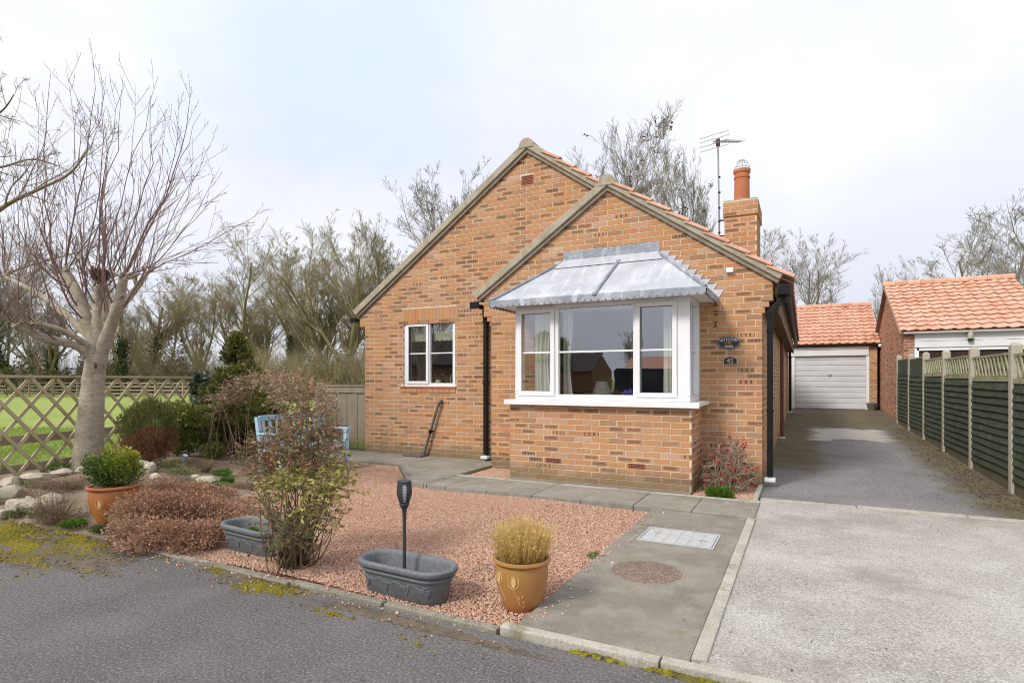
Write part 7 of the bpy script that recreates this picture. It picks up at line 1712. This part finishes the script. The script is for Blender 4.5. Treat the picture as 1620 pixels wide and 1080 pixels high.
# stitching staples across a mended crack
p0 = atY(1132, 497, YB)
for k_, (py, lb) in enumerate(((480, 'uppermost of three small black wall staples right of the bay roof'), (495, 'middle one of three small black wall staples right of the bay roof'), (513, 'lowest of three small black wall staples right of the bay roof'))):
    p = atY(1132.5, py, YB); s = MB(); s.box(p.x-.032, YB-.012, p.z+.028, p.x+.032, YB-.0085, p.z+.034); s.box(p.x-.032, YB-.012, p.z-.034, p.x+.032, YB-.0085, p.z-.028); s.box(p.x-.004, YB-.013, p.z-.028, p.x+.004, YB-.0085, p.z+.028)
    o = s.build('wall_staple', BLACKPL); tag(o, lb, 'staple', 'staples in the wall crack')
def text_mesh(s, size, mat, name, parent, loc, rotz=0.0, tilt=0.0, ext=.0015):
    cu = bpy.data.curves.new(name, 'FONT'); cu.body = s; cu.size = size; cu.extrude = ext; cu.align_x = 'CENTER'; cu.align_y = 'CENTER'; cu.offset = size*.005; cu.resolution_u = 2
    tmp = bpy.data.objects.new('tmp', cu); COL.objects.link(tmp); dg = bpy.context.evaluated_depsgraph_get(); me = bpy.data.meshes.new_from_object(tmp.evaluated_get(dg)); bpy.data.objects.remove(tmp)
    me.name = name; me.materials.clear(); me.materials.append(mat); o = put(name, me, parent, loc=loc); o.rotation_euler = (math.pi/2, tilt, 0); return o
p = atY(1153, 542, YB); sg = thing('house_sign', 'oval black house name sign reading WILLOW END', 'sign', (p.x, YB-.010, p.z))
def oval(m, a, b, y0, y1, n=40): m.prism([(a*math.cos(2*math.pi*i/n), y0, b*math.sin(2*math.pi*i/n)) for i in range(n)], (0, y1-y0, 0))
m = MB(); oval(m, .137, .083, -.014, 0); m.build('plate', SIGNBLK, sg, bevel=.003)
m = MB(); n_ = 48; m.tube([(.129*math.cos(2*math.pi*i/n_), -.015, .075*math.sin(2*math.pi*i/n_)) for i in range(n_+1)], .0013, 4, cap=False); m.build('border', SIGNWHT, sg)
word = 'WILLOW'; xs_ = [-.082, -.049, -.020, .010, .043, .082]
for ch_, x in zip(word, xs_): text_mesh(ch_, .046, SIGNWHT, 'letter', sg, (x, -.0155, .047-(x*x)*2.9), tilt=x*3.9)
for ch_, x in zip('END', (-.036, .0, .038)): text_mesh(ch_, .044, SIGNWHT, 'letter', sg, (x, -.0155, -.049+.0*x))
m = MB()                                  # small leafy tree emblem in the middle
m.box(-.004, -.0165, -.022, .004, -.014, -.002)
for i in range(26):
    a_ = rnd.uniform(0, 6.28); r_ = rnd.random()**.5; m.ball((.05*r_*math.cos(a_), -.015, .006+.014*r_*math.sin(a_)), .005, 6, 4, (1.2, .4, .8))
m.build('emblem', SIGNORG, sg, fix=False)
p = atY(1155.5, 571, YB); sg = thing('number_sign', 'small black plaque with gold number 42 below the oval sign', 'sign', (p.x, YB-.010, p.z))
def plaque(m, s, y0, y1):
    pts = [(-.085, -.052), (.085, -.052), (.085, .034), (.055, .040), (.040, .054), (.0, .062), (-.040, .054), (-.055, .040), (-.085, .034)]
    m.prism([(x*s, y0, z*s) for x, z in pts], (0, y1-y0, 0))
m = MB(); plaque(m, 1.0, -.008, 0); m.build('border', SIGNWHT, sg); m = MB(); plaque(m, .93, -.013, -.0085); m.build('plate', SIGNBLK, sg, bevel=.002)
text_mesh('42', .085, SIGNGOLD, 'number', sg, (0, -.0145, .002))
m = MB()
for i in range(17): m.box(-.066+i*.0078, -.0145, -.042, -.066+i*.0078+.0045, -.0125, -.0385)
m.build('border_dots', SIGNWHT, sg)
# television aerial strapped to the chimney
pA = atd(1138, 378, 9.25); ae = thing('television_aerial', 'television aerial on a tall thin mast beside the chimney', 'aerial', tuple(pA), world=True)
topA = Vector((pA.x-.02, pA.y, atd(1136, 222, 9.25).z)); m = MB(); m.tube([pA, topA], .014, 8); m.build('mast', ALU, ae, smooth=True)
m = MB(); m.bar(pA+Vector((0, 0, .30)), (CHX0+.0, CHY0+.25, pA.z+.28), .02, .02); m.bar(pA+Vector((0, 0, .05)), (CHX0, CHY0+.25, pA.z+.03), .02, .02)
for z in (.1, .28, .50, .75, 1.0): m.tube([pA.lerp(topA, 0)+Vector((0, 0, z-.012)), pA+Vector((0, 0, z+.012))], .019, 8)
m.build('bracket', BLACKPL, ae)
bd = Vector((.46, .84, .10)).normalized(); b0_ = topA+Vector((0, 0, -.03))-bd*.12; b1_ = topA+bd*.62+Vector((0, 0, .06)); m = MB(); m.bar(b0_, b1_, .018, .018); m.build('boom', ALU, ae)
side = bd.cross(Vector((0, 0, 1))).normalized(); side = Vector((.95, -.18, .04)).normalized()
for i in range(8):
    q = b0_.lerp(b1_, .22+i*.108); hw = .115-.004*i; m = MB(); m.tube([q-side*hw, q+side*hw], .0045, 5); m.build('director', ALU, ae)
for z in (.10, .03, -.045, -.12):
    q = topA+Vector((0, 0, z-.02))-bd*.10; m = MB(); m.tube([q-side*.235, q+side*.235], .005, 5); m.build('reflector', ALU, ae)
m = MB(); m.box(topA.x-.03, topA.y-.03, topA.z-.09, topA.x+.03, topA.y+.03, topA.z+.02); m.build('junction_box', simple('dark_red_plastic', (.10, .05, .045), None, 5, .5), ae, bevel=.006)
# galvanised post cap / pipe end among the rockery plants
p = ground_pt(290, 742); sp_ = thing('spotlight', 'grey metal tube leaning among the rockery plants', 'tube', (p.x, p.y, p.z)); m = MB(); m.tube([(-.05, 0, 0), (.03, 0, .16)], .022, 12); m.tube([(.028, 0, .155), (.045, 0, .19)], [.030, .034], 12); m.build('tube', GALV, sp_, smooth=True)
# things seen through the windows
def curtain(label, x0, x1, y, z0, z1, waist=1.0, side=1):
    m = MB(); n_ = 36; nz_ = 10
    for j in range(nz_+1):
        t = j/nz_; w = 1-(1-waist)*math.sin(math.pi*min(1, t*1.3))
        for i in range(n_+1):
            s = i/n_; x = x0+(x1-x0)*(s if side > 0 else 1-s)*w if side > 0 else x1-(x1-x0)*s*w; m.V.append((x, y+.022*math.sin(s*31)+.010*math.sin(s*13+t*3), z0+(z1-z0)*t))
    for j in range(nz_):
        for i in range(n_): a_ = j*(n_+1)+i; m.F.append((a_, a_+1, a_+n_+2, a_+n_+1))
    o = m.build('curtain', CURTAIN, smooth=True); tag(o, label, 'curtain', 'cream curtains in the bay window'); return o
curtain('cream curtain behind the left light of the bay window', GL0+.20, GL1-.02, yf+.14, 1.11, 2.34, .8); curtain('cream curtain edge at the left of the bay centre pane', GC0-.01, GC0+.14, yf+.20, 1.11, 2.34, .7)
curtain('cream curtain behind the right light of the bay window', px2x(1046), GR1+.02, yf+.14, 1.11, 2.34, 1.0, -1)
tl = thing('table_lamp', 'table lamp with a pale shade inside the bay window', 'lamp', (-2.72, 8.35, .55)); m = MB(); m.lathe([(.08, 0), (.08, .02), (.025, .04), (.04, .16), (.02, .30), (.012, .56), (0, .56)], 16); m.build('base', CREAM, tl, smooth=True); m = MB(); m.lathe([(.17, .54), (.165, .545), (.085, .78), (.08, .78)], 20); m.build('shade', CURTAIN, tl, smooth=True)
tbx = thing('side_table', 'dark table standing inside the lounge window', 'table', (-2.5, 8.4, .12)); m = MB(); m.box(-.7, -.3, .40, .7, .3, .43); m.build('table_top', DARKWOOD, tbx)
for sx in (-.62, .62):
    for sy in (-.24, .24): m = MB(); m.box(sx-.03, sy-.03, 0, sx+.03, sy+.03, .398); m.build('leg', DARKWOOD, tbx)
R = np.random.default_rng(73); pu = tag(put('purple_bundle', None) if False else leaf_obj('folded_cloth', np.stack([-2.02+R.normal(0, .06, 60), YC+.42+R.normal(0, .03, 60), 1.11+np.abs(R.normal(0, .04, 60))], 1), R.uniform(.05, .09, 60), PURPLE, R, aspect=.9), 'crumpled purple cloth on the bay window ledge', 'cloth')
bl = MB(); n_ = 40
for xx0, xx1 in ((KW[0]+.06, xm-.03), (xm+.03, KW[1]-.06)):
    pts = [(xx0+(xx1-xx0)*i/24, 2.06-.022*abs(math.sin(i/24*math.pi*5))) for i in range(25)]
    bl.prism([(xx0, YA+.14, 2.36), *[(x, YA+.14, z) for x, z in pts], (xx1, YA+.14, 2.36)], (0, .006, 0))
tag(bl.build('window_blind', BLIND), 'patterned cream blind with scalloped hem in the kitchen window', 'blind')
jg = thing('jug', 'cream jug on the kitchen window sill', 'jug', (-5.78, YA+.17, 1.20)); m = MB(); m.lathe([(.04, 0), (.06, .02), (.065, .08), (.05, .13), (.055, .155), (.045, .155), (.04, .12), (0, .02)], 20); m.build('body', CREAM, jg, smooth=True); m = MB(); m.tube([(-.05, 0, .13), (-.095, 0, .12), (-.10, 0, .07), (-.06, 0, .04)], .008, 6); m.build('handle', CREAM, jg, smooth=True)
tpn = thing('kitchen_tap', 'chrome swan neck tap behind the kitchen window', 'tap', (-5.56, YA+.22, 1.08)); m = MB(); m.tube([(0, 0, 0), (0, 0, .30)]+[(.07-.07*math.cos(q), 0, .30+.07*math.sin(q)) for q in [math.pi*i/10 for i in range(1, 11)]]+[(.14, 0, .25)], .010, 8); m.build('spout', GALV, tpn, smooth=True)
ws_ = MB(); ws_.box(-7.05, YA+.115, 1.03, -4.55, YA+.70, 1.08); tag(ws_.build('worktop', ROOMF), 'dark kitchen worktop inside the window', 'worktop')

# ------------------------------------------------------------------ across the road: what the panes reflect
oh = thing('opposite_house', 'house across the road seen mirrored in the bay window', 'house', (-26, -47, 0), world=True)
m = MB(); m.box(-33, -52, -.03, -20.5, -45, 2.3); m.prism([(-33, -52, 2.3), (-33, -45, 2.3), (-33, -48.5, 4.3)], (12.5, 0, 0)); m.build('wall', simple('far_brick', (.22, .11, .07), (.18, .09, .06), 6, .9), oh)
m = MB(); m.bar((-26.7, -44.7, 2.2), (-26.7, -48.5, 4.4), 12.8, .1, (0, 0, 1)); m.build('roof', simple('dark_roof', (.07, .05, .045), (.05, .04, .035), 6, .9), oh)
m = MB(); m.box(-15, -44, -.03, -6, -38, 2.2); m.build('wall', simple('far_brick', (.22, .11, .07)), oh); m = MB(); m.bar((-10.5, -37.8, 2.15), (-10.5, -41, 3.5), 9.2, .1, (0, 0, 1)); m.build('garage_roof', TILE2, oh)
oh2 = thing('opposite_house', 'brick house across the road seen mirrored in the kitchen window', 'house', (-29.5, -28, 0), world=True)
m = MB(); m.box(-39, -33, -.03, -22, -24, 2.7); m.prism([(-39, -33, 2.7), (-39, -24, 2.7), (-39, -28.5, 5.6)], (17, 0, 0)); m.build('wall', simple('far_brick', (.20, .10, .065), (.15, .075, .05), 6, .9), oh2)
m = MB(); m.bar((-30.5, -23.7, 2.62), (-30.5, -28.5, 5.72), 17.4, .1, (0, 0, 1)); m.build('roof', simple('dark_roof', (.07, .05, .045), (.05, .04, .035), 6, .9), oh2)
wt = thing('willow_tree', 'yellow green willow seen mirrored in the bay window', 'tree', (-25.0, -45, -.1)); R = np.random.default_rng(81)
B = blobset(R, (0, 0, 4.8), (2.6, 2.6, 1.9), 26, (.5, 1.0), (1, 1, 1.3)); P, D = cloud(R, B, 8000, .3); leaf_obj('crown', P, R.uniform(.18, .5, len(P)), leaf_mat('willow_leaf', [(0, (.14, .16, .035)), (1, (.34, .32, .09))]), R, wt, dirs=R.normal(0, .3, P.shape)-[0, 0, 1], aspect=.25); m = MB(); m.tube([(0, 0, 0), (.2, 0, 3), (0, .2, 6)], [.4, .3, .15], 10); m.build('trunk', BARKGREY, wt)
far = thing('bare_tree', 'bare tree seen mirrored in the right of the bay window', 'tree', (-17.5, -52, 0), 1.0)
tm, cm, _, _ = proto('C'+TWIGGREY.name, 13, STY['C'], BARKGREY, TWIGGREY)
for nm, me in (('trunk', tm), ('crown', cm)): o = put(nm, me, far); o.scale = (.7, .7, .75)
cr = thing('parked_van', 'dark van parked across the road, mirrored in the bay window', 'van', (-6.2, -14.5, -.03), math.radians(3))
prof = [(-2.3, .35), (2.3, .35), (2.35, .8), (2.2, 1.05), (1.45, 1.2), (.95, 1.85), (.6, 1.98), (-2.1, 1.98), (-2.3, 1.8)]
m = MB(); m.prism([(x, -.9, z) for x, z in prof], (0, 1.8, 0)); m.build('body', CARPAINT, cr, bevel=.06)
m = MB(); m.box(-1.9, .902, 1.25, .75, .91, 1.75); m.build('side_window', CARGLASS, cr)
for x in (-1.5, 1.5):
    for y in (-.82, .82): m = MB(); m.tube([(x, y-.1, .33), (x, y+.1, .33)], .33, 20); m.build('wheel', BLACKPL, cr, smooth=True)
